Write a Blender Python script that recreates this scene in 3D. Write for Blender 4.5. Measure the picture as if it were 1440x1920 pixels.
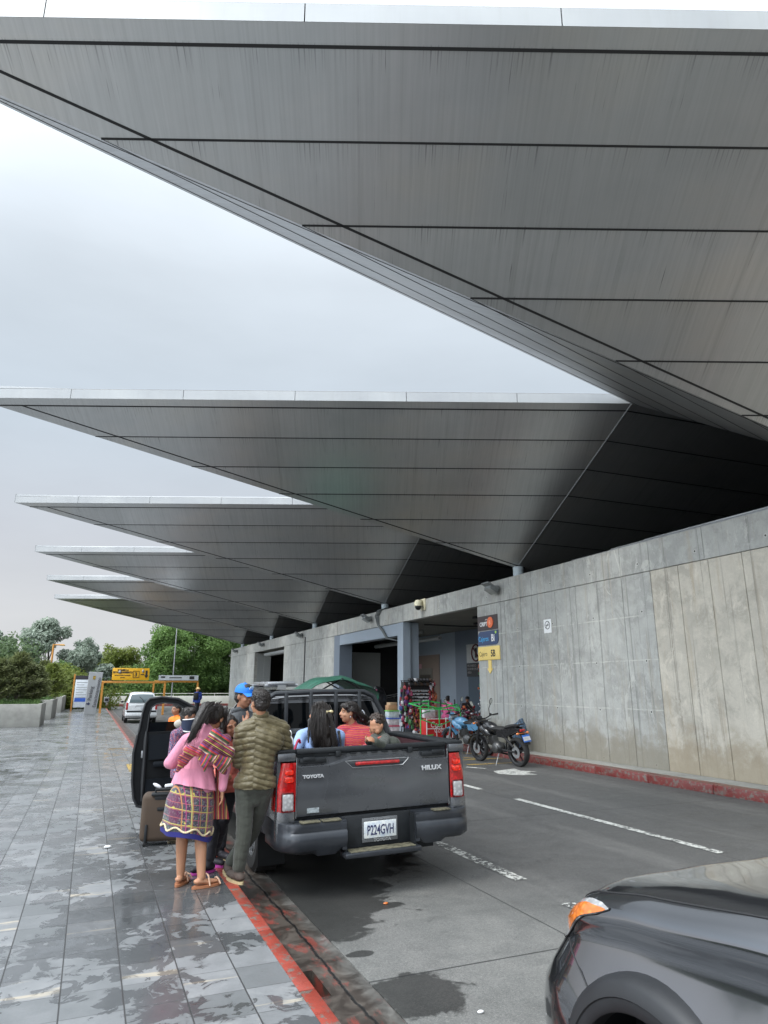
import bpy, bmesh, math, random
from math import sin, cos, pi, sqrt, radians, atan2, hypot
from mathutils import Vector, Matrix, noise
for o in list(bpy.data.objects): bpy.data.objects.remove(o)
S = bpy.context.scene
COL = S.collection
rnd = random.Random(7)
V = Vector
# ------------------------------------------------------------------ camera, sky, sun, exposure
F_PX, TH, YAW, ROLL, EYE = 1244.3, .2583, .4033, .003, 1.6
fwd = V((sin(YAW)*cos(TH), cos(YAW)*cos(TH), sin(TH)))
rgt = V((cos(YAW), -sin(YAW), 0)); upv = rgt.cross(fwd)
rgt, upv = rgt*cos(ROLL)+upv*sin(ROLL), -rgt*sin(ROLL)+upv*cos(ROLL)
camd = bpy.data.cameras.new("camera"); cam = bpy.data.objects.new("camera", camd); COL.objects.link(cam)
m = Matrix((rgt, upv, -fwd)).transposed().to_4x4(); m.translation = V((0, 0, EYE)); cam.matrix_world = m
camd.sensor_fit = 'VERTICAL'; camd.sensor_height = 24; camd.lens = 24*F_PX/1920
camd.clip_start = .05; camd.clip_end = 3000
S.camera = cam
SUN_EL, SUN_AZ = radians(52), radians(250)          # azimuth clockwise from +Y
w = bpy.data.worlds.new("World"); S.world = w; w.use_nodes = True
nt = w.node_tree; nt.nodes.clear()
def wn(t, **k):
    n = nt.nodes.new(t)
    for a, b in k.items(): setattr(n, a, b)
    return n
L = nt.links.new
tc = wn('ShaderNodeTexCoord'); sp = wn('ShaderNodeSeparateXYZ'); L(tc.outputs['Generated'], sp.inputs[0])
grad = wn('ShaderNodeValToRGB'); cr = grad.color_ramp
cr.elements[0].position = 0; cr.elements[0].color = (.66, .67, .69, 1)
cr.elements[1].position = 1; cr.elements[1].color = (1.9, 2.0, 2.1, 1)
for p, c in ((.09, (.67, .68, .70)), (.2, (.58, .61, .66)), (.36, (.585, .665, .745)), (.55, (.68, .75, .82)), (.75, (1.15, 1.25, 1.35))):
    e = cr.elements.new(p); e.color = (*c, 1)
L(sp.outputs[2], grad.inputs[0])
mp = wn('ShaderNodeMapping'); mp.inputs['Scale'].default_value = (1, 1, 3.2); L(tc.outputs['Generated'], mp.inputs[0])
nz = wn('ShaderNodeTexNoise'); nz.inputs['Scale'].default_value = 2.3; nz.inputs['Detail'].default_value = 6; nz.inputs['Roughness'].default_value = .52
L(mp.outputs[0], nz.inputs['Vector'])
mr = wn('ShaderNodeMapRange'); mr.inputs[1].default_value = .3; mr.inputs[2].default_value = .7; mr.inputs[3].default_value = .93; mr.inputs[4].default_value = 1.06
L(nz.outputs[0], mr.inputs[0])
mul = wn('ShaderNodeVectorMath', operation='SCALE'); L(grad.outputs[0], mul.inputs[0]); L(mr.outputs[0], mul.inputs['Scale'])
# sky boost added out of view, left and behind the camera, to brighten surfaces
dot = wn('ShaderNodeVectorMath', operation='DOT_PRODUCT'); dot.inputs[1].default_value = (-.90, -.30, .32); L(tc.outputs['Generated'], dot.inputs[0])
mb_ = wn('ShaderNodeMapRange'); mb_.interpolation_type = 'SMOOTHSTEP'
mb_.inputs[1].default_value = .0; mb_.inputs[2].default_value = .95; mb_.inputs[3].default_value = 1; mb_.inputs[4].default_value = 4.2
L(dot.outputs['Value'], mb_.inputs[0])
mul2 = wn('ShaderNodeVectorMath', operation='SCALE'); L(mul.outputs[0], mul2.inputs[0]); L(mb_.outputs[0], mul2.inputs['Scale'])
sc10 = wn('ShaderNodeVectorMath', operation='SCALE'); sc10.inputs['Scale'].default_value = 10; L(mul2.outputs[0], sc10.inputs[0])
sky = wn('ShaderNodeTexSky', sky_type='NISHITA', sun_disc=False); sky.sun_elevation = SUN_EL; sky.sun_rotation = SUN_AZ
mx = wn('ShaderNodeMix', data_type='RGBA'); mx.inputs[0].default_value = .94
L(sky.outputs[0], mx.inputs[6]); L(sc10.outputs[0], mx.inputs[7])
bg = wn('ShaderNodeBackground'); bg.inputs[1].default_value = .1; L(mx.outputs[2], bg.inputs[0])
wo = wn('ShaderNodeOutputWorld'); L(bg.outputs[0], wo.inputs[0])
sd = bpy.data.lights.new("sun", 'SUN'); sd.energy = 1.3; sd.angle = radians(20); sd.color = (1, .96, .9)
sun = bpy.data.objects.new("sun", sd); COL.objects.link(sun)
sdir = V((sin(SUN_AZ)*cos(SUN_EL), cos(SUN_AZ)*cos(SUN_EL), sin(SUN_EL)))
sun.rotation_euler = (-sdir).to_track_quat('-Z', 'Y').to_euler()
S.view_settings.view_transform = 'Standard'; S.view_settings.look = 'None'
S.view_settings.exposure = .12; S.view_settings.gamma = 1; S.view_settings.use_curve_mapping = False

# ------------------------------------------------------------------ helpers
def at(px, py, y):
    """point in the plane Y=y seen at pixel (px, py) of the 1440x1920 photograph"""
    d = fwd*F_PX + rgt*(px-720) + upv*(960-py)
    return V((0, 0, EYE)) + d*(y/d.y)
def lin(c):
    return tuple(((x/12.92) if x <= .04045 else ((x+.055)/1.055)**2.4) for x in c)
class NT:
    def __init__(s, name):
        s.m = bpy.data.materials.new(name); s.m.use_nodes = True
        s.t = s.m.node_tree; s.b = s.t.nodes['Principled BSDF']; s.tc = None
    def n(s, t, **k):
        x = s.t.nodes.new('ShaderNode'+t)
        for a, b in k.items(): setattr(x, a, b)
        return x
    def l(s, a, b): s.t.links.new(a, b)
    def co(s, kind='Object', scale=None, rot=None, loc=None):
        if not s.tc: s.tc = s.n('TexCoord')
        o = s.tc.outputs[kind]
        if scale or rot or loc:
            mpn = s.n('Mapping'); s.l(o, mpn.inputs[0])
            if scale: mpn.inputs['Scale'].default_value = scale
            if rot: mpn.inputs['Rotation'].default_value = rot
            if loc: mpn.inputs['Location'].default_value = loc
            o = mpn.outputs[0]
        return o
    def noise(s, co, scale, detail=4, rough=.55, dist=0):
        x = s.n('TexNoise'); x.inputs['Scale'].default_value = scale; x.inputs['Detail'].default_value = detail
        x.inputs['Roughness'].default_value = rough; x.inputs['Distortion'].default_value = dist
        s.l(co, x.inputs['Vector']); return x.outputs[0]
    def vor(s, co, scale, feature='F1', out=0):
        x = s.n('TexVoronoi', feature=feature); x.inputs['Scale'].default_value = scale; s.l(co, x.inputs['Vector']); return x.outputs[out]
    def mr(s, v, a, b, c=0, d=1, smooth=False):
        x = s.n('MapRange'); x.clamp = True
        if smooth: x.interpolation_type = 'SMOOTHSTEP'
        for i, q in enumerate((a, b, c, d)): x.inputs[i+1].default_value = q
        s.l(v, x.inputs[0]); return x.outputs[0]
    def math(s, op, a, b=None):
        x = s.n('Math', operation=op)
        for i, q in enumerate((a, b)):
            if q is None: continue
            if isinstance(q, (int, float)): x.inputs[i].default_value = q
            else: s.l(q, x.inputs[i])
        return x.outputs[0]
    def mix(s, f, a, b, bt='MIX'):
        x = s.n('Mix', data_type='RGBA', blend_type=bt)
        for i, q in ((0, f), (6, a), (7, b)):
            if isinstance(q, (int, float)): x.inputs[i].default_value = q if i == 0 else (q, q, q, 1)
            elif isinstance(q, tuple): x.inputs[i].default_value = (*q[:3], 1)
            else: s.l(q, x.inputs[i])
        return x.outputs[2]
    def ramp(s, f, stops, const=False):
        x = s.n('ValToRGB'); r = x.color_ramp
        if const: r.interpolation = 'CONSTANT'
        r.elements[0].position = stops[0][0]; r.elements[0].color = (*stops[0][1], 1)
        r.elements[1].position = stops[-1][0]; r.elements[1].color = (*stops[-1][1], 1)
        for p, c in stops[1:-1]:
            e = r.elements.new(p); e.color = (*c, 1)
        s.l(f, x.inputs[0]); return x.outputs[0]
    def set(s, base=None, rough=None, metal=None, **k):
        for nm, q in (('Base Color', base), ('Roughness', rough), ('Metallic', metal), *[(a.replace('_', ' '), b) for a, b in k.items()]):
            if q is None: continue
            i = s.b.inputs[nm]
            if isinstance(q, tuple): i.default_value = (*q[:3], 1)
            elif isinstance(q, (int, float)): i.default_value = q
            else: s.l(q, i)
        return s
    def bump(s, h, strength=.3, dist=.01):
        x = s.n('Bump'); x.inputs['Strength'].default_value = strength; x.inputs['Distance'].default_value = dist
        s.l(h, x.inputs['Height']); s.l(x.outputs[0], s.b.inputs['Normal']); return s
MC = {}
def mat(name, base, rough=.5, metal=0, var=.12, vs=9, bump=0, bs=60, coat=0, **k):
    """plain material with slight mottling; base is a real-world linear colour"""
    if name in MC: return MC[name]
    a = NT(name); co = a.co('Object')
    n1 = a.noise(co, vs, 5, .6)
    c = a.mix(a.mr(n1, .3, .7), tuple(x*(1-var) for x in base), tuple(min(1, x*(1+var)) for x in base))
    a.set(base=c, rough=a.mr(n1, .3, .7, max(0, rough-.06), min(1, rough+.06)), metal=metal)
    if coat: a.set(Coat_Weight=coat, Coat_Roughness=.05)
    if bump: a.bump(a.noise(co, bs, 3, .6), bump, .004)
    a.set(**k); MC[name] = a.m; return a.m

def tag(o, label=None, cat=None, group=None, kind=None):
    if label: o['label'] = label
    if cat: o['category'] = cat
    if group: o['group'] = group
    if kind: o['kind'] = kind
    return o
def thing(name, label, cat, loc=(0, 0, 0), rz=0, group=None, rot=None):
    o = bpy.data.objects.new(name, None); COL.objects.link(o); o.location = loc
    o.rotation_euler = rot if rot else (0, 0, rz); o.empty_display_size = .2
    tag(o, label, cat, group); return o
def wmat(o):
    mm = Matrix.LocRotScale(o.location, o.rotation_euler.to_quaternion(), o.scale)
    return wmat(o.parent) @ mm if o.parent else mm
def mobj(name, me, mat_, parent=None, world=False, smooth=True):
    if mat_ is not None:
        for q in (mat_ if isinstance(mat_, (list, tuple)) else [mat_]): me.materials.append(q)
    o = bpy.data.objects.new(name, me); COL.objects.link(o)
    if parent is not None:
        o.parent = parent
        if world: me.transform(wmat(parent).inverted())
    if smooth is True: me.shade_smooth()
    elif smooth:
        me.shade_smooth()
        try: me.set_sharp_from_angle(angle=radians(smooth))
        except Exception: pass
    return o
class MB:
    """collects shapes into one bmesh"""
    def __init__(s): s.b = bmesh.new(); s.uv = None
    def _xf(s, vs, M_):
        for v in vs: v.co = M_ @ v.co
    def faces(s, verts, faces, mi=0):
        vs = [s.b.verts.new(v) for v in verts]; out = []
        for f in faces:
            try: q = s.b.faces.new([vs[i] for i in f]); q.material_index = mi; out.append(q)
            except ValueError: pass
        return out
    def box(s, c, size, rot=None, bev=0, mi=0, seg=2):
        t = bmesh.new(); bmesh.ops.create_cube(t, size=1)
        for v in t.verts: v.co = V((v.co.x*size[0], v.co.y*size[1], v.co.z*size[2]))
        if bev: bmesh.ops.bevel(t, geom=t.edges[:], offset=bev, segments=seg, affect='EDGES', profile=.5)
        M_ = Matrix.Translation(c) @ (rot.to_4x4() if rot is not None else Matrix())
        s._merge(t, M_, mi); return s
    def _merge(s, t, M_, mi=0):
        t.verts.ensure_lookup_table(); t.verts.index_update()
        nv = [s.b.verts.new(M_ @ v.co) for v in t.verts]
        for f in t.faces:
            try: q = s.b.faces.new([nv[v.index] for v in f.verts]); q.material_index = mi
            except ValueError: pass
        t.free()
    def b2(s, lo, hi, bev=0, mi=0):
        lo, hi = V(lo), V(hi); return s.box((lo+hi)/2, hi-lo, None, bev, mi)
    def cyl(s, p, q, r1, r2=None, seg=16, mi=0, cap=True):
        p, q = V(p), V(q); r2 = r1 if r2 is None else r2
        d = (q-p).normalized(); a = d.orthogonal().normalized(); b = d.cross(a); vs = []; fs = []
        for k in range(seg):
            t = 2*pi*k/seg; vs.append(p+(a*cos(t)+b*sin(t))*r1)
        for k in range(seg):
            t = 2*pi*k/seg; vs.append(q+(a*cos(t)+b*sin(t))*r2)
        for k in range(seg): fs.append((k, (k+1) % seg, seg+(k+1) % seg, seg+k))
        if cap: fs.append(tuple(range(seg))[::-1]); fs.append(tuple(range(seg, 2*seg)))
        s.faces(vs, fs, mi); return s
    def tube(s, pts, r, seg=8, mi=0, closed=False):
        pts = [V(p) for p in pts]; n = len(pts); vs = []; fs = []; a = None
        for i, p in enumerate(pts):
            if closed: d = pts[(i+1) % n]-pts[i-1]
            else: d = pts[min(i+1, n-1)]-pts[max(i-1, 0)]
            d.normalize()
            if a is None: a = d.orthogonal().normalized()
            a = (a-d*a.dot(d)).normalized(); b = d.cross(a); rr = r[i] if isinstance(r, (list, tuple)) else r
            for k in range(seg):
                t = 2*pi*k/seg; vs.append(p+(a*cos(t)+b*sin(t))*rr)
        for i in range(n if closed else n-1):
            j = (i+1) % n
            for k in range(seg): fs.append((i*seg+k, i*seg+(k+1) % seg, j*seg+(k+1) % seg, j*seg+k))
        if not closed: fs.append(tuple(range(seg))[::-1]); fs.append(tuple(range((n-1)*seg, n*seg)))
        s.faces(vs, fs, mi); return s
    def ell(s, c, r, rot=None, seg=16, rings=10, mi=0):
        vs = [V((0, 0, -1))]; fs = []
        for i in range(1, rings):
            ph = -pi/2+pi*i/rings
            for k in range(seg): t = 2*pi*k/seg; vs.append(V((cos(ph)*cos(t), cos(ph)*sin(t), sin(ph))))
        vs.append(V((0, 0, 1)))
        for k in range(seg):
            fs.append((0, 1+(k+1) % seg, 1+k)); e = len(vs)-1; o = 1+(rings-2)*seg
            fs.append((e, o+k, o+(k+1) % seg))
        for i in range(rings-2):
            for k in range(seg):
                a = 1+i*seg; fs.append((a+k, a+(k+1) % seg, a+seg+(k+1) % seg, a+seg+k))
        r = (r, r, r) if isinstance(r, (int, float)) else r
        R_ = rot if rot is not None else Matrix.Identity(3)
        s.faces([V(c)+R_ @ V((v.x*r[0], v.y*r[1], v.z*r[2])) for v in vs], fs, mi); return s
    def prism(s, pts, d, mi=0):
        """outline pts (3d, planar) extruded by vector d"""
        n = len(pts); pts = [V(p) for p in pts]; d = V(d)
        s.faces(pts+[p+d for p in pts], [tuple(range(n))[::-1], tuple(range(n, 2*n))]+[(i, (i+1) % n, n+(i+1) % n, n+i) for i in range(n)], mi); return s
    def lathe(s, prof, c, axis, seg=32, mi=0, closed=True):
        c, axis = V(c), V(axis).normalized(); a = axis.orthogonal().normalized(); b = axis.cross(a); vs = []; fs = []; n = len(prof)
        for k in range(seg):
            t = 2*pi*k/seg
            for r, h in prof: vs.append(c+axis*h+(a*cos(t)+b*sin(t))*r)
        for k in range(seg):
            j = (k+1) % seg
            for i in range(n if closed else n-1):
                i2 = (i+1) % n; fs.append((k*n+i, j*n+i, j*n+i2, k*n+i2))
        s.faces(vs, fs, mi); return s
    def grid(s, rows, mi=0, closed=False):
        """rows of points -> quads"""
        n = len(rows[0]); vs = [V(p) for r in rows for p in r]; fs = []
        for i in range(len(rows)-1):
            for k in range(n if closed else n-1):
                j = (k+1) % n; fs.append((i*n+k, i*n+j, (i+1)*n+j, (i+1)*n+k))
        s.faces(vs, fs, mi); return s
    def build(s, name, mat_, parent=None, world=False, smooth=35, fix=True, bevel=0):
        if fix: bmesh.ops.recalc_face_normals(s.b, faces=s.b.faces[:])
        me = bpy.data.meshes.new(name); s.b.to_mesh(me); s.b.free()
        return mobj(name, me, mat_, parent, world, smooth)
def textobj(name, body, size, origin, xdir, ydir, mat_, parent=None, world=False, ext=.002, sx=1, align='LEFT', bold=0):
    c = bpy.data.curves.new(name, 'FONT'); c.body = body; c.size = size; c.extrude = ext; c.align_x = align; c.resolution_u = 3; c.offset = bold
    o = bpy.data.objects.new(name, c); me = bpy.data.meshes.new_from_object(o); bpy.data.objects.remove(o); bpy.data.curves.remove(c)
    x = V(xdir).normalized(); y = V(ydir).normalized(); z = x.cross(y)
    M_ = Matrix((x*sx, y, z)).transposed().to_4x4(); M_.translation = V(origin); me.transform(M_)
    me.materials.clear(); me.name = name
    return mobj(name, me, mat_, parent, world, False)
def copy_tree(o, parent=None):
    c = o.copy(); COL.objects.link(c); c.parent = parent
    for ch in list(o.children): copy_tree(ch, c)
    return c
# ------------------------------------------------------------------ setting materials
def m_sidewalk():
    a = NT('slate_paving'); co = a.co('Object'); s = a.n('SeparateXYZ'); a.l(co, s.inputs[0])
    ux = a.math('DIVIDE', a.math('SUBTRACT', s.outputs[0], .02-31), .31); uy = a.math('DIVIDE', a.math('SUBTRACT', s.outputs[1], 4.44-30), .3)
    fx = a.math('FRACT', ux); fy = a.math('FRACT', uy)
    ex = a.math('MINIMUM', fx, a.math('SUBTRACT', 1, fx)); ey = a.math('MINIMUM', fy, a.math('SUBTRACT', 1, fy))
    wob = a.math('MULTIPLY', a.noise(co, 40, 2), .008)
    jx = a.mr(a.math('ADD', ex, wob), .012, .022, 1, 0); jy = a.mr(a.math('ADD', ey, wob), .009, .017, .75, 0)
    joint = a.math('MAXIMUM', jx, jy)
    cm = a.n('CombineXYZ'); a.l(a.math('FLOOR', ux), cm.inputs[0]); a.l(a.math('FLOOR', uy), cm.inputs[1])
    wnz = a.n('TexWhiteNoise', noise_dimensions='2D'); a.l(cm.outputs[0], wnz.inputs[0]); rv = wnz.outputs[0]
    big = a.noise(co, .9, 5, .6); med = a.noise(co, 5, 6, .65, .6); fine = a.noise(co, 60, 4, .7)
    base = a.ramp(a.math('ADD', a.math('MULTIPLY', rv, .45), a.math('MULTIPLY', med, .75)), [(0, (.12, .128, .13)), (.45, (.15, .158, .162)), (.75, (.215, .222, .228)), (1, (.29, .292, .292))])
    base = a.mix(a.mr(fine, .3, .7, 0, .22), base, (.06, .06, .062))
    # cream and rust veins in the slate, different tile by tile
    off = a.n('VectorMath', operation='ADD'); a.l(co, off.inputs[0])
    o2 = a.n('VectorMath', operation='SCALE'); a.l(wnz.outputs[1], o2.inputs[0]); o2.inputs['Scale'].default_value = 7; a.l(o2.outputs[0], off.inputs[1])
    mpn = a.n('Mapping'); mpn.inputs['Scale'].default_value = (.7, 6, 1); mpn.inputs['Rotation'].default_value = (0, 0, .5); a.l(off.outputs[0], mpn.inputs[0])
    vein = a.math('MULTIPLY', a.mr(a.noise(mpn.outputs[0], 2.2, 4, .5), .63, .68), a.mr(rv, .72, .76))
    base = a.mix(a.math('MULTIPLY', vein, .8), base, (.42, .37, .29))
    mp3 = a.n('Mapping'); mp3.inputs['Scale'].default_value = (.8, 3, 1); mp3.inputs['Rotation'].default_value = (0, 0, -.6); a.l(off.outputs[0], mp3.inputs[0])
    rust = a.math('MULTIPLY', a.mr(a.noise(mp3.outputs[0], 3.1, 6, .7), .64, .68), a.mr(rv, .0, .3, 1, 0))
    base = a.mix(a.math('MULTIPLY', rust, .7), base, (.10, .06, .045))
    # wet film: irregular patches, broad near the group of people, narrow elsewhere
    wetn = a.math('ADD', a.math('MULTIPLY', a.noise(co, 1.4, 2, .5, .9), .5), a.math('MULTIPLY', a.noise(co, 5.5, 7, .62, 1.1), .5))
    rad = a.n('VectorMath', operation='DISTANCE'); a.l(co, rad.inputs[0]); rad.inputs[1].default_value = (.95, 6.0, 0)
    near = a.mr(rad.outputs[1], .4, 1.5, .10, 0)
    farw = a.mr(s.outputs[1], 6, 12, 0, .05)
    wv = a.math('ADD', a.math('ADD', a.math('ADD', wetn, near), farw), a.math('MULTIPLY', a.math('SUBTRACT', big, .5), .22))
    wet = a.mr(wv, .500, .528)
    wetd = a.mr(wv, .60, .615)                                 # standing water
    wetc = a.math('MULTIPLY', wet, a.math('MULTIPLY', a.mr(s.outputs[1], 6.5, 13, .84, .45), a.mr(s.outputs[0], -.9, .5, .45, 1)))
    col = a.mix(wetc, base, a.mix(.72, base, (.016, .017, .018)), 'MIX')
    col = a.mix(joint, col, (.03, .03, .03))
    ro = a.mix(wet, a.mr(med, .3, .7, .32, .48), a.mr(fine, .3, .7, .14, .26)); ro = a.mix(a.mr(s.outputs[1], 7, 13, 0, .7), ro, .27); ro = a.mix(a.math('MULTIPLY', wetd, .8), ro, .05)
    ro = a.mix(joint, ro, .5)
    h = a.math('SUBTRACT', a.math('ADD', a.math('MULTIPLY', med, .5), a.math('MULTIPLY', a.math('MULTIPLY', fine, .12), a.math('SUBTRACT', 1, wet))), a.math('MULTIPLY', joint, .5))
    a.set(base=col, rough=ro, Specular_IOR_Level=.6).bump(h, .25, .004); return a.m
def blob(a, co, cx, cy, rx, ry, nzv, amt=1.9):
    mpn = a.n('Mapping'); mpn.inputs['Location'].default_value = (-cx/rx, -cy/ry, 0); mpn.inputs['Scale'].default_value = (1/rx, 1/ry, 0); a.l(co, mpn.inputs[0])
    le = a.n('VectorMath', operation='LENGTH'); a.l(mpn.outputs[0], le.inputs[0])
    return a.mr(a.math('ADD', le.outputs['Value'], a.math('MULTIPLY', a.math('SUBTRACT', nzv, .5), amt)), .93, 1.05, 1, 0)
def m_road():
    a = NT('road_concrete'); co = a.co('Object'); s = a.n('SeparateXYZ'); a.l(co, s.inputs[0])
    big = a.noise(co, .5, 4, .55, .4); med = a.noise(co, 3.5, 6, .65, .3); fine = a.noise(co, 90, 3, .7)
    base = a.ramp(a.math('ADD', a.math('MULTIPLY', big, .45), a.math('MULTIPLY', med, .55)), [(.25, (.075, .077, .072)), (.5, (.145, .146, .138)), (.75, (.22, .215, .20))])
    # the far lane is tarred darker
    dark = a.mr(a.math('ADD', s.outputs[0], a.math('MULTIPLY', a.math('ADD', s.outputs[1], a.math('MULTIPLY', med, 1.2)), .42)), 5.2, 7.2, 0, .9, True)
    base = a.mix(dark, base, a.mix(med, (.040, .040, .040), (.095, .094, .092)))
    # tyre-worn paler strips along the lanes
    tr = a.math('SINE', a.math('MULTIPLY', s.outputs[0], 3.6)); mp4 = a.co('Object', scale=(1.5, .22, 1))
    base = a.mix(a.math('MULTIPLY', a.mr(tr, .3, 1, 0, .45), a.mr(a.noise(mp4, 2, 5, .6), .4, .65)), base, (.2, .195, .185))
    base = a.mix(a.mr(fine, .40, .62, 0, .45), base, (.04, .04, .04)); base = a.mix(a.mr(a.noise(co, 150, 2, .6, 0), .56, .66, 0, .5), base, (.30, .29, .27))
    ckn = a.math('ABSOLUTE', a.math('SUBTRACT', a.noise(co, .8, 7, .62, .2), .5)); base = a.mix(a.math('MULTIPLY', a.mr(ckn, .0008, .0022, .8, 0), a.mr(a.noise(co, .35, 2), .5, .55)), base, (.02, .02, .02))
    spots = a.mr(a.vor(co, 7), .035, .05, .6, 0); base = a.mix(spots, base, (.03, .03, .03))
    n2 = a.noise(co, 3.0, 7, .62, .6)
    wet = None
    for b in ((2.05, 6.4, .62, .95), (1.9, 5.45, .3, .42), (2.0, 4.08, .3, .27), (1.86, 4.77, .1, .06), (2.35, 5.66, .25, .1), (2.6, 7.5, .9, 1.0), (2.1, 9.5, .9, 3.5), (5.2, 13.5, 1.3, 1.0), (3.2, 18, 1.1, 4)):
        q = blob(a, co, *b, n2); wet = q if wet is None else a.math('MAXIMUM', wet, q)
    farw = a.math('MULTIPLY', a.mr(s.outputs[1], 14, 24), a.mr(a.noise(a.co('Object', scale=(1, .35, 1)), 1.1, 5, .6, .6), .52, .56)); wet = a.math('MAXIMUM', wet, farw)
    col = a.mix(a.math('MULTIPLY', wet, .95), base, a.mix(.75, base, (.010, .010, .010)))  # wet stains; their near-black colour also paints the shadow under the pickup
    # slab joints
    j = None
    for v_, o_, per in ((s.outputs[0], 3.39-31, 3.1), (s.outputs[1], 4.33-29.4, 4.2)):
        f = a.math('FRACT', a.math('DIVIDE', a.math('SUBTRACT', v_, o_), per)); e = a.math('MINIMUM', f, a.math('SUBTRACT', 1, f))
        q = a.mr(a.math('ADD', e, a.math('MULTIPLY', a.noise(co, 6, 3), .0012)), .0022, .0032, .85, 0); j = q if j is None else a.math('MAXIMUM', j, q)
    col = a.mix(j, col, (.025, .025, .025))
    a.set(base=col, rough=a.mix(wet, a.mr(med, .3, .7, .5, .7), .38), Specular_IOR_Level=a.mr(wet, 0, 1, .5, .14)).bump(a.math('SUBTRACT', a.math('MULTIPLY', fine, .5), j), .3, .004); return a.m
def m_gutter():
    a = NT('stained_gutter'); co = a.co('Object'); s = a.n('SeparateXYZ'); a.l(co, s.inputs[0])
    med = a.noise(co, 6, 7, .68, .6); fine = a.noise(co, 70, 3, .7)
    base = a.ramp(med, [(.2, (.018, .015, .012)), (.45, (.042, .034, .028)), (.62, (.085, .072, .06)), (.85, (.17, .16, .14))])
    red = a.math('MULTIPLY', a.mr(a.noise(a.co('Object', scale=(1.6, .6, 1), loc=(3, 1, 0)), 5, 8, .72, .3), .53, .6), a.mr(s.outputs[0], 1.45, 1.9, 1, .35))
    base = a.mix(a.math('MULTIPLY', red, .8), base, a.mix(fine, (.34, .06, .04), (.13, .03, .025)))
    cr_ = a.math('ABSOLUTE', a.math('SUBTRACT', a.math('ADD', s.outputs[0], a.math('MULTIPLY', a.math('SUBTRACT', a.noise(co, 3, 5, .7), .5), .1)), 1.60))
    crack = a.mr(cr_, .006, .014, 1, 0); base = a.mix(crack, base, (.008, .008, .008))
    base = a.mix(a.mr(a.math('ADD', s.outputs[0], a.math('MULTIPLY', med, .12)), 1.71, 1.79, 0, .7), base, a.mix(a.mr(med, .35, .65), (.05, .048, .043), (.15, .15, .14)))
    a.set(base=base, rough=a.mr(med, .35, .6, .3, .55)).bump(a.math('SUBTRACT', a.math('MULTIPLY', med, .5), crack), .4, .008); return a.m
def m_redkerb(name='red_kerb_paint', wear=.535, c=(.31, .055, .036)):
    a = NT(name); co = a.co('Object'); med = a.noise(co, 7, 8, .7, .4); fine = a.noise(co, 80, 3, .7)
    base = a.mix(a.mr(med, .3, .7), tuple(x*.75 for x in c), c); base = a.mix(a.mr(a.noise(co, 2.2, 3), .5, .6, 0, .35), base, tuple(x*.45 for x in c))
    base = a.mix(a.mr(a.noise(co, 13, 8, .75), wear, wear+.03), base, a.mix(fine, (.06, .045, .038), (.22, .19, .165)))
    a.set(base=base, rough=a.mr(med, .3, .7, .22, .45)).bump(a.math('ADD', med, fine), .3, .005); return a.m
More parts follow.
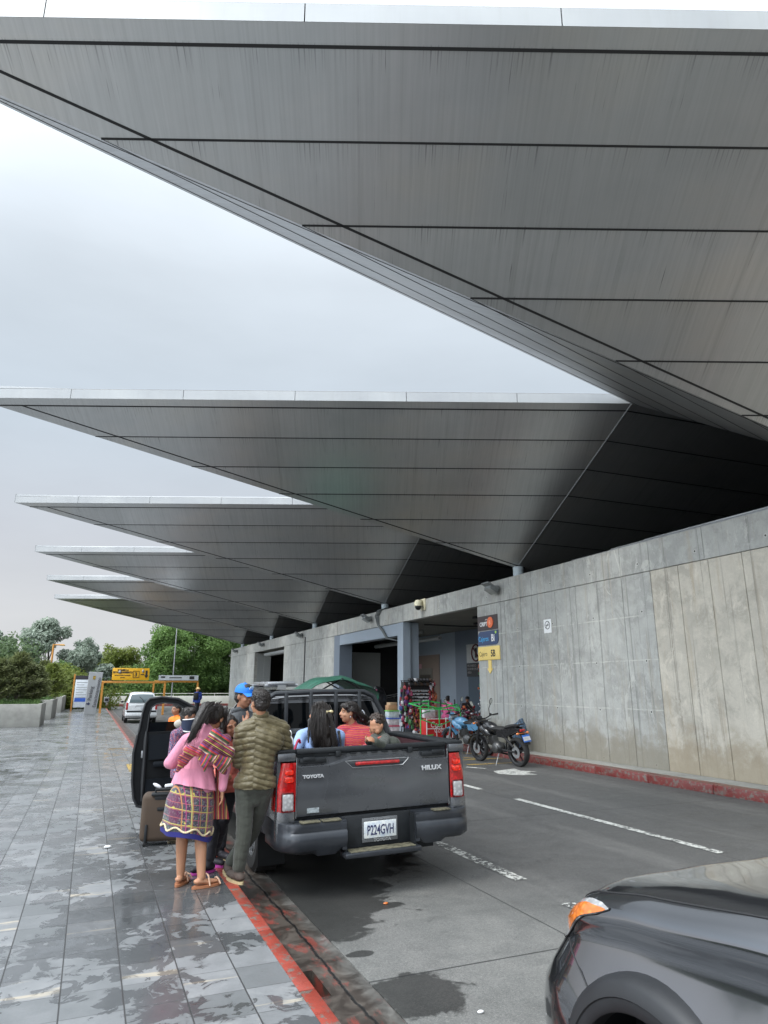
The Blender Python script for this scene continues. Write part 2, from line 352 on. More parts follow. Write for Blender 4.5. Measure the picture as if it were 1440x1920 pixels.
def m_wall(name, base, warm, boards=False):
    a = NT(name); co = a.co('Object'); s = a.n('SeparateXYZ'); a.l(co, s.inputs[0])
    big = a.noise(co, .55, 5, .6, .3); med = a.noise(co, 2.6, 8, .68, .3); fine = a.noise(co, 45, 4, .7)
    st = a.noise(a.co('Object', scale=(1, 2.4, .18)), 2.0, 7, .65, .2); st2 = a.noise(a.co('Object', scale=(1, 9, .12), loc=(4, 3, 2)), 1.6, 5, .6)
    c = a.mix(a.mr(big, .35, .65), tuple(x*.80 for x in base), tuple(x*1.1 for x in base))
    c = a.mix(a.mr(med, .45, .58, 0, .6), c, tuple(x*1.25 for x in base)); c = a.mix(a.mr(a.noise(a.co('Object', loc=(9, 2, 5)), 1.3, 8, .75, .5), .52, .62, 0, .5), c, tuple(x*.62 for x in base))
    c = a.mix(a.mr(st, .54, .68, 0, .6), c, warm)
    c = a.mix(a.mr(st2, .58, .66, 0, .6), c, tuple(x*.42 for x in base)); c = a.mix(a.mr(a.noise(a.co('Object', scale=(1, 1, .5), loc=(2, 8, 4)), 3.1, 9, .78, .6), .56, .60, 0, .35), c, tuple(min(1, x*1.5) for x in base))
    zl = s.outputs[2]
    if not boards:
        wl = None
        for z0 in (3.12, 2.18, 1.16):
            d = a.math('ABSOLUTE', a.math('SUBTRACT', a.math('ADD', zl, a.math('MULTIPLY', a.math('SUBTRACT', med, .5), .03)), z0)); q = a.mr(d, .008, .016, 1, 0)
            wl = q if wl is None else a.math('MAXIMUM', wl, q)
        wl = a.math('MULTIPLY', wl, a.mr(a.noise(co, 3.3, 6, .7), .42, .55)); c = a.mix(a.math('MULTIPLY', wl, .6), c, (.55, .55, .5))
        ef = a.mr(a.noise(a.co('Object', scale=(1, 1.8, .7), loc=(1, 7, 3)), 1.7, 9, .72, .8), .60, .625); c = a.mix(a.math('MULTIPLY', ef, .55), c, (.52, .52, .48))
        y_ = s.outputs[1]
        d = a.math('ABSOLUTE', a.math('SUBTRACT', a.math('ADD', y_, a.math('MULTIPLY', a.math('SUBTRACT', a.noise(co, 1.5, 7, .7), .5), .5)), 11.75))
        c = a.mix(a.math('MULTIPLY', a.mr(d, .03, .09, 1, 0), a.mr(zl, 4.0, 1.0, .3, .9)), c, (.5, .5, .46))
        # rain-washed black streaks by the floodlight
        d = a.math('ABSOLUTE', a.math('SUBTRACT', y_, 16.1)); c = a.mix(a.math('MULTIPLY', a.math('MULTIPLY', a.mr(d, .2, .75, 1, 0), a.mr(a.noise(a.co('Object', scale=(1, 9, .05)), 2, 3), .48, .56)), a.mr(zl, .8, 3.5, .2, .75)), c, (.09, .09, .085))
        fy = a.math('SUBTRACT', a.math('FRACT', a.math('DIVIDE', a.math('ADD', y_, 20.31), 1.56)), .5); fz = a.math('SUBTRACT', a.math('FRACT', a.math('DIVIDE', a.math('ADD', zl, 9.8), 1.04)), .5)
        dd = a.math('SQRT', a.math('ADD', a.math('POWER', a.math('MULTIPLY', fy, 1.56), 2), a.math('POWER', a.math('MULTIPLY', fz, 1.04), 2))); c = a.mix(a.mr(dd, .030, .045, .35, 0), c, (.6, .6, .56)); c = a.mix(a.mr(dd, .016, .022, .95, 0), c, (.03, .03, .028))
    bot = a.mr(a.math('ADD', zl, a.math('MULTIPLY', med, 1.6)), 1.05, 1.75, .75, 0, True); c = a.mix(bot, c, tuple(x*y for x, y in zip(base, (.66, .58, .46))))
    c = a.mix(a.mr(fine, .4, .7, 0, .12), c, (.1, .1, .09))
    a.set(base=c, rough=a.mr(med, .3, .7, .6, .85)).bump(a.math('ADD', a.math('MULTIPLY', med, .7), a.math('MULTIPLY', fine, .25)), .35, .012); return a.m
def m_soffit():
    a = NT('brushed_soffit_panel'); uv = a.co('UV', scale=(1, 1, 1)); co = a.co('Object')
    st = a.noise(a.co('UV', scale=(26, .55, 1)), 1, 3, .6); st2 = a.noise(a.co('UV', scale=(9, .12, 1)), 1, 4, .65); md = a.noise(a.co('UV', scale=(.35, .5, 1)), 1, 5, .6)
    c = a.mix(a.mr(md, .3, .7), (.44, .455, .46), (.54, .54, .535)); c = a.mix(a.mr(md, .5, .75, 0, .45), c, (.50, .47, .40))
    c = a.mix(a.mr(st, .35, .7, 0, .14), c, (.12, .12, .115)); c = a.mix(a.mr(st2, .55, .72, 0, .22), c, (.14, .138, .13))
    s6 = a.n('SeparateXYZ'); a.l(a.co('UV'), s6.inputs[0]); bandv = a.math('DIVIDE', a.math('SUBTRACT', a.math('DIVIDE', s6.outputs[1], 6), .036), .157); fb = a.math('FRACT', a.math('ADD', bandv, 1))
    wn_ = a.n('TexWhiteNoise', noise_dimensions='2D'); cmb = a.n('CombineXYZ'); a.l(a.math('FLOOR', bandv), cmb.inputs[0]); a.l(a.math('FLOOR', a.math('DIVIDE', s6.outputs[0], 7)), cmb.inputs[1]); a.l(cmb.outputs[0], wn_.inputs[0]); c = a.mix(a.math('MULTIPLY', wn_.outputs[0], .22), c, (.22, .22, .215))
    comb = a.noise(a.co('UV', scale=(38, 0, 1)), 1, 2, .5); comb2 = a.noise(a.co('UV', scale=(2.2, 0, 1), loc=(5, 0, 0)), 1, 4, .6)
    dm = a.math('MULTIPLY', a.mr(comb, .5, .66), a.math('MULTIPLY', a.mr(comb2, .42, .6), a.math('MAXIMUM', a.mr(fb, 0, .30, 1, 0), a.mr(fb, .955, .99, 0, .8)))); c = a.mix(a.math('MULTIPLY', dm, .75), c, (.035, .035, .035))
    drip = a.math('MULTIPLY', a.mr(a.noise(a.co('UV', scale=(60, .9, 1)), 1, 2, .5), .66, .72), a.mr(a.noise(a.co('UV', scale=(1.5, 1.2, 1)), 1, 3), .5, .6)); c = a.mix(a.math('MULTIPLY', drip, .6), c, (.05, .05, .05))
    a.set(base=c, metal=.72, rough=a.mr(st, .3, .7, .28, .35), Anisotropic=.3).bump(st, .02, .002); return a.m
def m_fascia():
    a = NT('white_fascia_panel'); co = a.co('Object'); st = a.noise(a.co('Object', scale=(14, 14, .8)), 1, 5, .6); big = a.noise(co, .8, 4)
    c = a.mix(a.mr(big, .3, .7), (.31, .32, .33), (.39, .40, .40)); c = a.mix(a.mr(st, .5, .75, 0, .3), c, (.3, .3, .29))
    a.set(base=c, rough=.35, metal=.15); return a.m
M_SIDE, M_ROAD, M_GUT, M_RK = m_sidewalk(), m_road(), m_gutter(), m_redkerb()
M_RK2 = m_redkerb('worn_red_kerb', .525, (.19, .032, .028))
M_W1 = m_wall('cast_concrete', (.345, .35, .33), (.36, .33, .27)); M_W2 = m_wall('precast_panel', (.46, .43, .365), (.39, .325, .235), True)
M_SOF, M_FAS = m_soffit(), m_fascia()
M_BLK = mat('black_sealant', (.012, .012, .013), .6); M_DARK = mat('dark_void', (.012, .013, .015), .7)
M_BLUE = mat('blue_grey_paint', (.25, .295, .345), .55, var=.05, vs=2); M_BLUED = mat('slate_blue_paint', (.14, .17, .21), .6, var=.06, vs=2)
M_CONC = mat('plain_concrete', (.30, .295, .27), .8, var=.22, vs=2.2, bump=.3, bs=30)
M_GREY = mat('grey_render', (.30, .315, .31), .8, var=.05, vs=1.5)
M_STEEL = mat('galvanised_steel', (.32, .33, .34), .4, .6, var=.1)
M_WHITE = mat('white_paint', (.75, .76, .76), .4, var=.04)

# ------------------------------------------------------------------ ground
def sheet(name, x0, y0, x1, y1, z, m_, th=0):
    b = MB()
    if th: b.b2((x0, y0, z-th), (x1, y1, z))
    else: b.faces([(x0, y0, z), (x1, y0, z), (x1, y1, z), (x0, y1, z)], [(0, 1, 2, 3)])
    o = b.build(name, m_, smooth=False); o['kind'] = 'structure'; return o
def m_soil():
    a = NT('grassy_ground'); co = a.co('Object'); n_ = a.noise(co, 1.3, 8, .7); a.set(base=a.mix(a.mr(n_, .35, .65), (.03, .05, .018), (.075, .09, .035)), rough=.9); return a.m
sheet('ground', -1500, -1500, 1500, 1500, -.42, m_soil())
sheet('sidewalk', -45, -12, 1.212, 66, 0, M_SIDE, .3)
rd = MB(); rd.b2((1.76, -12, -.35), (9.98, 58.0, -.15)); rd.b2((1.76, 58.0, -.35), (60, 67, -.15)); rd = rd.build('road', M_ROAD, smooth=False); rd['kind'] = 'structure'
g = MB()
HX0, HX1, HY0, HY1 = 1.425, 1.495, 4.27, 4.66
for lo, hi in (((1.306, -12), (1.76, HY0)), ((1.306, HY1), (1.76, 67)), ((1.306, HY0), (HX0, HY1)), ((HX1, HY0), (1.76, HY1))):
    g.b2((lo[0], lo[1], -.34), (hi[0], hi[1], -.158))
g = g.build('gutter', M_GUT, smooth=False); g['kind'] = 'structure'
k = MB()
y = -12.0
while y < 66:
    y2 = min(y+1.0, 66); k.box((1.259, (y+y2)/2, -.16), (.094, y2-y-.006, .324), None, .008); y = y2
k = k.build('kerb', M_RK); k['kind'] = 'structure'
sheet('terminal_walkway', 9.98+.3, -12, 26, 58.6, 0, M_CONC, .3)
k = MB(); y = -12.0
while y < 16.9:
    k.box((10.13, y+.75, -.16), (.296, 1.494, .324), None, .02); y += 1.5
k = k.build('terminal_kerb', M_RK2); k['kind'] = 'structure'
k = MB(); y = 18.0
while y < 58:
    k.box((10.13, y+1.0, -.16), (.296, 1.994, .322), None, .02); y += 2
k = k.build('terminal_kerb', M_CONC); k['kind'] = 'structure'
k = MB(); k.box((20, 67.15, -.12), (62, .3, .36), None, .02); k = k.build('far_kerb', M_RK2); k['kind'] = 'structure'
# painted markings (worn thermoplastic), 4 mm above the road
def m_line(name, c, wear):
    a = NT(name); co = a.co('Object'); nn = a.noise(co, 22, 8, .75, .3); n2 = a.noise(co, 3, 4)
    wr = a.mr(a.math('ADD', nn, a.math('MULTIPLY', n2, .3)), wear, wear+.03)
    a.set(base=a.mix(wr, a.mix(n2, tuple(x*.75 for x in c), c), (.07, .07, .068)), rough=.6); return a.m
M_LW, M_LW2, M_LY = m_line('worn_white_line', (.62, .62, .58), .67), m_line('very_worn_white_line', (.62, .62, .58), .60), m_line('worn_yellow_line', (.50, .33, .07), .66)
def marking(name, quads, m_, z=-.146):
    b = MB()
    for q in quads: b.faces([(x, y_, z) for x, y_ in q], [tuple(range(len(q)))])
    o = b.build(name, m_, smooth=False); o['kind'] = 'structure'; return o
def strip(x0, x1, y0, y1): return [(x0, y0), (x1, y0), (x1, y1), (x0, y1)]
marking('lane_line', [strip(6.50, 6.62, 5.9, 9.85), strip(6.5, 6.62, 10.95, 15), strip(6.5, 6.62, 19, 23), strip(6.5, 6.62, 27, 31)], M_LW)
marking('lane_line', [strip(3.84, 3.98, 5.85, 9.9), strip(3.80, 3.93, 2.2, 5.12), strip(3.84, 3.98, 12.5, 16.5), strip(3.84, 3.98, 20.5, 24.5)], M_LW2)
pts = [(8.2, 13.15), (8.05, 12.7), (8.35, 12.35), (8.75, 12.3), (8.7, 12.65), (9.05, 12.75), (8.8, 13.0), (8.9, 13.4), (8.5, 13.25)]
marking('road_arrow', [pts, [(8.0, 14.0), (8.25, 13.6), (8.35, 13.65), (8.1, 14.1)]], M_LW)
marking('hatching', [strip(8.3, 9.7, 14.35, 14.52), strip(7.6, 9.9, 15.35, 15.5), [(7.7, 17.6), (7.9, 17.6), (9.4, 15.55), (9.2, 15.55)], [(8.7, 18.2), (8.9, 18.2), (9.9, 16.7), (9.9, 16.45)], strip(7.6, 7.78, 15.5, 22), [(7.8, 21.5), (8.0, 21.5), (9.9, 18.8), (9.9, 18.5)]], M_LY)
marking('sidewalk_patch', [strip(.86, 1.2, 14.6, 16.0)], M_LY, .004)

# ------------------------------------------------------------------ canopies
CP = 9.74
def canopy(k):
    y0 = CP*k
    t = thing('roof_canopy', CLAB[k], 'canopy', (10.95, 15.9+y0, 4.94), 0, 'folded metal canopies over the terminal road')
    Lp, R1, P_ = V((-3.2, 16.6+y0, 7.98)), V((10.86, 10.84+y0, 7.98)), V((10.95, 15.9+y0, 4.94))
    R2 = R1+V((0, CP, 0)); Q1 = V((28, 9.9+y0, 7.98)); Q2 = Q1+V((0, CP, 0)); mid = V((28, 15.9+y0, 4.94))
    def soffit(name, A, B, C_, seams=True, extra=None):
        # triangle A-B (rim) to C_ (foot); uv: along rim / down slope
        rim = (B-A).normalized(); nn = (B-A).cross(C_-A).normalized()
        if nn.z > 0: nn = -nn
        dn = rim.cross(nn).normalized()
        if dn.z > 0: dn = -dn
        pts = [A, B] + (extra or [C_]); me = bpy.data.meshes.new(name)
        me.from_pydata([p for p in pts], [], [tuple(range(len(pts)))]); uvl = me.uv_layers.new(name='UVMap')
        for i, lp in enumerate(me.loops):
            p = pts[lp.vertex_index]; uvl.data[i].uv = ((p-A).dot(rim)+k*3.3, (A.z-p.z)/3.04*6)
        o = mobj(name, me, M_SOF, t, True, False)
        b = MB(); e1 = pts[-1]; e2 = pts[2]
        def line(p, q, w_):
            d = (q-p).normalized(); s_ = d.cross(nn).normalized()*w_/2; o_ = nn*.004
            b.faces([p-s_, q-s_, q+s_, p+s_, p-s_+o_, q-s_+o_, q+s_+o_, p+s_+o_], [(4, 5, 6, 7), (0, 1, 5, 4), (2, 3, 7, 6), (1, 2, 6, 5), (3, 0, 4, 7)])
        for f in (.036, .19, .35, .507, .664, .82):
            line(A+(e1-A)*f, B+(e2-B)*f, .032 if f < .1 else .024)
        if seams == 'edge':
            p0 = A+(B-A)*.041; p0 = p0+(C_-p0)*.036; line(p0, C_+(B-A)*.016, .03)
        b.build('seam', M_BLK, o, True, False)
        return o
    soffit('soffit', Lp, R1, P_, 'edge'); soffit('soffit', Lp, R2, P_, 'edge')
    soffit('soffit', R1, Q1, P_, True, [mid, P_]); soffit('soffit', R2, Q2, P_, True, [mid, P_])
    # thin bright trim along the fold
    b = MB(); b.tube([R1+V((0, 0, -.01)), P_], .012, 6); b.build('fold_trim', M_STEEL, t, True)
    for A, B, s_ in ((Lp, R1, -1), (Lp, R2, 1)):
        d = (B-A).normalized(); nrm = V((d.y, -d.x, 0))
        if nrm.y*s_ < 0: nrm = -nrm
        cuts = [0, .149, .318, .487, .656, .825, 1.0]; ln = (B-A).length
        f = MB()
        for i in range(6):
            a0 = A+d*(cuts[i]*ln+(.006 if i else 0)); a1 = A+d*(cuts[i+1]*ln-.006)
            prof = [(0, 0), (.004, .0), (.006, .23), (-.16, .32), (-.3, .32), (-.3, .02)]
            vs = [a0+nrm*x*(.04 if i == 0 else 1)+V((0, 0, z)) for x, z in prof]+[a1+nrm*x+V((0, 0, z)) for x, z in prof]; n_ = len(prof)
            f.faces(vs, [tuple(range(n_))[::-1], tuple(range(n_, 2*n_))]+[(j, (j+1) % n_, n_+(j+1) % n_, n_+j) for j in range(n_)])
        f.build('fascia', M_FAS, t, True, False)
    b = MB(); b.faces([p+V((0, 0, .24)) for p in (Lp, R1, Q1, Q2, R2)], [(0, 1, 2, 3, 4)]); b.build('light_block_deck', M_FAS, t, True, False)  # unseen flat deck closing the canopy top, added to block light
    b = MB(); b.cyl((11.0, 15.9+y0, 4.32), (11.0, 15.9+y0, 4.97), .15, .15, 24); b.build('post', mat('pale_post_paint', (.36, .42, .45), .5), t, True)
CLAB = {-1: 'nearest folded grey canopy overhead, filling the top of the picture', 0: 'second canopy from the front, its foot post beside the wall floodlight near the signs', 1: 'third canopy from the front, its foot post above the cable bundle and blue beam',
        2: 'fourth canopy from the front, above the concrete wall left of the blue portal', 3: 'fifth canopy from the front, with a rusty brown tip, above the dark doorway', 4: 'farthest and smallest canopy, just above the green trees'}
for k in range(-1, 5): canopy(k)

# ------------------------------------------------------------------ terminal building
tb = thing('terminal_building', 'long concrete terminal wall with blue portal openings under the canopies', 'building', (10.8, 15, 0))
WX = 10.79
def boards(name, ys, z0, z1, m_, gap=.010):
    b = MB()
    for a_, c_ in zip(ys[:-1], ys[1:]): b.box((WX+.11, (a_+c_)/2, (z0+z1)/2), (.22, c_-a_-gap, z1-z0), None, .006, seg=1)
    return b.build(name, m_, tb, True, False)
boards('precast_panels', [10.73-.75*i for i in range(22, -1, -1)], 0, 4.03, M_W2)
boards('wall', [10.73, 11.61, 12.44, 13.22, 14.03, 14.79, 15.56, 16.38, 16.62, 17.1, 17.9], 0, 4.03, M_W1, .012)
boards('wall', [31.48, 33.2, 35.0, 36.4, 38.4, 40.98], 0, 4.03, M_W1, .008)
boards('wall', [49.26, 52, 55.67, 58.57], 0, 4.03, M_W1, .02)
b = MB()
for a_, c_ in zip([-6, -2, 2, 6, 9.3, 10.73, 11.61, 12.44, 13.22, 14.03, 14.79, 15.56, 16.38, 22.9, 30.9, 36.4, 41, 49.3, 55.67], [-2, 2, 6, 9.3, 10.73, 11.61, 12.44, 13.22, 14.03, 14.79, 15.56, 16.38, 22.9, 30.9, 36.4, 41, 49.3, 55.67, 58.57]):
    b.box((WX+.11, (a_+c_)/2, 4.365), (.222, c_-a_-.006, .645), None, .006, seg=1)
b.build('parapet', M_W1, tb, True, False)
b = MB(); b.b2((WX+.02, -6, 4.692), (WX+.35, 13.3, 4.71), .004); b.tube([(WX+.05, -6, 4.73), (WX+.05, 11.9, 4.73)], .014); b.tube([(WX+.1, -6, 4.76), (WX+.1, 10.9, 4.76)], .014)
b.build('conduit', M_STEEL, tb, True)
# inner faces, slabs and back walls
b = MB()
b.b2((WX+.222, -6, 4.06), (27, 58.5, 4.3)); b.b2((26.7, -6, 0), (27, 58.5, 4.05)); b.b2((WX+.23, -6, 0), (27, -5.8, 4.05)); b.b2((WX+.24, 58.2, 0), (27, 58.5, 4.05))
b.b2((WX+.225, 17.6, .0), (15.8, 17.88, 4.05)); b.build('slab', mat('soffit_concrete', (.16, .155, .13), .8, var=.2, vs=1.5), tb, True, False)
b = MB(); b.b2((WX+.004, 23.4, 0), (11.10, 23.92, 4.03)); b.b2((11.1+.003, 23.5, 0), (11.5, 23.8, 4.03)); b.build('column', M_BLUE, tb, True, False)
b = MB(); b.b2((WX+.002, 23.92, 3.55), (WX+.3, 30.66, 4.02)); b.build('beam', M_BLUE, tb, True, False)
b = MB(); b.b2((WX+.002, 30.66, 0), (11.43, 31.475, 4.03)); b.build('pilaster', M_BLUED, tb, True, False)
b = MB(); b.b2((11.5, 49.2, 0), (11.98, 49.5, 4.0)); b.b2((WX+.225, 49.24, 0), (11.5, 49.5, 4.0)); b.build('pilaster', M_GREY, tb, True, False)
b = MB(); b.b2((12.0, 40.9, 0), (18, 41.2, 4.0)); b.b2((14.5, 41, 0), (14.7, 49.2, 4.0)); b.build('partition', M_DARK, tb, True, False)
for q_, r_ in (((10.95, 41.2, 3.75, 46.5), .13), ((12.0, 24.2, 3.75, 31), .07), ((12.8, 24.2, 3.55, 31), .09)): b = MB(); b.cyl((q_[0], q_[1], q_[2]), (q_[0], q_[3], q_[2]), r_); b.build('pipe', mat('duct_grey', (.25, .26, .26), .5, .2), tb, True)
# left bay: grey wall board, sloping ramp parapet with handrail
b = MB(); b.b2((12.33, 33, 0), (13.9, 33.12, 3.36)); b.build('partition', M_GREY, tb, True, False)
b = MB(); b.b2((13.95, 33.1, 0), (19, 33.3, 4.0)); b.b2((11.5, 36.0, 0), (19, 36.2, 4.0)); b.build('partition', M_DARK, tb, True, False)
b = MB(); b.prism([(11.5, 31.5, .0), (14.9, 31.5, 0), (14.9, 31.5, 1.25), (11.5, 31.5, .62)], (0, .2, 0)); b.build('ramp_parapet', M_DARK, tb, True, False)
b = MB(); b.tube([(11.5, 31.45, .80), (14.9, 31.45, 1.43)], .022); b.tube([(11.5, 31.45, .70), (14.9, 31.45, 1.33)], .012)
for i in range(6): x = 11.6+i*.6; b.tube([(x, 31.45, .60+.185*(x-11.5)), (x, 31.45, .80+.185*(x-11.5))], .012)
b.build('handrail', M_STEEL, tb, True)
b = MB(); b.b2((11.03, -6, 4.302), (27.5, 58.5, 4.32)); b.build('bounce_block_sheet', M_DARK, tb, True, False)  # unseen dark sheet, added to cut bounce light on the inner canopy faces
b = MB(); b.b2((27.2, -6, 4.33), (27.5, 58.5, 7.9)); b.build('light_block_wall', M_BLUED, tb, True, False)  # unseen wall, added to block light from the right under the canopies
# right bay: blue-grey back wall with lift lobby, darker recess
b = MB(); b.b2((15.0, 26.9, 0), (15.2, 34, 4.05)); b.build('back_wall', M_BLUE, tb, True, False)
b = MB(); b.b2((14.96, 28.4, 0), (14.998, 33.6, 3.12)); lp = b.build('lift_panel', mat('brown_cladding', (.19, .15, .125), .5, var=.05), tb, True, False)
b = MB(); b.b2((14.93, 29.1, 0), (14.957, 30.5, 2.5)); b.build('lift_frame', mat('lift_frame_grey', (.20, .19, .165), .45, .3), lp, True, False)
b = MB(); b.b2((14.91, 29.25, 0), (14.929, 30.35, 2.2)); b.build('lift_door', mat('lift_door_bronze', (.10, .09, .075), .35, .5), lp, True, False)
b = MB(); b.b2((14.935, 31.75, 2.1), (14.957, 32.0, 2.45), mi=0); b.b2((14.94, 31.3, 2.2), (14.957, 31.42, 2.35)); b.build('call_panel', M_BLK, lp, True, False)
b = MB(); b.b2((15.2, 25.3, 0), (17.5, 25.4, 4.05)); b.b2((15.0, 24.2, 0), (15.2, 26.898, 4.05)); b.b2((15.0, 17.9, 0), (15.2, 24.2, 4.05)); dw = b.build('back_wall', M_BLUED, tb, True, False)
b = MB(); b.b2((14.97, 24.6, 0), (14.998, 25.75, 2.5)); b.build('service_door', mat('door_slate', (.05, .075, .10), .5), tb, True, False)
b = MB(); b.tube([(11.6, 23.2, 3.95), (13, 22.8, 3.9), (14.9, 22.4, 3.95)], .03); b.b2((12.3, 20.5, 3.98), (12.8, 20.75, 4.05)); b.b2((13.5, 22.5, 3.98), (14.6, 22.7, 4.05)); b.build('ceiling_fitting', M_BLK, tb, True, False)
# ------------------------------------------------------------------ vehicles
M_PAINT = mat('grey_car_paint', (.092, .097, .105), .28, .5, var=.08, vs=3, coat=1.0)
M_PLAST = mat('black_plastic', (.014, .016, .018), .5, var=.25, vs=12, bump=.1, Specular_IOR_Level=.3)
M_BUMP = mat('grey_bumper', (.032, .036, .043), .34, .3, var=.3, vs=4, coat=.3)
M_RUB = mat('rubber', (.018, .018, .018), .75, var=.3, vs=14)
M_RIM = mat('rim_silver', (.35, .36, .37), .3, .8)
M_CHR = mat('chrome', (.55, .56, .58), .32, .8, var=.02)
def m_glass(name, base, rough=.03, **k):
    a = NT(name); a.set(base=base, rough=rough, Specular_IOR_Level=.45, **k); return a.m
M_GL = m_glass('dark_window_glass', (.008, .01, .012))
def m_lens(name, base, e=12):
    a = NT(name); co = a.co('Object'); v_ = a.vor(co, 34); n_ = a.noise(co, 14, 2)
    a.set(base=a.mix(a.mr(v_, .1, .6), tuple(min(1, x*1.25) for x in base), tuple(x*.7 for x in base)), rough=.12, Coat_Weight=1.0, Coat_Roughness=.02).bump(v_, .15, .003); return a.m
M_RED, M_CLR, M_AMB = m_lens('red_lens', (.42, .008, .008)), m_lens('clear_lens', (.42, .42, .42)), m_lens('amber_lens', (.75, .2, .03))
M_REDD = m_lens('dark_red_lens', (.16, .004, .005))
def wheel(parent, c, r, wdt, side, rimm=M_RIM, spokes=6):
    """side: +1 if the outer face looks to +x"""
    c = V(c); ax = V((side, 0, 0))
    t = MB(); prof = [(r*.66, -wdt/2), (r*.9, -wdt/2), (r*.985, -wdt*.40), (r, -wdt*.2), (r, wdt*.2), (r*.985, wdt*.40), (r*.9, wdt/2), (r*.66, wdt/2)]
    t.lathe(prof, c, ax, 48)
    for i in range(48):
        a = 2*pi*i/48
        p = c+V((0, cos(a), sin(a)))*r*.998; t.box(p, (wdt*.82, .02, .012), Matrix.Rotation(a-pi/2, 3, 'X'))
    ty = t.build('tyre', M_RUB, parent)
    b = MB(); b.lathe([(r*.66, -wdt*.45), (r*.66, wdt*.42), (r*.62, wdt*.44), (r*.60, wdt*.3), (r*.60, -wdt*.45)], c, ax, 40)
    b.lathe([(.001, wdt*.30), (r*.17, wdt*.30), (r*.2, wdt*.15), (.001, wdt*.10)], c, ax, 24)
    for i in range(spokes):
        a = 2*pi*i/spokes
        for o_ in (-.13, .13):
            p = c+ax*wdt*.22+V((0, cos(a+o_*.5), sin(a+o_*.5)))*r*.15; q = c+ax*wdt*.36+V((0, cos(a+o_), sin(a+o_)))*r*.61; b.tube([p, (p+q)/2+ax*.006, q], r*.045, 6)
    b.build('rim', rimm, ty)
    return ty
def side_prism(b, pts, x0, x1, mi=0):
    """pts (y, z) outline extruded from x0 to x1"""
    b.prism([(x0, y, z) for y, z in pts], (x1-x0, 0, 0), mi)
def arc(cy, cz, r, a0, a1, n=14): return [(cy+r*cos(radians(a0+(a1-a0)*i/n)), cz+r*sin(radians(a0+(a1-a0)*i/n))) for i in range(n+1)]

pk = thing('pickup_truck', 'dark grey pickup truck with people in its bed and its front door open', 'pickup', (2.525, 6.06, -.15), rot=(0, radians(-1.2), radians(-.6)))
def pb(mb, name, m_, par=None, **k): return mb.build(name, m_, par or pk, **k)
HW = .925
# bed sides: outer skin with wheel arch, rail, inner wall
for sx in (-1, 1):
    b = MB(); out = [(0.0, .60), (0.0, 1.17), (.03, 1.20), (1.56, 1.20), (1.56, .42), (1.56+.0, .42)][:-1]
    arch = arc(1.16, .40, .43, 0, 180, 20)          # wheel at y=1.16
    out = [(0.0, .50), (0.0, 1.17), (.03, 1.20), (1.56, 1.20), (1.56, .42)]+[p for p in arch if p[1] > .42]+[(.70, .46)]
    side_prism(b, out, sx*(HW-.03), sx*(HW))
    bmesh.ops.bevel(b.b, geom=[e for e in b.b.edges if abs(e.verts[0].co.x-e.verts[1].co.x) < 1e-5 and e.verts[0].co.z > 1.1 and e.verts[1].co.z > 1.1], offset=.012, segments=2, affect='EDGES')
    sp_ = pb(b, 'bed_side', M_PAINT)
    b = MB(); b.b2((sx*.76 if sx < 0 else .76-.0, 0.02, .60) if sx > 0 else (-.79, .02, .60), (.79, 1.55, 1.19) if sx > 0 else (-.76, 1.55, 1.19)); pb(b, 'bed_liner', mat('bed_liner_maroon', (.05, .018, .022), .6) if sx > 0 else M_PLAST)
    b = MB(); b.box((sx*.845, .79, 1.21), (.19, 1.56, .035), None, .014); pb(b, 'bed_rail', M_PLAST)
    if sx > 0:
        b = MB(); b.tube([(.755, .55, .98), (.755, .55, 1.1), (.755, .95, 1.1)], .012); pb(b, 'tie_down', M_STEEL)
    b = MB(); b.lathe([(.44, -.02), (.475, -.02), (.475, .015), (.44, .015)], (sx*(HW-.01), 1.16, .40), (1, 0, 0), 40)
    bmesh.ops.delete(b.b, geom=[v for v in b.b.verts if v.co.z < .44], context='VERTS'); pb(b, 'arch_flare', M_BUMP)
    # corner post around the tail lamp
    b = MB(); b.box((sx*.845, .02, .60), (.165, .10, .26), None, .02); pb(b, 'corner_panel', M_PAINT); b = MB(); b.box((sx*.845, .03, 1.165), (.165, .12, .07), None, .012); pb(b, 'corner_cap', M_PAINT)
b = MB(); b.b2((-.76, .04, .58), (.76, 1.56, .62)); pb(b, 'bed_floor', M_PLAST)
b = MB(); b.b2((-.90, 1.555, .60), (.90, 1.60, 1.2)); pb(b, 'bed_front', M_PAINT)
# tailgate: curved outer panel with recess, cap, handle light
tg = MB()
rows = []
N = 40
def gz(u):      # height of the sculpted crease across the gate, u -1..1
    a = abs(u); return 1.085-.0+(.055 if a < .30 else (.055*(1-(a-.30)/.28) if a < .58 else 0))
prof_v = [.665, .672, .70, .76, .84, .92, 1.0]
for v_ in prof_v:
    row = []
    for i in range(N+1):
        u = -1+2*i/N; x = u*.748; z = v_; bulge = -.018*sin(pi*min(1, max(0, (v_-.66)/.40)))-.008
        dx, dz = (u-.28)/.16, (v_-.90)/.05
        dent = .012*math.exp(-(dx*dx+dz*dz))+.006*math.exp(-(((u-.42)/.10)**2+((v_-.90)/.03)**2))
        row.append((x, bulge+dent+(.018 if v_ < .668 else 0), z))
    rows.append(row)
for k_, (dz, yy) in enumerate(((-.03, -.024), (-.008, -.026), (.0, -.016), (.003, .03))):
    rows.append([((-1+2*i/N)*.748, yy, gz(-1+2*i/N)+dz) for i in range(N+1)])
tg.grid(rows); tg.b2((-.748, .02, .665), (.748, .06, 1.19))
gate = pb(tg, 'tailgate', M_PAINT)
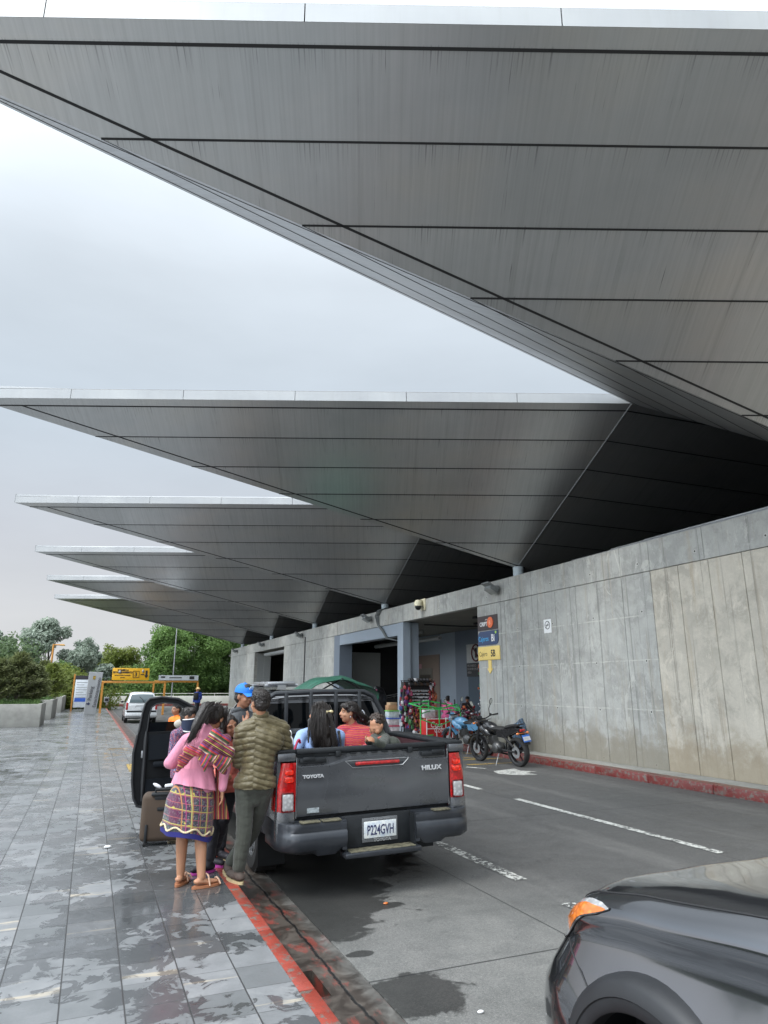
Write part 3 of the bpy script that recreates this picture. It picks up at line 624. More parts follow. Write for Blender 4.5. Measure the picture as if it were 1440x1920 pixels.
b = MB(); rows = [[((-1+2*i/N)*.746, .031, gz(-1+2*i/N)+.001) for i in range(N+1)], [((-1+2*i/N)*.746, .012, 1.195) for i in range(N+1)]]; b.grid(rows)
for i in range(9): b.box((-.42+i*.105, .008, 1.168), (.06, .012, .014), None, .003)
pb(b, 'recess_panel', M_PLAST, gate)
b = MB(); b.box((0, .035, 1.205), (1.50, .075, .045), None, .016); pb(b, 'gate_cap', M_PLAST, gate)
for sx in (-1, 1):
    b = MB(); b.box((sx*.60, -.004, 1.125), (.25, .03, .045), None, .012); b.box((sx*.64, -.012, 1.14), (.12, .03, .04), None, .012); b.box((sx*.36, .0, 1.17), (.05, .03, .055), None, .01); pb(b, 'latch', M_PLAST, gate)
    b = MB(); b.box((sx*.752, -.006, .91), (.006, .012, .50)); pb(b, 'gap_trim', M_STEEL, gate)
b = MB(); b.prism([(-.30, -.022, 1.105), (-.23, -.022, 1.045), (.27, -.022, 1.045), (.335, -.022, 1.105)][::1], (0, .02, 0)); lr = pb(b, 'lamp_surround', M_BUMP, gate)
b = MB(); b.tube([(-.30, -.024, 1.105), (-.23, -.024, 1.045), (.27, -.024, 1.045), (.335, -.024, 1.105), (-.30, -.024, 1.105)], .0035, 6); pb(b, 'lamp_trim', M_STEEL, gate)
b = MB(); b.box((.015, -.03, 1.078), (.44, .022, .03), None, .009); pb(b, 'brake_lamp', M_RED, gate)
M_BADGE = mat('badge_silver', (.6, .61, .62), .35, .4)
textobj('badge', 'TOYOTA', .037, (-.70, -.036, .985), (1, 0, 0), (0, 0, 1), M_BADGE, gate, ext=.006, sx=1.25, bold=.0015)
textobj('badge', 'HILUX', .056, (.46, -.036, .985), (1, 0, 0), (0, 0, 1), M_BADGE, gate, ext=.006, sx=1.28, bold=.0015)
b = MB(); b.box((-.60, -.020, .715), (.11, .004, .04)); pb(b, 'sticker', mat('faded_sticker', (.25, .28, .29), .5, var=.5, vs=60), gate)
# lower apron below the gate
b = MB(); b.b2((-.90, .05, .42), (.90, .09, .67)); pb(b, 'apron', M_PLAST)
# rear bumper with centre step and plate
for sx in (-1, 1):
    b = MB(); rr = []
    for i in range(13):
        a = i/12; x = .33+a*(.945-.33)
        wrap = max(0, (a-.72)/.28); y_ = -.17+.16*wrap**2.2+.01*(1-a); x2 = x-.02*wrap**3
        lo_ = .40+.02*wrap-(0.03 if .1 < a < .5 else 0)
        rr.append([(sx*x2, y_+.06, .64), (sx*x2, y_+.015, .635), (sx*x2, y_+.004, .60), (sx*x2, y_+.012, .565), (sx*x2, y_-.006, .55), (sx*x2, y_-.012, .49), (sx*x2, y_+.004, .43), (sx*x2, y_+.04, lo_), (sx*x2, y_+.11, lo_)])
    y_e = -.01
    rr.append([(sx*.935, .35, z) for z in (.64, .635, .60, .565, .55, .49, .43, .43, .43)])
    b.grid(rr); b.grid([[(sx*(.33+.6*i/6), -.115 if i < 5 else -.02, .64) for i in range(7)], [(sx*(.33+.6*i/6), .05, .64) for i in range(7)]])
    b.b2((.33*sx if sx > 0 else -.37, -.15, .40) if sx > 0 else (-.37, -.15, .40), (.37, .04, .635) if sx > 0 else (-.33, .04, .635))
    pb(b, 'bumper', M_BUMP, smooth=50)
for x_ in (-.66, -.47, .60): b = MB(); b.box((x_, -.13, .646), (.17, .09, .012), None, .004); pb(b, 'step_pad', mat('worn_step_pad', (.10, .092, .06), .7, var=.7, vs=30, bump=.5))
b = MB(); b.box((0, -.125, .355), (.72, .17, .045), None, .012); bs_ = pb(b, 'bumper_step', M_BUMP)
b = MB(); b.box((0, -.13, .3795), (.62, .13, .008), None, .003); pb(b, 'step_pad', mat('worn_step_pad', (.1, .09, .06), .7), bs_)
b = MB(); b.box((0, -.02, .51), (.68, .04, .27), None, .01); b.box((-.33, -.07, .50), (.02, .12, .26)); b.box((.33, -.07, .50), (.02, .12, .26)); pb(b, 'bumper_centre', M_PLAST)
b = MB(); b.box((.02, -.048, .515), (.345, .012, .20), None, .004); pf = pb(b, 'plate_frame', mat('plate_frame_grey', (.10, .105, .11), .4))
b = MB(); b.box((.02, -.057, .517), (.315, .006, .138), None, .003)
def m_plate():
    a = NT('licence_plate'); co = a.co('Object'); n_ = a.noise(co, 25, 4); a.set(base=a.mix(a.mr(n_, .4, .7), (.62, .64, .62), (.38, .44, .52)), rough=.35); return a.m
plt = pb(b, 'plate', m_plate(), pf)
M_INK = mat('plate_ink', (.03, .035, .09), .5)
textobj('plate_number', 'P224GVH', .115, (.022, -.062, .475), (1, 0, 0), (0, 0, 1), M_INK, pf, ext=.001, sx=.56, align='CENTER', bold=.0015)
textobj('frame_text', 'YO SÉ LO QUE TENGO', .018, (.02, -.056, .595), (1, 0, 0), (0, 0, 1), M_CHR, pf, ext=.001, align='CENTER')
textobj('frame_text', 'TOYOTA', .034, (.04, -.056, .418), (1, 0, 0), (0, 0, 1), M_CHR, pf, ext=.001, sx=1.2, align='CENTER', bold=.001)
# tail lamps wrap the corner
for sx in (-1, 1):
    b = MB(); rr = []
    for i in range(11):
        z = .72+.40*i/10; f = i/10
        w_ = .155-.055*max(0, f-.6)/.4*1.2; row = []
        for j in range(11):
            t = j/10; ang = max(0, (t-.62)/.38)*pi/2
            if t <= .62: x = .762+(.885-.762)*t/.62; yy = -.028-.004*sin(pi*t/.62)
            else: x = .885+.048*sin(ang); yy = -.028+.06*(1-cos(ang))+.12*max(0, (t-.8)/.2)
            sh = .045*max(0, f-.55)/.45
            x = x-sh*t if x > .80 else x
            row.append((sx*x, yy, z))
        rr.append(row)
    b.grid(rr)
    tl = pb(b, 'tail_lamp', M_RED, smooth=60)
    b = MB(); b.box((sx*.835, -.041, .80), (.098, .012, .135), None, .012, seg=3); pb(b, 'reverse_lens', M_CLR, tl)
    b = MB(); b.box((sx*.835, -.0395, .80), (.115, .008, .155), None, .014, seg=3); pb(b, 'lens_trim', M_REDD, tl)
    b = MB(); b.box((sx*.828, -.038, .985), (.085, .012, .05), None, .014, seg=3); b.box((sx*.828, -.038, 1.045), (.075, .01, .045), None, .014, seg=3); pb(b, 'lamp_cell', m_lens('bright_red_lens', (.8, .03, .01)), tl)
# wheels, mudflaps, underbody
for sx in (-1, 1):
    for y_ in (1.16, 4.24): wheel(pk, (sx*.775, y_, .385), .385, .255, sx, M_RIM)
    b = MB(); b.prism([(sx*.66, .71, .14), (sx*.92, .70, .14), (sx*.925, .69, .50), (sx*.66, .69, .50)], (0, .012, 0)); pb(b, 'mudflap', M_PLAST)
b = MB(); b.b2((-.7, .1, .34), (.7, 4.9, .48)); b.box((0, 1.9, .30), (1.2, 1.4, .12), None, .04); b.tube([(-.75, 1.16, .385), (.75, 1.16, .385)], .06); b.ell((.0, 1.16, .385), (.16, .16, .14)); b.tube([(-.75, 4.24, .385), (.75, 4.24, .385)], .05); b.tube([(.42, 4, .36), (.45, 1.6, .36), (.62, .9, .42), (.62, .15, .38)], .035); b.box((.35, 2.4, .36), (.3, .9, .16), None, .03)
pb(b, 'chassis', M_DARK)
# cab: right side, rear left door, front left doorway open
CY0, CY1 = 1.62, 3.75
roofz = 1.715
b = MB(); lower = [(1.62, .42), (1.62, 1.17), (3.95, 1.15), (5.0, 1.05), (5.15, .9), (5.15, .50)]+[p for p in arc(4.24, .40, .44, 0, 180, 20) if p[1] > .44][::1]+[(3.7, .42)]
side_prism(b, lower, .895, .925); pb(b, 'body_side', M_PAINT)
b = MB(); side_prism(b, [(1.62, .42), (1.62, 1.17), (2.70, 1.16), (2.72, .42)], -.925, -.895); dr = pb(b, 'rear_door', M_PAINT)
b = MB(); b.tube([(-.935, 1.8, 1.06), (-.955, 1.84, 1.06), (-.955, 2.0, 1.06), (-.935, 2.04, 1.06)], .011); pb(b, 'handle', M_PAINT, dr)
b = MB(); side_prism(b, [(3.72, .5), (3.72, 1.15), (3.95, 1.15), (5.0, 1.05), (5.15, .9), (5.15, .50)]+[p for p in arc(4.24, .40, .44, 0, 180, 20) if p[1] > .44], -.925, -.895); pb(b, 'fender', M_PAINT)
b = MB(); b.b2((-.9, 1.62, .42), (.9, 3.9, .5)); pb(b, 'cab_floor', M_DARK)
b = MB(); b.grid([[(-.90, 3.72, 1.15), (-.5, 3.72, 1.2), (.5, 3.72, 1.2), (.90, 3.72, 1.15)], [(-.88, 4.6, 1.1), (-.5, 4.6, 1.17), (.5, 4.6, 1.17), (.88, 4.6, 1.1)], [(-.84, 5.05, 1.0), (-.5, 5.12, 1.06), (.5, 5.12, 1.06), (.84, 5.05, 1.0)]]); b.b2((-.88, 5.08, .5), (.88, 5.2, 1.0), .03); pb(b, 'hood', M_PAINT)
roof = MB(); rr = []
for y_, z, hw_ in ((1.66, 1.64, .62), (1.75, 1.69, .64), (2.3, roofz, .65), (2.9, 1.71, .64), (3.15, 1.66, .61)):
    rr.append([(-hw_-.05, y_, z-.06), (-hw_, y_, z-.012), (-hw_*.6, y_, z+.008), (0, y_, z+.014), (hw_*.6, y_, z+.008), (hw_, y_, z-.012), (hw_+.05, y_, z-.06)])
roof.grid(rr); roof.grid([[(p[0], p[1], p[2]-.03) for p in r] for r in rr]); pb(roof, 'roof', M_PAINT)
def pillar(y0, z0, x0, y1, z1, x1, w_, nm='pillar'):
    b = MB()
    for sx in (-1, 1): b.prism([(sx*x0, y0-w_/2, z0), (sx*x0, y0+w_/2, z0), (sx*x1, y1+w_/2, z1), (sx*x1, y1-w_/2, z1)], (-sx*.05, 0, 0))
    pb(b, nm, M_PAINT)
pillar(1.69, 1.16, .89, 1.75, 1.64, .69, .13); pillar(2.66, 1.15, .89, 2.55, 1.66, .69, .07); pillar(3.78, 1.14, .89, 3.1, 1.63, .67, .06)
for sx in (-1, 1):
    b = MB(); b.prism([(sx*.872, 1.75, 1.16), (sx*.872, 2.64, 1.15), (sx*.675, 2.53, 1.65), (sx*.675, 1.80, 1.63)], (-sx*.006, 0, 0)); pb(b, 'side_window', M_GL)
b = MB(); b.prism([(.872, 2.70, 1.15), (.872, 3.72, 1.14), (.665, 3.08, 1.63), (.675, 2.57, 1.66)], (-.006, 0, 0)); pb(b, 'side_window', M_GL)
b = MB(); b.prism([(-.84, 3.80, 1.17), (.84, 3.80, 1.17), (.64, 3.12, 1.66), (-.64, 3.12, 1.66)], (0, .01, 0)); pb(b, 'windscreen', M_GL)
b = MB(); b.prism([(-.87, 1.63, 1.15), (.87, 1.63, 1.15), (.80, 1.655, 1.30), (-.80, 1.655, 1.30)], (0, .05, 0)); b.prism([(-.80, 1.652, 1.28), (-.70, 1.652, 1.30), (-.62, 1.672, 1.60), (-.68, 1.672, 1.60)], (0, .05, 0)); b.prism([(.80, 1.652, 1.28), (.70, 1.652, 1.30), (.62, 1.672, 1.60), (.68, 1.672, 1.60)], (0, .05, 0)); b.prism([(-.68, 1.671, 1.58), (.68, 1.671, 1.58), (.62, 1.68, 1.65), (-.62, 1.68, 1.65)], (0, .05, 0)); pb(b, 'cab_back', M_PAINT)
b = MB(); b.prism([(-.72, 1.66, 1.29), (.72, 1.66, 1.29), (.64, 1.682, 1.59), (-.64, 1.682, 1.59)], (0, .008, 0)); pb(b, 'rear_window', m_glass('black_rear_glass', (.003, .004, .005), .04, IOR=1.3))
b = MB()
for y_ in (2.1, 3.05):
    for x in (-.4, .4): b.box((x, y_, .78), (.52, .5, .18), None, .05); b.box((x, y_-.22, 1.08), (.5, .14, .55), Matrix.Rotation(-.18, 3, 'X'), .05); b.box((x, y_-.27, 1.42), (.26, .1, .16), None, .04)
pb(b, 'seat', mat('seat_fabric', (.03, .03, .034), .9))
b = MB(); b.box((0, 3.72, 1.0), (1.7, .3, .32), None, .08); b.lathe([(.17, -.012), (.19, 0), (.17, .012)], (-.4, 3.45, 1.08), (0, -1, .45), 24); pb(b, 'dashboard', M_PLAST)
# headache rack: bars in front of the rear window
b = MB()
yk = 1.50
b.tube([(-.80, yk, 1.2), (-.79, yk+.02, 1.42), (-.70, yk+.04, 1.62), (-.58, yk+.05, 1.69), (0, yk+.05, 1.70), (.48, yk+.05, 1.69), (.60, yk+.04, 1.64), (.70, yk+.02, 1.45), (.76, yk, 1.2)], .030, 10)
for x in (-.46, -.17, .13, .42): b.box((x, yk+.03, 1.45), (.042, .035, .50), None, .006)
b.tube([(-.74, yk+.04, 1.255), (.72, yk+.04, 1.255)], .022, 8)
pb(b, 'cab_rack', mat('satin_black_metal', (.03, .033, .037), .4, .3))
b = MB(); b.box((-.42, 2.35, 1.80), (.34, .9, .05), None, .02); b.tube([(-.62, 1.95, 1.78), (-.22, 1.95, 1.78)], .02); b.tube([(-.62, 2.7, 1.78), (-.22, 2.7, 1.78)], .02); b.box((-.42, 2.3, 1.755), (.1, .8, .05)); pb(b, 'roof_rack', M_RIM)
# open front left door, swung out square to the body, inside face to the rear
# door frame local: u outward from hinge, z up; hinge at x=-.93, y=3.70
dth = radians(8)
hinge = V((-.93, 3.68, 0)); du = V((-cos(dth), sin(dth)*-1*0-.02, 0)).normalized(); dn_ = V((0, -1, 0))
def dp(u, z, d=0): return hinge+du*u+dn_*d+V((0, 0, z))
outl = [(0.02, .42), (.25, .33), (.84, .28), (.92, .30), (.97, .40), (1.0, .60), (1.01, .95), (.975, 1.17), (.955, 1.25), (.93, 1.45), (.90, 1.575), (.85, 1.63), (.70, 1.648), (.48, 1.62), (.25, 1.50), (.02, 1.20)]
win = [(.15, 1.22), (.86, 1.205), (.845, 1.42), (.82, 1.52), (.76, 1.555), (.66, 1.565), (.50, 1.54), (.32, 1.44)]
b = MB()
# ring around the window plus solid lower half
low = [p for p in outl if p[1] <= 1.2]
b.prism([dp(u, z) for u, z in [(0.02, 1.20)]+outl[:7]+[(.975, 1.17), (.965, 1.205)]], -dn_*.09)
fr_o = [(.965, 1.205), (.955, 1.25), (.93, 1.45), (.90, 1.575), (.85, 1.63), (.70, 1.648), (.48, 1.62), (.25, 1.50), (.02, 1.20)]
fr_i = [(.86, 1.205), (.855, 1.26), (.845, 1.42), (.82, 1.52), (.76, 1.56), (.66, 1.575), (.49, 1.55), (.31, 1.44), (.14, 1.205)]
for i in range(8):
    b.prism([dp(*fr_o[i]), dp(*fr_o[i+1]), dp(*fr_i[i+1]), dp(*fr_i[i])], -dn_*.06)
door = pb(b, 'open_front_door', mat('door_inner_black', (.005, .006, .007), .5, var=.2, vs=4, Specular_IOR_Level=.25), smooth=45)
door['label'] = 'open front door seen from its dark inner side'
b = MB(); b.tube([dp(u, z, .012) for u, z in fr_o[:-1]], .016, 8); b.tube([dp(u, z, .012) for u, z in outl[1:8]], .018, 8); b.tube([dp(u, z, .012) for u, z in fr_i], .010, 8); b.tube([dp(.87, z, .03) for z in (.36, .6, .9, 1.1, 1.22)], [.015, .03, .025, .03, .012], 8); pb(b, 'door_seal', mat('door_rubber', (.018, .019, .021), .4), door)
b = MB(); b.prism([dp(.10, .46, .03), dp(.84, .40, .03), dp(.84, .62, .03), dp(.10, .62, .03)], -dn_*.028); b.prism([dp(.10, .86, .05), dp(.82, .86, .05), dp(.84, 1.17, .02), dp(.10, 1.17, .02)], -dn_*.05)
b.box(dp(.45, .80, .05), (.62, .08, .07), None, .025); b.box(dp(.45, 1.0, .055), (.16, .03, .035), None, .01); pb(b, 'door_trim', mat('door_card', (.004, .006, .009), .7, Specular_IOR_Level=.2), door)
b = MB(); b.prism([dp(.15, 1.205, -.03), dp(.862, 1.205, -.03), dp(.853, 1.325, -.03), dp(.22, 1.325, -.03)], -dn_*.006)
def m_tint():
    a = NT('tinted_glass'); a.set(base=(.015, .018, .022), rough=.02, Transmission_Weight=.75, IOR=1.1, Specular_IOR_Level=.5); return a.m
M_TINT = m_tint(); pb(b, 'door_glass', M_TINT, door)
b = MB(); b.box(dp(.90, .93, .02), (.03, .03, .09), None, .008); pb(b, 'latch', M_STEEL, door)
b = MB(); b.box(dp(.20, 1.25, -.22), (.17, .10, .22), None, .04); pb(b, 'wing_mirror', M_PLAST, door)

# ---- second pickup ahead carrying a green tarpaulin
def m_tarp():
    a = NT('green_tarpaulin'); co = a.co('Object'); n_ = a.noise(co, 5, 6, .6, .5); a.set(base=a.mix(a.mr(n_, .3, .7), (.008, .065, .04), (.02, .14, .085)), rough=.45).bump(n_, .8, .05); return a.m
M_TARP = m_tarp()
ts = thing('covered_stall', 'green tarpaulin stretched over a dark frame beyond the pickup cab', 'stall', (5.5, 16.2, -.15))
b = MB(); rows = []
for i in range(17):
    u = i/16; x = -.92+1.84*u; arch_ = sin(pi*(u*.9+.05))**.6; row = []
    for j in range(9):
        v_ = j/8; y_ = -.9+1.8*v_; row.append((x, y_, 1.52+.50*arch_-(.10*abs(2*v_-1)**2)+.03*sin(7*u+5*v_)+.02*sin(15*u-4*v_)))
    rows.append(row)
for sx, i0 in ((-1, 0), (1, 16)):
    ext = [(p[0]+sx*.06+.02*sin(5*p[1]), p[1], p[2]-.42+.06*sin(6*p[1])) for p in rows[i0]]
    rows = [ext]+rows if sx < 0 else rows+[ext]
b.grid(rows); b.grid([[(p[0]*.99, p[1], p[2]-.012) for p in r] for r in rows]); b.build('tarpaulin', M_TARP, ts, smooth=80)
b = MB()
for sx in (-.88, .88):
    for sy in (-.8, .8): b.tube([(sx, sy, 0), (sx, sy, 1.5), (0, sy, 1.95)], .02)
b.b2((-.85, -.8, .35), (.85, .8, .95), .03); b.build('frame', M_DARK, ts)

# ---- small white hatchback parked at the far end of the kerb
M_WCAR = mat('white_car_paint', (.62, .64, .65), .25, .05, var=.04, coat=1)
wc = thing('parked_car', 'small white hatchback seen from behind, parked at the far kerb', 'car', (2.46, 36.6, -.15))
def loft(b, secs, closed=True): b.grid(secs, closed=closed)
def section(y_, zb, zt, hw_, top, n=8, zw=None):
    """closed cross section: lower body half width hw_, belt zw, roof half width top"""
    pts = [(-hw_*.93, zb), (-hw_, zb+.12), (-hw_, (zw or zt)-.12), (-hw_*.97, (zw or zt)), (-top, zt-.05), (-top*.8, zt), (0, zt+.015)]
    pts = pts+[(-x, z) for x, z in pts[-2::-1]]; return [(x, y_, z) for x, z in pts]
b = MB()
S_ = [section(.0, .38, .84, .70, .66, zw=.80), section(.04, .26, .98, .755, .70, zw=.88), section(.14, .24, 1.22, .76, .63, zw=.92), section(.32, .24, 1.42, .765, .58, zw=.94), section(.6, .22, 1.47, .765, .575, zw=.94), section(1.6, .22, 1.49, .765, .575, zw=.93), section(2.1, .22, 1.42, .765, .56, zw=.93), section(2.65, .22, .98, .76, .64, zw=.90), section(3.2, .25, .86, .74, .62, zw=.80), section(3.45, .3, .7, .66, .6, zw=.66)]
loft(b, S_); b.faces([p for p in S_[0]], [tuple(range(len(S_[0])))]); b.faces([p for p in S_[-1]], [tuple(range(len(S_[0])))[::-1]])
b.build('body', M_WCAR, wc, smooth=40)
b = MB(); b.grid([[(-.60, .015, .97), (0, -.0, .97), (.60, .015, .97)], [(-.57, .06, 1.15), (0, .05, 1.16), (.57, .06, 1.15)], [(-.51, .19, 1.36), (0, .18, 1.385), (.51, .19, 1.36)]]); rg = b.build('rear_window', m_glass('pale_rear_glass', (.10, .13, .14), .05), wc)
b = MB(); b.tube([(.1, -.02, .97), (.02, .03, 1.12), (-.14, .10, 1.26)], .014); b.build('wiper', M_BLK, rg)
for sx in (-1, 1):
    b = MB(); b.box((sx*.69, .02, .80), (.11, .07, .36), None, .03); b.build('tail_lamp', M_RED, wc)
    b = MB(); b.prism([(sx*.70, .45, .98), (sx*.735, 2.4, .97), (sx*.60, 2.0, 1.36), (sx*.60, .55, 1.36)], (sx*.022, 0, 0)); b.build('side_window', M_GL, wc)
    b = MB(); b.box((sx*.84, 2.2, .98), (.14, .08, .1), None, .03); b.build('wing_mirror', M_BLK, wc)
    for y_ in (.62, 2.85): wheel(wc, (sx*.68, y_, .27), .27, .16, sx)
b = MB(); b.box((0, -.01, .42), (1.5, .16, .2), None, .05); b.build('bumper', M_WCAR, wc)
b = MB(); b.box((0, -.095, .555), (1.4, .02, .08), None, .01); b.b2((-.6, .05, .2), (.6, 3, .3)); b.build('bumper_trim', M_PLAST, wc)
b = MB(); b.box((.1, -.012, .72), (.30, .02, .13), None, .004); b.build('plate', mat('pale_plate', (.4, .42, .45), .4, var=.3, vs=60), wc)
b = MB(); b.tube([(-.30, -.01, .74), (-.28, -.012, .82), (.30, -.012, .82), (.32, -.01, .74)], .008); b.build('hatch_crease', M_BLK, wc)
b = MB(); b.prism([(-.05, -.02, .69), (.02, -.02, .69), (.02, -.02, .71)], (0, .001, 0)); b.build('hatch_badge', M_CHR, wc)

# ---- grey SUV in the near right corner
sv = thing('parked_suv', 'glossy dark grey SUV in the near right corner, only its front wing and bonnet visible', 'car', (1.79, 2.90, -.15))
def ip(x, t):
    for (a, va), (c, vc) in zip(t[:-1], t[1:]):
        if x <= c: f = max(0, (x-a)/(c-a)); f = f*f*(3-2*f)*.35+f*.65; return va+(vc-va)*f
    return t[-1][1]
ZS = [(0, .80), (.25, .87), (.5, .945), (.8, 1.0), (1.4, 1.075), (2.2, 1.10), (4.2, 1.14)]
ZC = [(.1, .84), (.35, .95), (.65, 1.04), (1.0, 1.10), (1.45, 1.15), (4.4, 1.16)]
def edge(s):
    """plan curve: s in [0,1] front centre -> corner, >1 along the side in metres"""
    if s < .35: return (.92-(.92-.60)*s/.35, -.05*(1-(s/.35)**2)+.0, 0)
    if s < 1:
        t = (s-.35)/.65*pi/2; n_ = 2/2.5; return (.60*(1-sin(t)**n_), .62*(1-cos(t)**n_), 0)
    return (0.0-.0, .62+(s-1), 0)
ROWZ = [(.0, .055), (.12, .012), (.30, -.004), (.42, .0), (.54, .020), (.66, .052), (.76, .084), (.80, .092), (.83, .094), (.87, .086), (.91, .082), (.935, .088), (.965, .102), (1.0, .13)]
OLDZ = [0, .12, .30, .50, .66, .80, .90, .965, 1.0]
def spt(s, r, off=0):
    x, y_, _ = edge(s); fz, ins = ROWZ[r] if off == 0 else (0, 0)
    if off != 0:
        r = min(max(r, 0), 7.999); fz = OLDZ[int(r)]+(OLDZ[int(r)+1]-OLDZ[int(r)])*(r-int(r))
        for (f0, i0), (f1, i1) in zip(ROWZ[:-1], ROWZ[1:]):
            if f0 <= fz <= f1: ins = i0+(i1-i0)*(fz-f0)/(f1-f0)
    zs = ip(max(y_, 0), ZS); z = .25+(zs-.25)*fz
    e = .002; x2, y2, _ = edge(s+e); tx, ty = x2-x, y2-y_; l_ = hypot(tx, ty) or 1; nx, ny = ty/l_, -tx/l_
    # outward normal points to smaller x / smaller y
    if nx > .01 or (abs(nx) < .01 and ny > 0): nx, ny = -nx, -ny
    front = max(0, -ny); lean = front*max(0, fz-.55)*.34; ins = ins*(1-.65*front) if fz > .42 else ins
    ins2 = ins+lean; return V((x-nx*(ins2-off), -(y_-ny*(ins2-off)), z))
SS = [i/34*1.0 for i in range(34)]+[1+i*.05 for i in range(0, 74)]
rows = []
for s in SS:
    col_ = [spt(s, r) for r in range(len(ROWZ))]
    x, y_, _ = edge(s); E_ = col_[-1]; Yc = max(y_, 0)
    T = V((.92, -max(.30+Yc*.62 if Yc < .8 else Yc, Yc if Yc > .8 else 0), 0)); T.z = ip(-T.y, ZC)
    for h in (.05, .12, .22, .36, .52, .68, .84, 1.0):
        P_ = E_.lerp(T, h); k2 = 1-(1-h)**2.2; P_.z = E_.z+(T.z-E_.z)*k2+.018*sin(pi*min(1, h*2.2))*(1 if h < .46 else 0); col_.append(P_)
    rows.append(col_)
b = MB(); b.grid(rows)
WY, WZ, WR = .90, .325, .415
kill = [f for f in b.b.faces if f.calc_center_median().x < .2 and hypot(-f.calc_center_median().y-WY, f.calc_center_median().z-WZ) < WR+.02]
kill += [f for f in b.b.faces if f.calc_center_median().x < .2 and hypot(-f.calc_center_median().y-WY-2.7, f.calc_center_median().z-WZ) < WR+.02]
bmesh.ops.delete(b.b, geom=kill, context='FACES')
# other half of the car
g_ = bmesh.ops.duplicate(b.b, geom=b.b.verts[:]+b.b.edges[:]+b.b.faces[:]); mv = [v for v in g_['geom'] if isinstance(v, bmesh.types.BMVert)]
for v in mv: v.co.x = 1.84-v.co.x
bmesh.ops.remove_doubles(b.b, verts=b.b.verts[:], dist=.0005)
M_SUV = mat('suv_grey_paint', (.105, .11, .12), .10, .85, var=.02, vs=1, coat=1.0)
sb = b.build('body', M_SUV, sv, smooth=True)
b = MB(); prf = [(WR-.050, .06), (WR-.050, -.006), (WR-.042, -.012), (WR-.008, -.010), (WR-.004, -.016), (WR+.030, -.006), (WR+.050, .012), (WR+.058, .04), (WR+.062, .14)]; rr = []
for i in range(41):
    a_ = radians(-22+224*i/40); rr.append([(h, -(WY-cos(a_)*r), WZ+sin(a_)*r) for r, h in prf])
b.grid(rr); b.build('arch_flare', mat('satin_arch_plastic', (.014, .015, .017), .5), sv, smooth=50)
b = MB()
for yy in (WY, WY+2.7): b.lathe([(WR-.0, .04), (WR-.0, .30), (.05, .32), (.05, .30)], (0, -yy, WZ), (1, 0, 0), 40, closed=False)
b.b2((.1, -4.2, .22), (1.74, -.25, .42)); b.build('wheel_liner', M_DARK, sv)
for x_, sd_ in ((.135, -1), (1.705, 1)):
    for yy in (WY, WY+2.7): wheel(sv, (x_, -yy, WZ-.045), .315, .225, sd_, M_RIM, 5)
def poly_on(pts, off=.004): return [spt(s, r, off) for s, r in pts]
b = MB(); b.tube([spt(.84, 4.9, .0015), spt(.90, 4.4, .0015), spt(.96, 3.9, .0015), spt(1.0, 3.3, .0015), spt(1.02, 2.7, .0015), spt(1.05, 2.0, .0015)], .0035, 6)
b.tube([r_[14] + V((0, 0, .001)) for r_ in rows[24:62]], .004, 6); b.build('panel_gap', M_BLK, sv)
# wrapped headlamp: amber corner
def patch(name, s0, s1, r0, r1, m_, off, par, n=10, skew=0):
    b = MB(); out = []
    for i in range(n+1):
        row = []
        for j in range(n+1):
            f = j/n; s = s0+(s1-s0)*i/n+skew*f; rr_ = r0+(r1-r0)*f; lo = int(rr_); lo = min(lo, 7); fr = rr_-lo
            row.append(spt(s, lo, off).lerp(spt(s, lo+1, off), fr))
        out.append(row)
    b.grid(out); return b.build(name, m_, par, smooth=True)
def lamp(name, s0, s1, rlo, rhi, m_, off, par, n=14):
    b = MB(); out = []
    for i in range(n+1):
        row = []; s = s0+(s1-s0)*i/n
        for j in range(n+1): row.append(spt(s, rlo(s)+(rhi(s)-rlo(s))*j/n, off))
        out.append(row)
    b.grid(out); return b.build(name, m_, par, smooth=True)
rl = lambda s: 4.9+max(0, (s-.80)/.23)*1.9
hl = lamp('headlamp', .45, 1.035, rl, lambda s: 7.9-max(0, (s-.97)/.065)*1.0, M_CLR, .003, sv)
lamp('amber_lamp', .835, 1.02, lambda s: rl(s)+.12, lambda s: 7.35-max(0, (s-.95)/.07)*.5, M_AMB, .0065, hl)
b = MB(); b.tube([spt(s, rl(s), .003) for s in [.6+.0435*i for i in range(11)]]+[spt(1.038, 7, .003)], .0025, 6); b.build('lamp_trim', M_BLK, hl)
b = MB(); b.box((.92, .02, .58), (.80, .05, .20), None, .02); b.build('grille', M_PLAST, sv)
# greenhouse
b = MB(); sec = []
for y_, z, x_ in ((-1.38, 1.14, .10), (-1.75, 1.38, .2), (-2.15, 1.60, .29), (-2.6, 1.68, .31), (-3.5, 1.66, .31), (-4.1, 1.5, .28), (-4.3, 1.15, .2)):
    sec.append([(x_-.0, y_, z-.03), (x_+.06, y_, z), (.92, y_, z+.02), (1.84-x_-.06, y_, z), (1.84-x_, y_, z-.03)])
b.grid(sec); b.build('roof_and_screens', M_GL, sv, smooth=40)
b = MB(); b.prism([(.08, -1.5, 1.09), (.08, -4.2, 1.14), (.28, -3.9, 1.6), (.30, -2.3, 1.6)], (.006, 0, 0)); b.prism([(1.76, -1.5, 1.09), (1.76, -4.2, 1.14), (1.56, -3.9, 1.6), (1.54, -2.3, 1.6)], (-.006, 0, 0)); b.build('side_window', M_GL, sv)
b = MB(); b.box((.9, -1.36, 1.135), (1.45, .1, .03), None, .01); b.tube([(.25, -1.30, 1.16), (.7, -1.42, 1.19), (1.0, -1.5, 1.23)], .009); b.build('cowl', M_BLK, sv)
b = MB(); b.b2((.05, -4.32, .3), (1.79, -4.24, 1.16), .03); b.build('tailgate', M_SUV, sv)

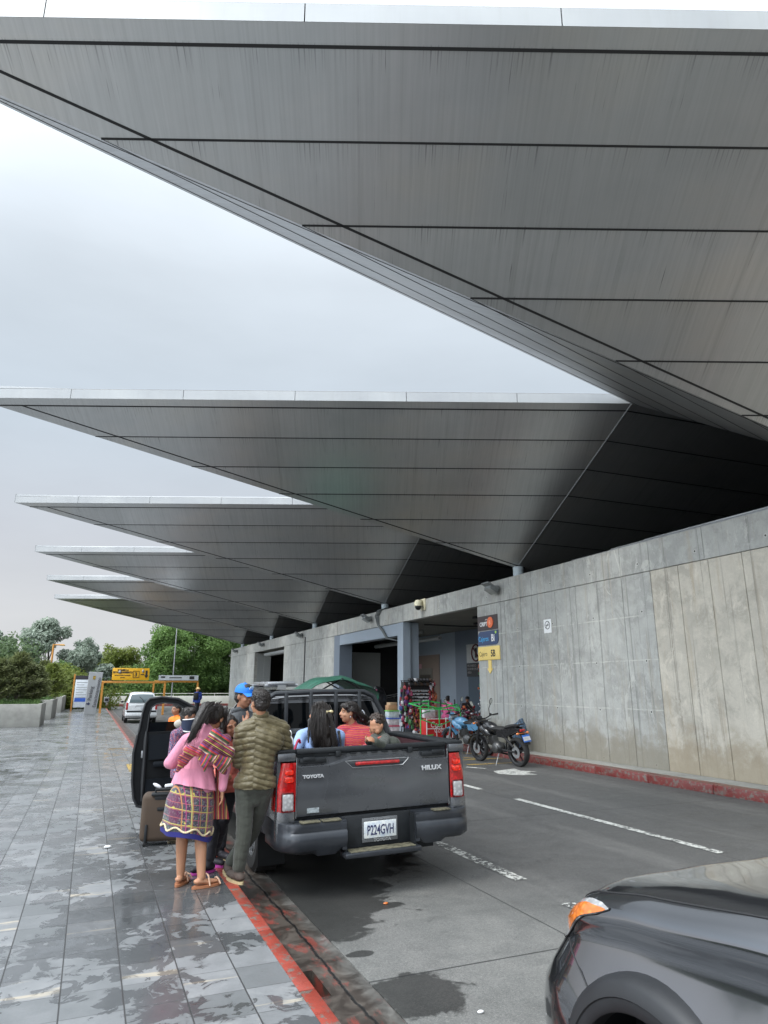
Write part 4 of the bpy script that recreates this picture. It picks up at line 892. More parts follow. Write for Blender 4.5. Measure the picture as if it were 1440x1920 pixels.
# ---- motorcycles
def motorcycle(name, label, loc, rz, tank, dark, plate, lean=.10, mirror=True, group='motorcycles parked by the wall'):
    t = thing(name, label, 'motorcycle', loc, group=group, rot=(0, -lean, rz))
    WB = 1.33; R_ = .30
    for y_, wd in ((0, .13), (WB, .10)):
        b = MB(); prof = [(R_-.055, -wd/2), (R_-.02, -wd/2), (R_, -wd*.2), (R_, wd*.2), (R_-.02, wd/2), (R_-.055, wd/2)]; b.lathe(prof, (0, y_, R_), (1, 0, 0), 40); wh = b.build('tyre', M_RUB, t)
        b = MB(); b.lathe([(R_-.055, -wd*.4), (R_-.055, wd*.4), (R_-.075, wd*.3), (R_-.075, -wd*.3)], (0, y_, R_), (1, 0, 0), 36); b.cyl((-.06, y_, R_), (.06, y_, R_), .04)
        for i in range(5):
            a = 2*pi*i/5+.3; b.tube([(0, y_+.03*cos(a), R_+.03*sin(a)), (0, y_+(R_-.07)*cos(a+.12), R_+(R_-.07)*sin(a+.12))], .016, 6)
        b.build('rim', mat('bike_rim', (.03, .03, .032), .35, .6), wh)
        b = MB(); b.lathe([(.05, -.002), (.12, -.002), (.12, .002), (.05, .002)], (-.075, y_, R_), (1, 0, 0), 30); b.build('brake_disc', M_STEEL, wh)
    b = MB()
    for sx in (-1, 1): b.tube([(sx*.085, WB, R_), (sx*.09, WB-.13, .62), (sx*.09, WB-.22, .88)], [.024, .026, .022], 10)
    b.box((0, WB-.20, .84), (.24, .10, .03), Matrix.Rotation(.35, 3, 'X'), .01); b.box((0, WB-.23, .90), (.24, .10, .03), Matrix.Rotation(.35, 3, 'X'), .01); b.build('fork', M_STEEL if not dark else mat('dark_fork', (.05, .05, .055), .3, .7), t)
    b = MB(); rr = []
    for i in range(9):
        a = radians(20+130*i/8); rr.append([(x, WB+(R_+.03)*cos(a), R_+(R_+.03)*sin(a)-abs(x)*.35) for x in (-.07, -.04, 0, .04, .07)])
    b.grid(rr); b.build('front_mudguard', tank, t)
    b = MB(); b.tube([(-.36, WB-.36, 1.02), (-.22, WB-.27, 1.0), (-.1, WB-.24, .95), (.1, WB-.24, .95), (.22, WB-.27, 1.0), (.36, WB-.36, 1.02)], .013)
    hb = b.build('handlebar', M_BLK, t)
    b = MB()
    for sx in (-1, 1): b.tube([(sx*.26, WB-.295, 1.007), (sx*.37, WB-.37, 1.024)], .02); b.tube([(sx*.24, WB-.25, 1.0), (sx*.36, WB-.28, 1.0)], .007); b.box((sx*.22, WB-.27, 1.02), (.05, .05, .05), None, .01)
    b.build('grip', M_RUB, hb)
    if mirror:
        for sx in (-1, 1):
            b = MB(); b.tube([(sx*.2, WB-.26, 1.02), (sx*.23, WB-.22, 1.15), (sx*.27, WB-.24, 1.25)], .008)
            b.ell((sx*.29, WB-.25, 1.31), (.045, .012, .075), Matrix.Rotation(sx*.5, 3, 'Y')); mrr = b.build('mirror', M_BLK, hb)
            b = MB(); b.ell((sx*.29, WB-.262, 1.31), (.038, .004, .066), Matrix.Rotation(sx*.5, 3, 'Y')); b.build('mirror_glass', m_glass('mirror_glass', (.5, .52, .5), .05, Metallic=.9) if 'mirror_glass' not in bpy.data.materials else bpy.data.materials['mirror_glass'], mrr)
    b = MB(); b.ell((0, WB-.10, .84), (.085, .07, .10)); b.box((0, WB-.12, .96), (.16, .06, .08), Matrix.Rotation(-.5, 3, 'X'), .02); hdl = b.build('headlamp_cowl', tank if not dark else M_BLK, t)
    b = MB(); b.ell((0, WB-.055, .84), (.065, .03, .075)); b.build('headlamp', M_CLR, hdl)
    b = MB(); b.ell((0, WB-.48, .78), (.135, .25, .12), Matrix.Rotation(.16, 3, 'X')); b.ell((-.09, WB-.38, .70), (.07, .2, .09), Matrix.Rotation(.5, 3, 'X')); b.ell((.09, WB-.38, .70), (.07, .2, .09), Matrix.Rotation(.5, 3, 'X')); b.build('fuel_tank', tank, t)
    b = MB(); b.ell((0, .50, .76), (.125, .32, .05), Matrix.Rotation(.04, 3, 'X')); b.ell((0, .12, .82), (.11, .24, .05), Matrix.Rotation(-.12, 3, 'X')); b.build('seat', M_RUB, t)
    b = MB()
    for sx in (-1, 1): b.tube([(sx*.10, .25, .80), (sx*.11, -.05, .86), (sx*.08, -.17, .88), (0, -.18, .885)], .012)
    b.build('grab_rail', M_BLK if dark else M_STEEL, t)
    b = MB()
    for sx in (-1, 1): b.prism([(sx*.11, .55, .74), (sx*.12, -.1, .82), (sx*.06, -.16, .76), (sx*.10, .30, .58), (sx*.12, .5, .60)], (-sx*.03, 0, 0))
    b.build('side_panel', tank if not dark else mat('bike_gloss_black', (.015, .015, .017), .25, coat=.6), t)
    b = MB(); b.ell((0, .66, .36), (.13, .15, .13)); b.box((0, .78, .50), (.16, .18, .18), Matrix.Rotation(-.3, 3, 'X'), .03); b.ell((-.13, .62, .34), (.03, .10, .10)); b.ell((.13, .62, .34), (.03, .10, .10))
    for i in range(6): b.box((0, .79+.008*i, .44+i*.027), (.20, .2, .008), Matrix.Rotation(-.3, 3, 'X'))
    b.build('engine', mat('engine_grey', (.10, .10, .10), .4, .7), t)
    b = MB(); b.tube([(0, WB-.2, .84), (0, .9, .60), (0, .75, .25), (0, .4, .28), (0, .3, .62), (0, .9, .70)], .022); b.tube([(-.07, .45, .33), (-.075, 0, R_)], .02); b.tube([(.07, .45, .33), (.075, 0, R_)], .02)
    for sx in (-1, 1): b.tube([(sx*.08, .40, .68), (sx*.075, .06, .40)], .028)
    b.build('frame', M_BLK, t)
    b = MB(); b.tube([(.08, .85, .42), (.10, .85, .22), (.12, .5, .2), (.14, .2, .28), (.15, -.12, .42)], [.018, .018, .022, .04, .045], 10); b.build('exhaust', M_STEEL if not dark else mat('dark_exhaust', (.04, .04, .04), .3, .7), t)
    b = MB(); b.tube([(-.08, .55, .25), (-.26, .48, -.0+.02)], .011); b.build('stand', M_STEEL, t); b = MB(); b.tube([(-.2, .5, .28), (.2, .5, .28)], .014); b.build('footrest', M_BLK, t)
    b = MB(); b.prism([(-.06, -.10, .80), (.06, -.10, .80), (.07, -.34, .48), (-.07, -.34, .48)], (0, .02, -.01)); b.build('rear_mudguard', M_BLK, t)
    b = MB(); b.box((0, -.20, .76), (.13, .05, .05), None, .01); b.build('tail_lamp', M_RED, t)
    b = MB()
    for sx in (-1, 1): b.ell((sx*.14, -.20, .70), (.035, .03, .025)); b.tube([(0, -.20, .70), (sx*.12, -.20, .70)], .008); b.ell((sx*.17, WB-.12, .86), (.035, .03, .025)); b.tube([(0, WB-.12, .86), (sx*.15, WB-.12, .86)], .008)
    b.build('indicator', M_AMB if dark else M_CLR, t)
    rot = Matrix.Rotation(radians(-20), 3, 'X')
    b = MB(); b.box((0, -.31, .60), (.21, .008, .15), rot, .003); pl_ = b.build('plate', mat('blue_plate', (.03, .13, .45), .4) if plate == 'b' else mat('white_plate', (.5, .5, .5), .4), t)
    b = MB(); b.box((0, -.3165, .598), (.19, .004, .085), rot); b.build('plate_panel', mat('white_plate', (.5, .5, .5), .4), pl_)
    textobj('plate_text', 'M 461FHK' if plate == 'b' else 'M 133GKL', .06, (0, -.322, .575), (1, 0, 0), (0, .34, .94), M_INK, pl_, ext=.001, sx=.62, align='CENTER')
    return t
M_BKB = mat('bike_gloss_black', (.015, .015, .017), .25, coat=.6)
mk = motorcycle('motorcycle', 'black motorcycle with a blue rear plate, nearest to the concrete wall', (9.24, 13.66, -.15), radians(8), M_BKB, True, 'b')
mk.scale = (1.07, 1.07, 1.07)
mk = motorcycle('motorcycle', 'light blue motorcycle parked just behind the black one', (9.95, 16.2, -.15), radians(13), mat('bike_sky_blue', (.10, .27, .45), .3, coat=.8), False, 'w')
mk.scale = (1.07, 1.07, 1.07)
# ------------------------------------------------------------------ people
def cap(b, p, q, r1, r2=None, fl=1, side=None, seg=14):
    """tapered capsule; fl<1 flattens it along 'side'"""
    p, q = V(p), V(q); r2 = r1 if r2 is None else r2; d = q-p
    if d.length < 1e-5: b.ell(p, r1); return
    ln = d.length; d.normalize(); a = (V(side)-d*V(side).dot(d)).normalized() if side is not None else d.orthogonal().normalized(); c = d.cross(a)
    vs = []; fs = []; R_ = []
    for i in range(5): t = -pi/2+pi/2*i/4; R_.append((r1*sin(t), max(r1*cos(t), 1e-4)))
    for i in range(5): t = pi/2*i/4; R_.append((ln+r2*sin(t), max(r2*cos(t), 1e-4)))
    for h, r in R_:
        for k in range(seg):
            t = 2*pi*k/seg; vs.append(p+d*h+a*cos(t)*r*fl+c*sin(t)*r)
    n = len(R_)
    for i in range(n-1):
        for k in range(seg): fs.append((i*seg+k, i*seg+(k+1) % seg, (i+1)*seg+(k+1) % seg, (i+1)*seg+k))
    fs.append(tuple(range(seg))[::-1]); fs.append(tuple(range((n-1)*seg, n*seg))); b.faces(vs, fs)
def fuse(name, b, vox, m_, parent, it=6, disp=None, cut=None, label=None):
    """voxel-fuse the collected shapes into one smooth surface"""
    bmesh.ops.recalc_face_normals(b.b, faces=b.b.faces[:])
    me = bpy.data.meshes.new(name); b.b.to_mesh(me); b.b.free()
    o = bpy.data.objects.new(name, me); COL.objects.link(o)
    r = o.modifiers.new('r', 'REMESH'); r.mode = 'VOXEL'; r.voxel_size = vox; r.use_smooth_shade = True
    s_ = o.modifiers.new('s', 'SMOOTH'); s_.factor = .6; s_.iterations = it
    dg = bpy.context.evaluated_depsgraph_get(); dg.update(); m2 = bpy.data.meshes.new_from_object(o.evaluated_get(dg))
    bpy.data.objects.remove(o); bpy.data.meshes.remove(me); m2.name = name
    if disp or cut:
        bb = bmesh.new(); bb.from_mesh(m2); bb.normal_update()
        if disp:
            for v in bb.verts: v.co += v.normal*disp(v.co)
        if cut: bmesh.ops.delete(bb, geom=[v for v in bb.verts if cut(v.co)], context='VERTS')
        bb.to_mesh(m2); bb.free()
    m2.materials.clear(); o = mobj(name, m2, m_, parent, True)
    if label: o['label'] = label
    return o
def frame(f, up=(0, 0, 1)):
    f = V(f).normalized(); u = V(up); u = (u-f*u.dot(f)).normalized(); r = f.cross(u)      # r = the figure's right
    return Matrix((r, f, u)).transposed()
M_SKIN = mat('skin_tan', (.40, .20, .115), .5, var=.06, vs=12, Subsurface_Weight=.08)
M_SKIN2 = mat('skin_brown', (.30, .14, .08), .5, var=.08, vs=12, Subsurface_Weight=.08)
def m_hair():
    a = NT('black_hair'); co = a.co('Object', scale=(1, 1, .12)); n_ = a.noise(co, 90, 4, .7); a.set(base=a.mix(n_, (.006, .005, .005), (.03, .022, .018)), rough=.42, Specular_IOR_Level=.5).bump(n_, .7, .006); return a.m
M_HAIR = m_hair()
M_EYE = mat('eye_dark', (.012, .008, .006), .2); M_EYEW = mat('eye_white', (.32, .28, .25), .3); M_LIP = mat('lip', (.26, .10, .075), .5)
def hand(b, w_, d, pn, s=1, curl=.5, side=1):
    """palm from wrist w_ along d, palm normal pn; four unequal bent fingers and a thumb"""
    d = V(d).normalized(); pn = V(pn); pn = (pn-d*pn.dot(d)).normalized(); c = d.cross(pn)*side
    cap(b, w_, w_+d*.03*s, .026*s, .030*s, .62, pn); cap(b, w_+d*.03*s-c*.006*s, w_+d*.075*s, .033*s, .036*s, .42, pn)
    for i, (o_, ln) in enumerate(((-.028, .066), (-.009, .076), (.010, .070), (.027, .054))):
        p = w_+d*.088*s+c*o_*s; d1 = (d+pn*curl*.6).normalized(); d2 = (d+pn*curl*1.7).normalized(); q = p+d1*ln*.5*s; cap(b, p, q, .0098*s, .009*s, seg=8); cap(b, q, q+d2*ln*.5*s, .009*s, .0075*s, seg=8)
    p = w_+d*.035*s-c*.028*s; q = p+(d*.7-c*.7+pn*.3).normalized()*.035*s; cap(b, p, q, .012*s, .011*s, seg=8); cap(b, q, q+(d*.9-c*.25+pn*.4).normalized()*.03*s, .0105*s, .0085*s, seg=8)
def face(t, b, hc, F, s, skin, body_parts, baby=False):
    """adds head to body mesh b"""
    def h(x, y, z): return hc+F @ (V((x, y, z))*s)
    if baby: b.ell(h(0, .014, -.020), (.078*s, .078*s, .074*s), F); b.ell(h(0, .084, -.034), .013*s); b.ell(h(.04, .050, -.046), .034*s); b.ell(h(-.04, .050, -.046), .034*s)
    if baby:
        for sx in (-1, 1): b.ell(h(sx*.078, -.006, -.005), (.011*s, .02*s, .028*s), F)
        b.ell(h(0, -.012, .022), (.078*s, .092*s, .086*s), F); return
    b.ell(h(0, -.012, .022), (.074*s, .092*s, .088*s), F); b.ell(h(0, .016, -.03), (.062*s, .072*s, .082*s), F); b.ell(h(0, .038, -.082), (.034*s, .036*s, .026*s), F)
    cap(b, h(0, .082, .012), h(0, .100, -.022), .009*s, .013*s); b.ell(h(-.012, .094, -.026), .009*s); b.ell(h(.012, .094, -.026), .009*s)
    for sx in (-1, 1):
        b.ell(h(sx*.073, -.006, -.005), (.011*s, .02*s, .032*s), F); cap(b, h(sx*.016, .079, .024), h(sx*.045, .066, .024), .009*s, .008*s); b.ell(h(sx*.036, .058, -.03), (.022*s, .022*s, .02*s), F)
    cap(b, h(-.018, .083, -.053), h(.018, .083, -.053), .009*s, .009*s)
def face_parts(t, hc, F, s, body, closed=False):
    def h(x, y, z): return hc+F @ (V((x, y, z))*s)
    for sx in (-1, 1):
        if closed: b = MB(); b.tube([h(sx*.018, .0825, .004), h(sx*.031, .083, .000), h(sx*.045, .074, .003)], .0024*s, 6); b.build('eye', M_EYE, t, True, True)
        else:
            b = MB(); b.ell(h(sx*.030, .0735, .003), (.0125*s, .008*s, .0052*s), F); e = b.build('eye', M_EYEW, t, True, True)
            b = MB(); b.ell(h(sx*.030, .0785, .003), (.0066*s, .0045*s, .0054*s), F); b.build('iris', M_EYE, e, True, True)
        b = MB(); b.tube([h(sx*.014, .088, .026), h(sx*.032, .085, .031), h(sx*.050, .073, .024)], .0024*s, 6); b.build('eyebrow', M_HAIR, t, True, True)
    b = MB(); b.ell(h(0, .0905, -.049), (.023*s, .006*s, .005*s), F); b.ell(h(0, .0895, -.058), (.019*s, .006*s, .006*s), F); b.build('mouth', M_LIP, t, True, True)
def strands(parent, paths, n, r, spread, seed, taper=.3, nm='hair_strands'):
    rg_ = random.Random(seed); b = MB()
    for _ in range(n):
        p = paths[rg_.randrange(len(paths))]; o1 = V((rg_.gauss(0, 1), rg_.gauss(0, 1)*.5, rg_.gauss(0, .6)))*spread; o2 = V((rg_.gauss(0, 1), rg_.gauss(0, 1)*.4, rg_.gauss(0, .8)))*spread*1.2; k_ = len(p)
        pts = [V(q)+o1.lerp(o2, i/(k_-1))+V((noise.noise(V((_*3.1, i*.9, 1))), 0, 0))*spread*.5 for i, q in enumerate(p)]
        rr_ = r*rg_.uniform(.6, 1.2); b.tube(pts, [rr_*(1-(1-taper)*i/(k_-1)) for i in range(k_)], 5)
    return b.build(nm, M_HAIR, parent, True, True)
def tufts(parent, hc, F, s, n, seed, ln=.028):
    rg_ = random.Random(seed); b = MB()
    for _ in range(n):
        d = V((rg_.gauss(0, 1), rg_.gauss(-.25, 1), rg_.gauss(.45, 1))).normalized(); p = V((d.x*.081, -.020+d.y*.094, .040+d.z*.086))
        if p.z < -.03 or (p.y > .045 and p.z < .075): continue
        tg_ = V((d.x*.3, .3 if d.z > .75 else -.15, -.9 if d.z < .75 else .1)); tg_ = (tg_-d*tg_.dot(d)).normalized(); e = (tg_+d*.30+V((rg_.gauss(0, .12), rg_.gauss(0, .12), 0))).normalized()*ln*rg_.uniform(.6, 1.1); w0 = hc+F @ (p*s*.97); b.tube([w0, w0+F @ (e*.6*s), w0+F @ ((e+V((0, 0, -.004)))*s)], [.0030*s, .0024*s, .0008*s], 4)
    return b.build('hair_tufts', M_HAIR, parent, True, True)
def hair_short(t, hc, F, s, m_=None, top=.012):
    def h(x, y, z): return hc+F @ (V((x, y, z))*s)
    b = MB(); b.ell(h(0, -.020, .040), (.081*s, .094*s, .086*s), F); b.ell(h(0, -.045, -.005), (.076*s, .064*s, .075*s), F); b.ell(h(0, .025, .088), (.062*s, .055*s, (.03+top)*s), F)
    def cut(co): v = F.transposed() @ (co-hc); return v.y/s > .052 and v.z/s < .068
    return fuse('hair', b, .006, m_ or M_HAIR, t, 2, lambda c: .006*noise.noise(c*70)+.003*noise.noise(c*160), None)
def person(name, label, J, s=1, skin=None, cloth=None, group=None, vox=.007, lower=None, feet=True, seated=False, hair='short', hairm=None, faceparts=True, cat='person', base=None, torso_w=1, hands=(True, True), curl=.5, torso_parts=True, topthick=.016, sleeve=1.0, topdisp=None, itt=6, topmat=None, legmat=None, shoemat=None, hem=0, closed=False, tuft=420):
    """J: joint dict in world coordinates. one continuous body; clothes and hair are its children"""
    hs = J.pop('hs', s) if 'hs' in J else s; J = {k: V(v) for k, v in J.items()}; F = frame(J['face'], J.get('hup', (0, 0, 1))); B = frame(J['front'], (J['neck']-J['pelvis']))
    skin = skin or M_SKIN; hc = J['head']; base = V(base) if base is not None else V((J['pelvis'].x, J['pelvis'].y, 0))
    t = thing('person' if name == 'toddler' else name, label, cat, base, group=group)
    b = MB(); face(t, b, hc, F, hs, skin, None, name == 'toddler')
    cap(b, J['neck']-V((0, 0, .02*s)), hc+F @ V((0, -.02*s, -.05*s)), .052*s, .050*s)
    ch = J['chest']; pe = J['pelvis']; side = B @ V((1, 0, 0)); fr = B @ V((0, 1, 0))
    def torso(bb, g):
        w_ = torso_w
        cap(bb, ch-side*.065*s*w_, ch+side*.065*s*w_, (.112+g)*s, (.112+g)*s, .9, fr); cap(bb, ch, (ch+pe)/2, (.125+g)*s*w_, (.115+g)*s*w_, .82, fr)
        cap(bb, J['neck']-V((0, 0, .06*s)), ch, (.075+g)*s, (.12+g)*s, .85, fr)
        cap(bb, pe-side*.055*s*w_, pe+side*.055*s*w_, (.105+g)*s, (.105+g)*s, .95, fr); cap(bb, (ch+pe)/2, pe, (.112+g)*s*w_, (.12+g)*s*w_, .85, fr)
        for k in ('shL', 'shR'): cap(bb, J['neck']-V((0, 0, .035*s)), J[k], (.05+g)*s, (.052+g)*s)
    torso(b, 0)
    for k in 'LR':
        sh, el, wr = J['sh'+k], J['el'+k], J['wr'+k]
        cap(b, sh, el, .048*s, .038*s); cap(b, el, wr, .038*s, .025*s)
        if hands[0 if k == 'L' else 1]: hand(b, wr, J.get('hd'+k, wr-el), J.get('pn'+k, -side if k == 'R' else side), s*1.0, curl, 1 if k == 'L' else -1)
        if not seated or ('kn'+k) in J:
            hp = pe+side*(.085 if k == 'R' else -.085)*s-V((0, 0, .02)); kn, an = J['kn'+k], J['an'+k]
            cap(b, hp, kn, .078*s, .052*s); cap(b, kn, kn.lerp(an, .35), .052*s, .054*s); cap(b, kn.lerp(an, .35), an, .054*s, .036*s)
            td = V(J['toe'+k]).normalized(); cap(b, an-V((0, 0, .035*s))-td*.035*s, an-V((0, 0, .05*s))+td*.115*s, .034*s, .026*s, .7, (0, 0, 1)); cap(b, an-V((0, 0, .05*s))+td*.06*s, an-V((0, 0, .055*s))+td*.15*s, .034*s, .024*s, .6, (0, 0, 1))
    fuse('body', b, vox, skin, t, 4)
    if faceparts: face_parts(t, hc, F, hs, None, closed)
    if topmat:
        b = MB(); torso(b, topthick)
        for k in 'LR':
            sh, el, wr = J['sh'+k], J['el'+k], J['wr'+k]; g = topthick*1.0
            cap(b, sh, el, (.050+g)*s, (.042+g)*s); cap(b, el, el.lerp(wr, .96*sleeve), (.042+g)*s, (.030+g*.8)*s)
        cap(b, J['neck']-V((0, 0, .02)), J['neck']+V((0, 0, .015*s)), (.058+g*.5)*s, (.056+g*.3)*s)
        if hem: cap(b, pe-side*.06*s, pe+side*.06*s, (.115+topthick)*s, (.115+topthick)*s, .95, fr); cap(b, pe-V((0, 0, hem))-side*.06*s, pe-V((0, 0, hem))+side*.06*s, (.112+topthick)*s, (.112+topthick)*s, .95, fr)
        zmin = pe.z-hem-.045*s

    if topmat:
        fuse('top', b, vox, topmat, t, itt, topdisp, (lambda c: c.z < zmin and (c-pe).xy.length < .3) if (hem or not seated) else None)
    if legmat:
        b = MB(); cap(b, pe-side*.055*s, pe+side*.055*s, .122*s, .122*s, .95, fr); cap(b, pe-V((0, 0, .06*s)), pe-V((0, 0, .13*s)), .115*s, .07*s, .9, fr)
        for k in 'LR':
            hp = pe+side*(.085 if k == 'R' else -.085)*s-V((0, 0, .02)); kn, an = J['kn'+k], J['an'+k]; a2 = an.lerp(kn, .10)
            cap(b, hp, kn, .094*s, .070*s); cap(b, kn, kn.lerp(an, .4), .070*s, .068*s); cap(b, kn.lerp(an, .4), a2, .068*s, .056*s)
        fuse('trousers', b, vox, legmat, t, itt, lambda c: .005*noise.noise(V((c.x*8, c.y*8, c.z*20)))+.0022*noise.noise(V((c.x*20, c.y*20, c.z*46))))
    if shoemat:
        for k in 'LR':
            an = J['an'+k]; td = V(J['toe'+k]).normalized(); b = MB(); cap(b, an+V((0, 0, .015*s)), an-V((0, 0, .03*s)), .044*s, .046*s)
            cap(b, an-V((0, 0, .04*s))-td*.035*s, an-V((0, 0, .045*s))+td*.13*s, .043*s, .040*s, .8, (0, 0, 1)); cap(b, an-V((0, 0, .045*s))+td*.06*s, an-V((0, 0, .05*s))+td*.165*s, .046*s, .034*s, .8, (0, 0, 1))
            sh_ = fuse('shoe', b, .007, shoemat[0], t, 4, None, lambda c, z_=an.z-.077*s: c.z < z_)
            b = MB(); cc = an-V((0, 0, .081*s))+td*.055*s; per = V((-td.y, td.x, 0)); ol = []
            for i in range(20):
                a = 2*pi*i/20; ol.append(cc+td*.138*s*cos(a)+per*(.050+.006*cos(a))*s*sin(a)-V((0, 0, .012)))
            b.prism(ol, (0, 0, .022*s)); b.build('sole', shoemat[1], sh_, True)
    if hair == 'short':
        hair_short(t, hc, F, hs, hairm)
        if faceparts and tuft: tufts(t, hc, F, hs, tuft, int(abs(hc.x*1000)))
    return t, F, B, hc
def stripes(name, direction, freq, cols, rough=.85, wob=.02, cross=None):
    a = NT(name); co = a.co('Object'); d = a.n('VectorMath', operation='DOT_PRODUCT'); a.l(co, d.inputs[0]); d.inputs[1].default_value = direction
    n_ = a.noise(co, 9, 3); f = a.math('FRACT', a.math('MULTIPLY', a.math('ADD', d.outputs['Value'], a.math('MULTIPLY', n_, wob)), freq))
    rr = random.Random(len(name)); st = []; p = 0; i = 0
    while p < .985: st.append((p, cols[i % len(cols)])); p += rr.uniform(.02, .07); i += 1
    st = st[:31]; c = a.ramp(f, st, True); fn = a.noise(co, 220, 2); c = a.mix(a.mr(fn, .3, .7, 0, .4), c, a.mix(.6, c, (.03, .02, .03)))
    a.set(base=c, rough=rough, Sheen_Weight=.2).bump(fn, .3, .003); return a.m
WOV = [(.22, .015, .035), (.015, .012, .02), (.38, .025, .08), (.03, .015, .03), (.45, .30, .04), (.02, .02, .02), (.35, .02, .03), (.10, .02, .18), (.6, .5, .3), (.30, .02, .10), (.03, .16, .05), (.02, .02, .03), (.45, .10, .03), (.55, .03, .05), (.05, .04, .20)]
def fabric(name, base, rough=.85, fold=.5, fs=(6, 6, 2.2)):
    a = NT(name); co = a.co('Object', scale=fs); n_ = a.noise(co, 2.2, 5, .55, .5); fn = a.noise(a.co('Object'), 160, 3)
    c = a.mix(a.mr(n_, .3, .7), tuple(x*.86 for x in base), tuple(x*1.1 for x in base)); a.set(base=c, rough=rough, Sheen_Weight=.15).bump(a.math('ADD', n_, a.math('MULTIPLY', fn, .08)), fold, .03); return a.m

# ---- young woman in pink with woven skirt and carrying cloth
yW = 6.2
W = dict(head=at(405, 1345, 6.27), face=(.62, .74, -.25), hup=(.35, .1, .93), neck=at(388, 1372, 6.24), chest=(.955, 6.25, 1.07), pelvis=(.90, 6.27, .80), front=(.35, .93, 0),
         shL=at(352, 1388, 6.28), shR=at(418, 1392, 6.20), elL=(.70, 6.36, .96), wrL=(.82, 6.55, .93), elR=(1.15, 6.20, .92), wrR=at(417, 1478, 6.16), hdR=(.05, 0, -1), knL=(.84, 6.30, .44), knR=(.98, 6.24, .44),
         anL=at(338, 1645, 6.32), anR=at(377, 1650, 6.17), toeL=(.45, .85, 0), toeR=(.93, .30, 0), pnR=(-1, .2, 0))
W['anL'] = V((W['anL'].x, 6.32, .085)); W['anR'] = V((W['anR'].x, 6.17, .085))
M_PINK = fabric('pink_cardigan', (.62, .235, .33))
def flare(co): return .008*noise.noise(V((co.x*14, co.y*14, co.z*3.5)))
wm, FW, BW, hW = person('person', 'young woman in pink cardigan and plaid woven skirt, striped cloth knotted across her back', W, .93, M_SKIN, topmat=M_PINK, vox=.006, topthick=.014, topdisp=flare, hem=.03, hair=None, base=(.95, 6.25, 0))
b = MB()      # flared hem of the cardigan
rows = []
for i in range(9):
    z = .93-.165*i/8; f = i/8; row = []
    for k_ in range(48):
        a = 2*pi*k_/48; rr_ = 1+.07*f*sin(a*9+1)+.04*f*sin(a*5); cx_, cy_ = .905+.01*f, 6.265
        row.append((cx_+(.150+.035*f)*cos(a)*rr_, cy_+(.130+.035*f)*sin(a)*rr_, z-.03*cos(a)*f-.02*f*cos(a-1)))
    rows.append(row)
b.grid(rows, closed=True); b.build('cardigan_hem', M_PINK, wm, True, True)
def m_skirt():
    a = NT('woven_skirt'); co = a.co('Object'); s = a.n('SeparateXYZ'); a.l(co, s.inputs[0]); n_ = a.noise(co, 8, 3)
    u = a.math('ADD', a.math('ADD', s.outputs[0], a.math('MULTIPLY', s.outputs[1], .5)), a.math('MULTIPLY', n_, .012)); z = a.math('ADD', a.math('ADD', s.outputs[2], a.math('MULTIPLY', s.outputs[0], .18)), a.math('MULTIPLY', n_, .012))
    flo = a.vor(co, 38); base = a.mix(a.mr(a.noise(co, 26, 4, .8), .44, .56), (.055, .012, .05), (.05, .075, .07)); base = a.mix(a.mr(a.noise(co, 60, 2), .55, .62), base, (.16, .15, .17)); base = a.mix(a.mr(a.noise(co, 5, 2), .5, .6, 0, .6), base, (.13, .015, .06))
    def ln(v, per, off, w_, c, base):
        f = a.math('FRACT', a.math('DIVIDE', a.math('ADD', v, 10+off), per)); e = a.math('ABSOLUTE', a.math('SUBTRACT', f, .5)); return a.mix(a.mr(e, w_, w_+.015, .9, 0), base, c)
    base = ln(z, .058, 0, .035, (.36, .10, .10), base); base = ln(z, .116, .02, .02, (.5, .42, .10), base); base = ln(u, .078, .0, .03, (.45, .20, .06), base); base = ln(u, .156, .05, .025, (.45, .40, .12), base); base = ln(u, .11, .03, .02, (.35, .04, .15), base)
    y_ = a.math('MULTIPLY', a.mr(a.noise(co, 22, 2), .6, .66), a.mr(a.math('SINE', a.math('MULTIPLY', z, 54)), .3, .7)); base = a.mix(a.math('MULTIPLY', y_, .8), base, (.5, .45, .08))
    base = a.mix(a.mr(a.math('SUBTRACT', z, a.math('MULTIPLY', s.outputs[0], .0)), .405-.0-6.25*.0-.0, .42, 1, 0) if False else a.mr(s.outputs[2], .385, .40, .0, 0), base, (.03, .03, .2))
    a.set(base=base, rough=.9, Sheen_Weight=.2).bump(a.noise(co, 150, 2), .3, .004); return a.m
b = MB(); rows = []; NS = 56
def sk(i, k_):
    f = i/14; a = 2*pi*k_/NS; z = .86-.47*f; rx = .135+.060*min(1, f*2.4)+.012*f; ry = .125+.045*min(1, f*2); wv = 1+.05*f*sin(a*3+.5)+.03*f*sin(a*7)
    return V((.90-.028*f+rx*cos(a)*wv, 6.27+ry*sin(a)*wv, z-.045*f*cos(a)+.01*sin(3*a)*f))
rows = [[sk(i, k_) for k_ in range(NS)] for i in range(15)]; b.grid(rows, closed=True); b.grid([[p+(V((.9, 6.27, p.z))-p)*.03 for p in r] for r in rows], closed=True)
skirt = b.build('skirt', m_skirt(), wm, True, True)
b = MB(); pts = []
for k_ in range(NS*3):
    a = k_/3; zz = .5+.5*sin(2*pi*a/7); i_ = 14-1.15-zz*.95; f0 = int(i_); p = sk(f0, a).lerp(sk(f0+1, a), i_-f0); c_ = V((.88, 6.27, p.z)); pts.append(p+(p-c_).normalized()*.005)
b.tube(pts, .0075, 6, closed=True); b.build('zigzag_trim', mat('cream_trim', (.62, .52, .33), .8, var=.3, vs=120, bump=.6, bs=200), skirt, True)
b = MB(); b.grid([[sk(14, k_)+V((0, 0, .035)) for k_ in range(NS)], [sk(14, k_)+V((0, 0, -.004)) for k_ in range(NS)]], closed=True)
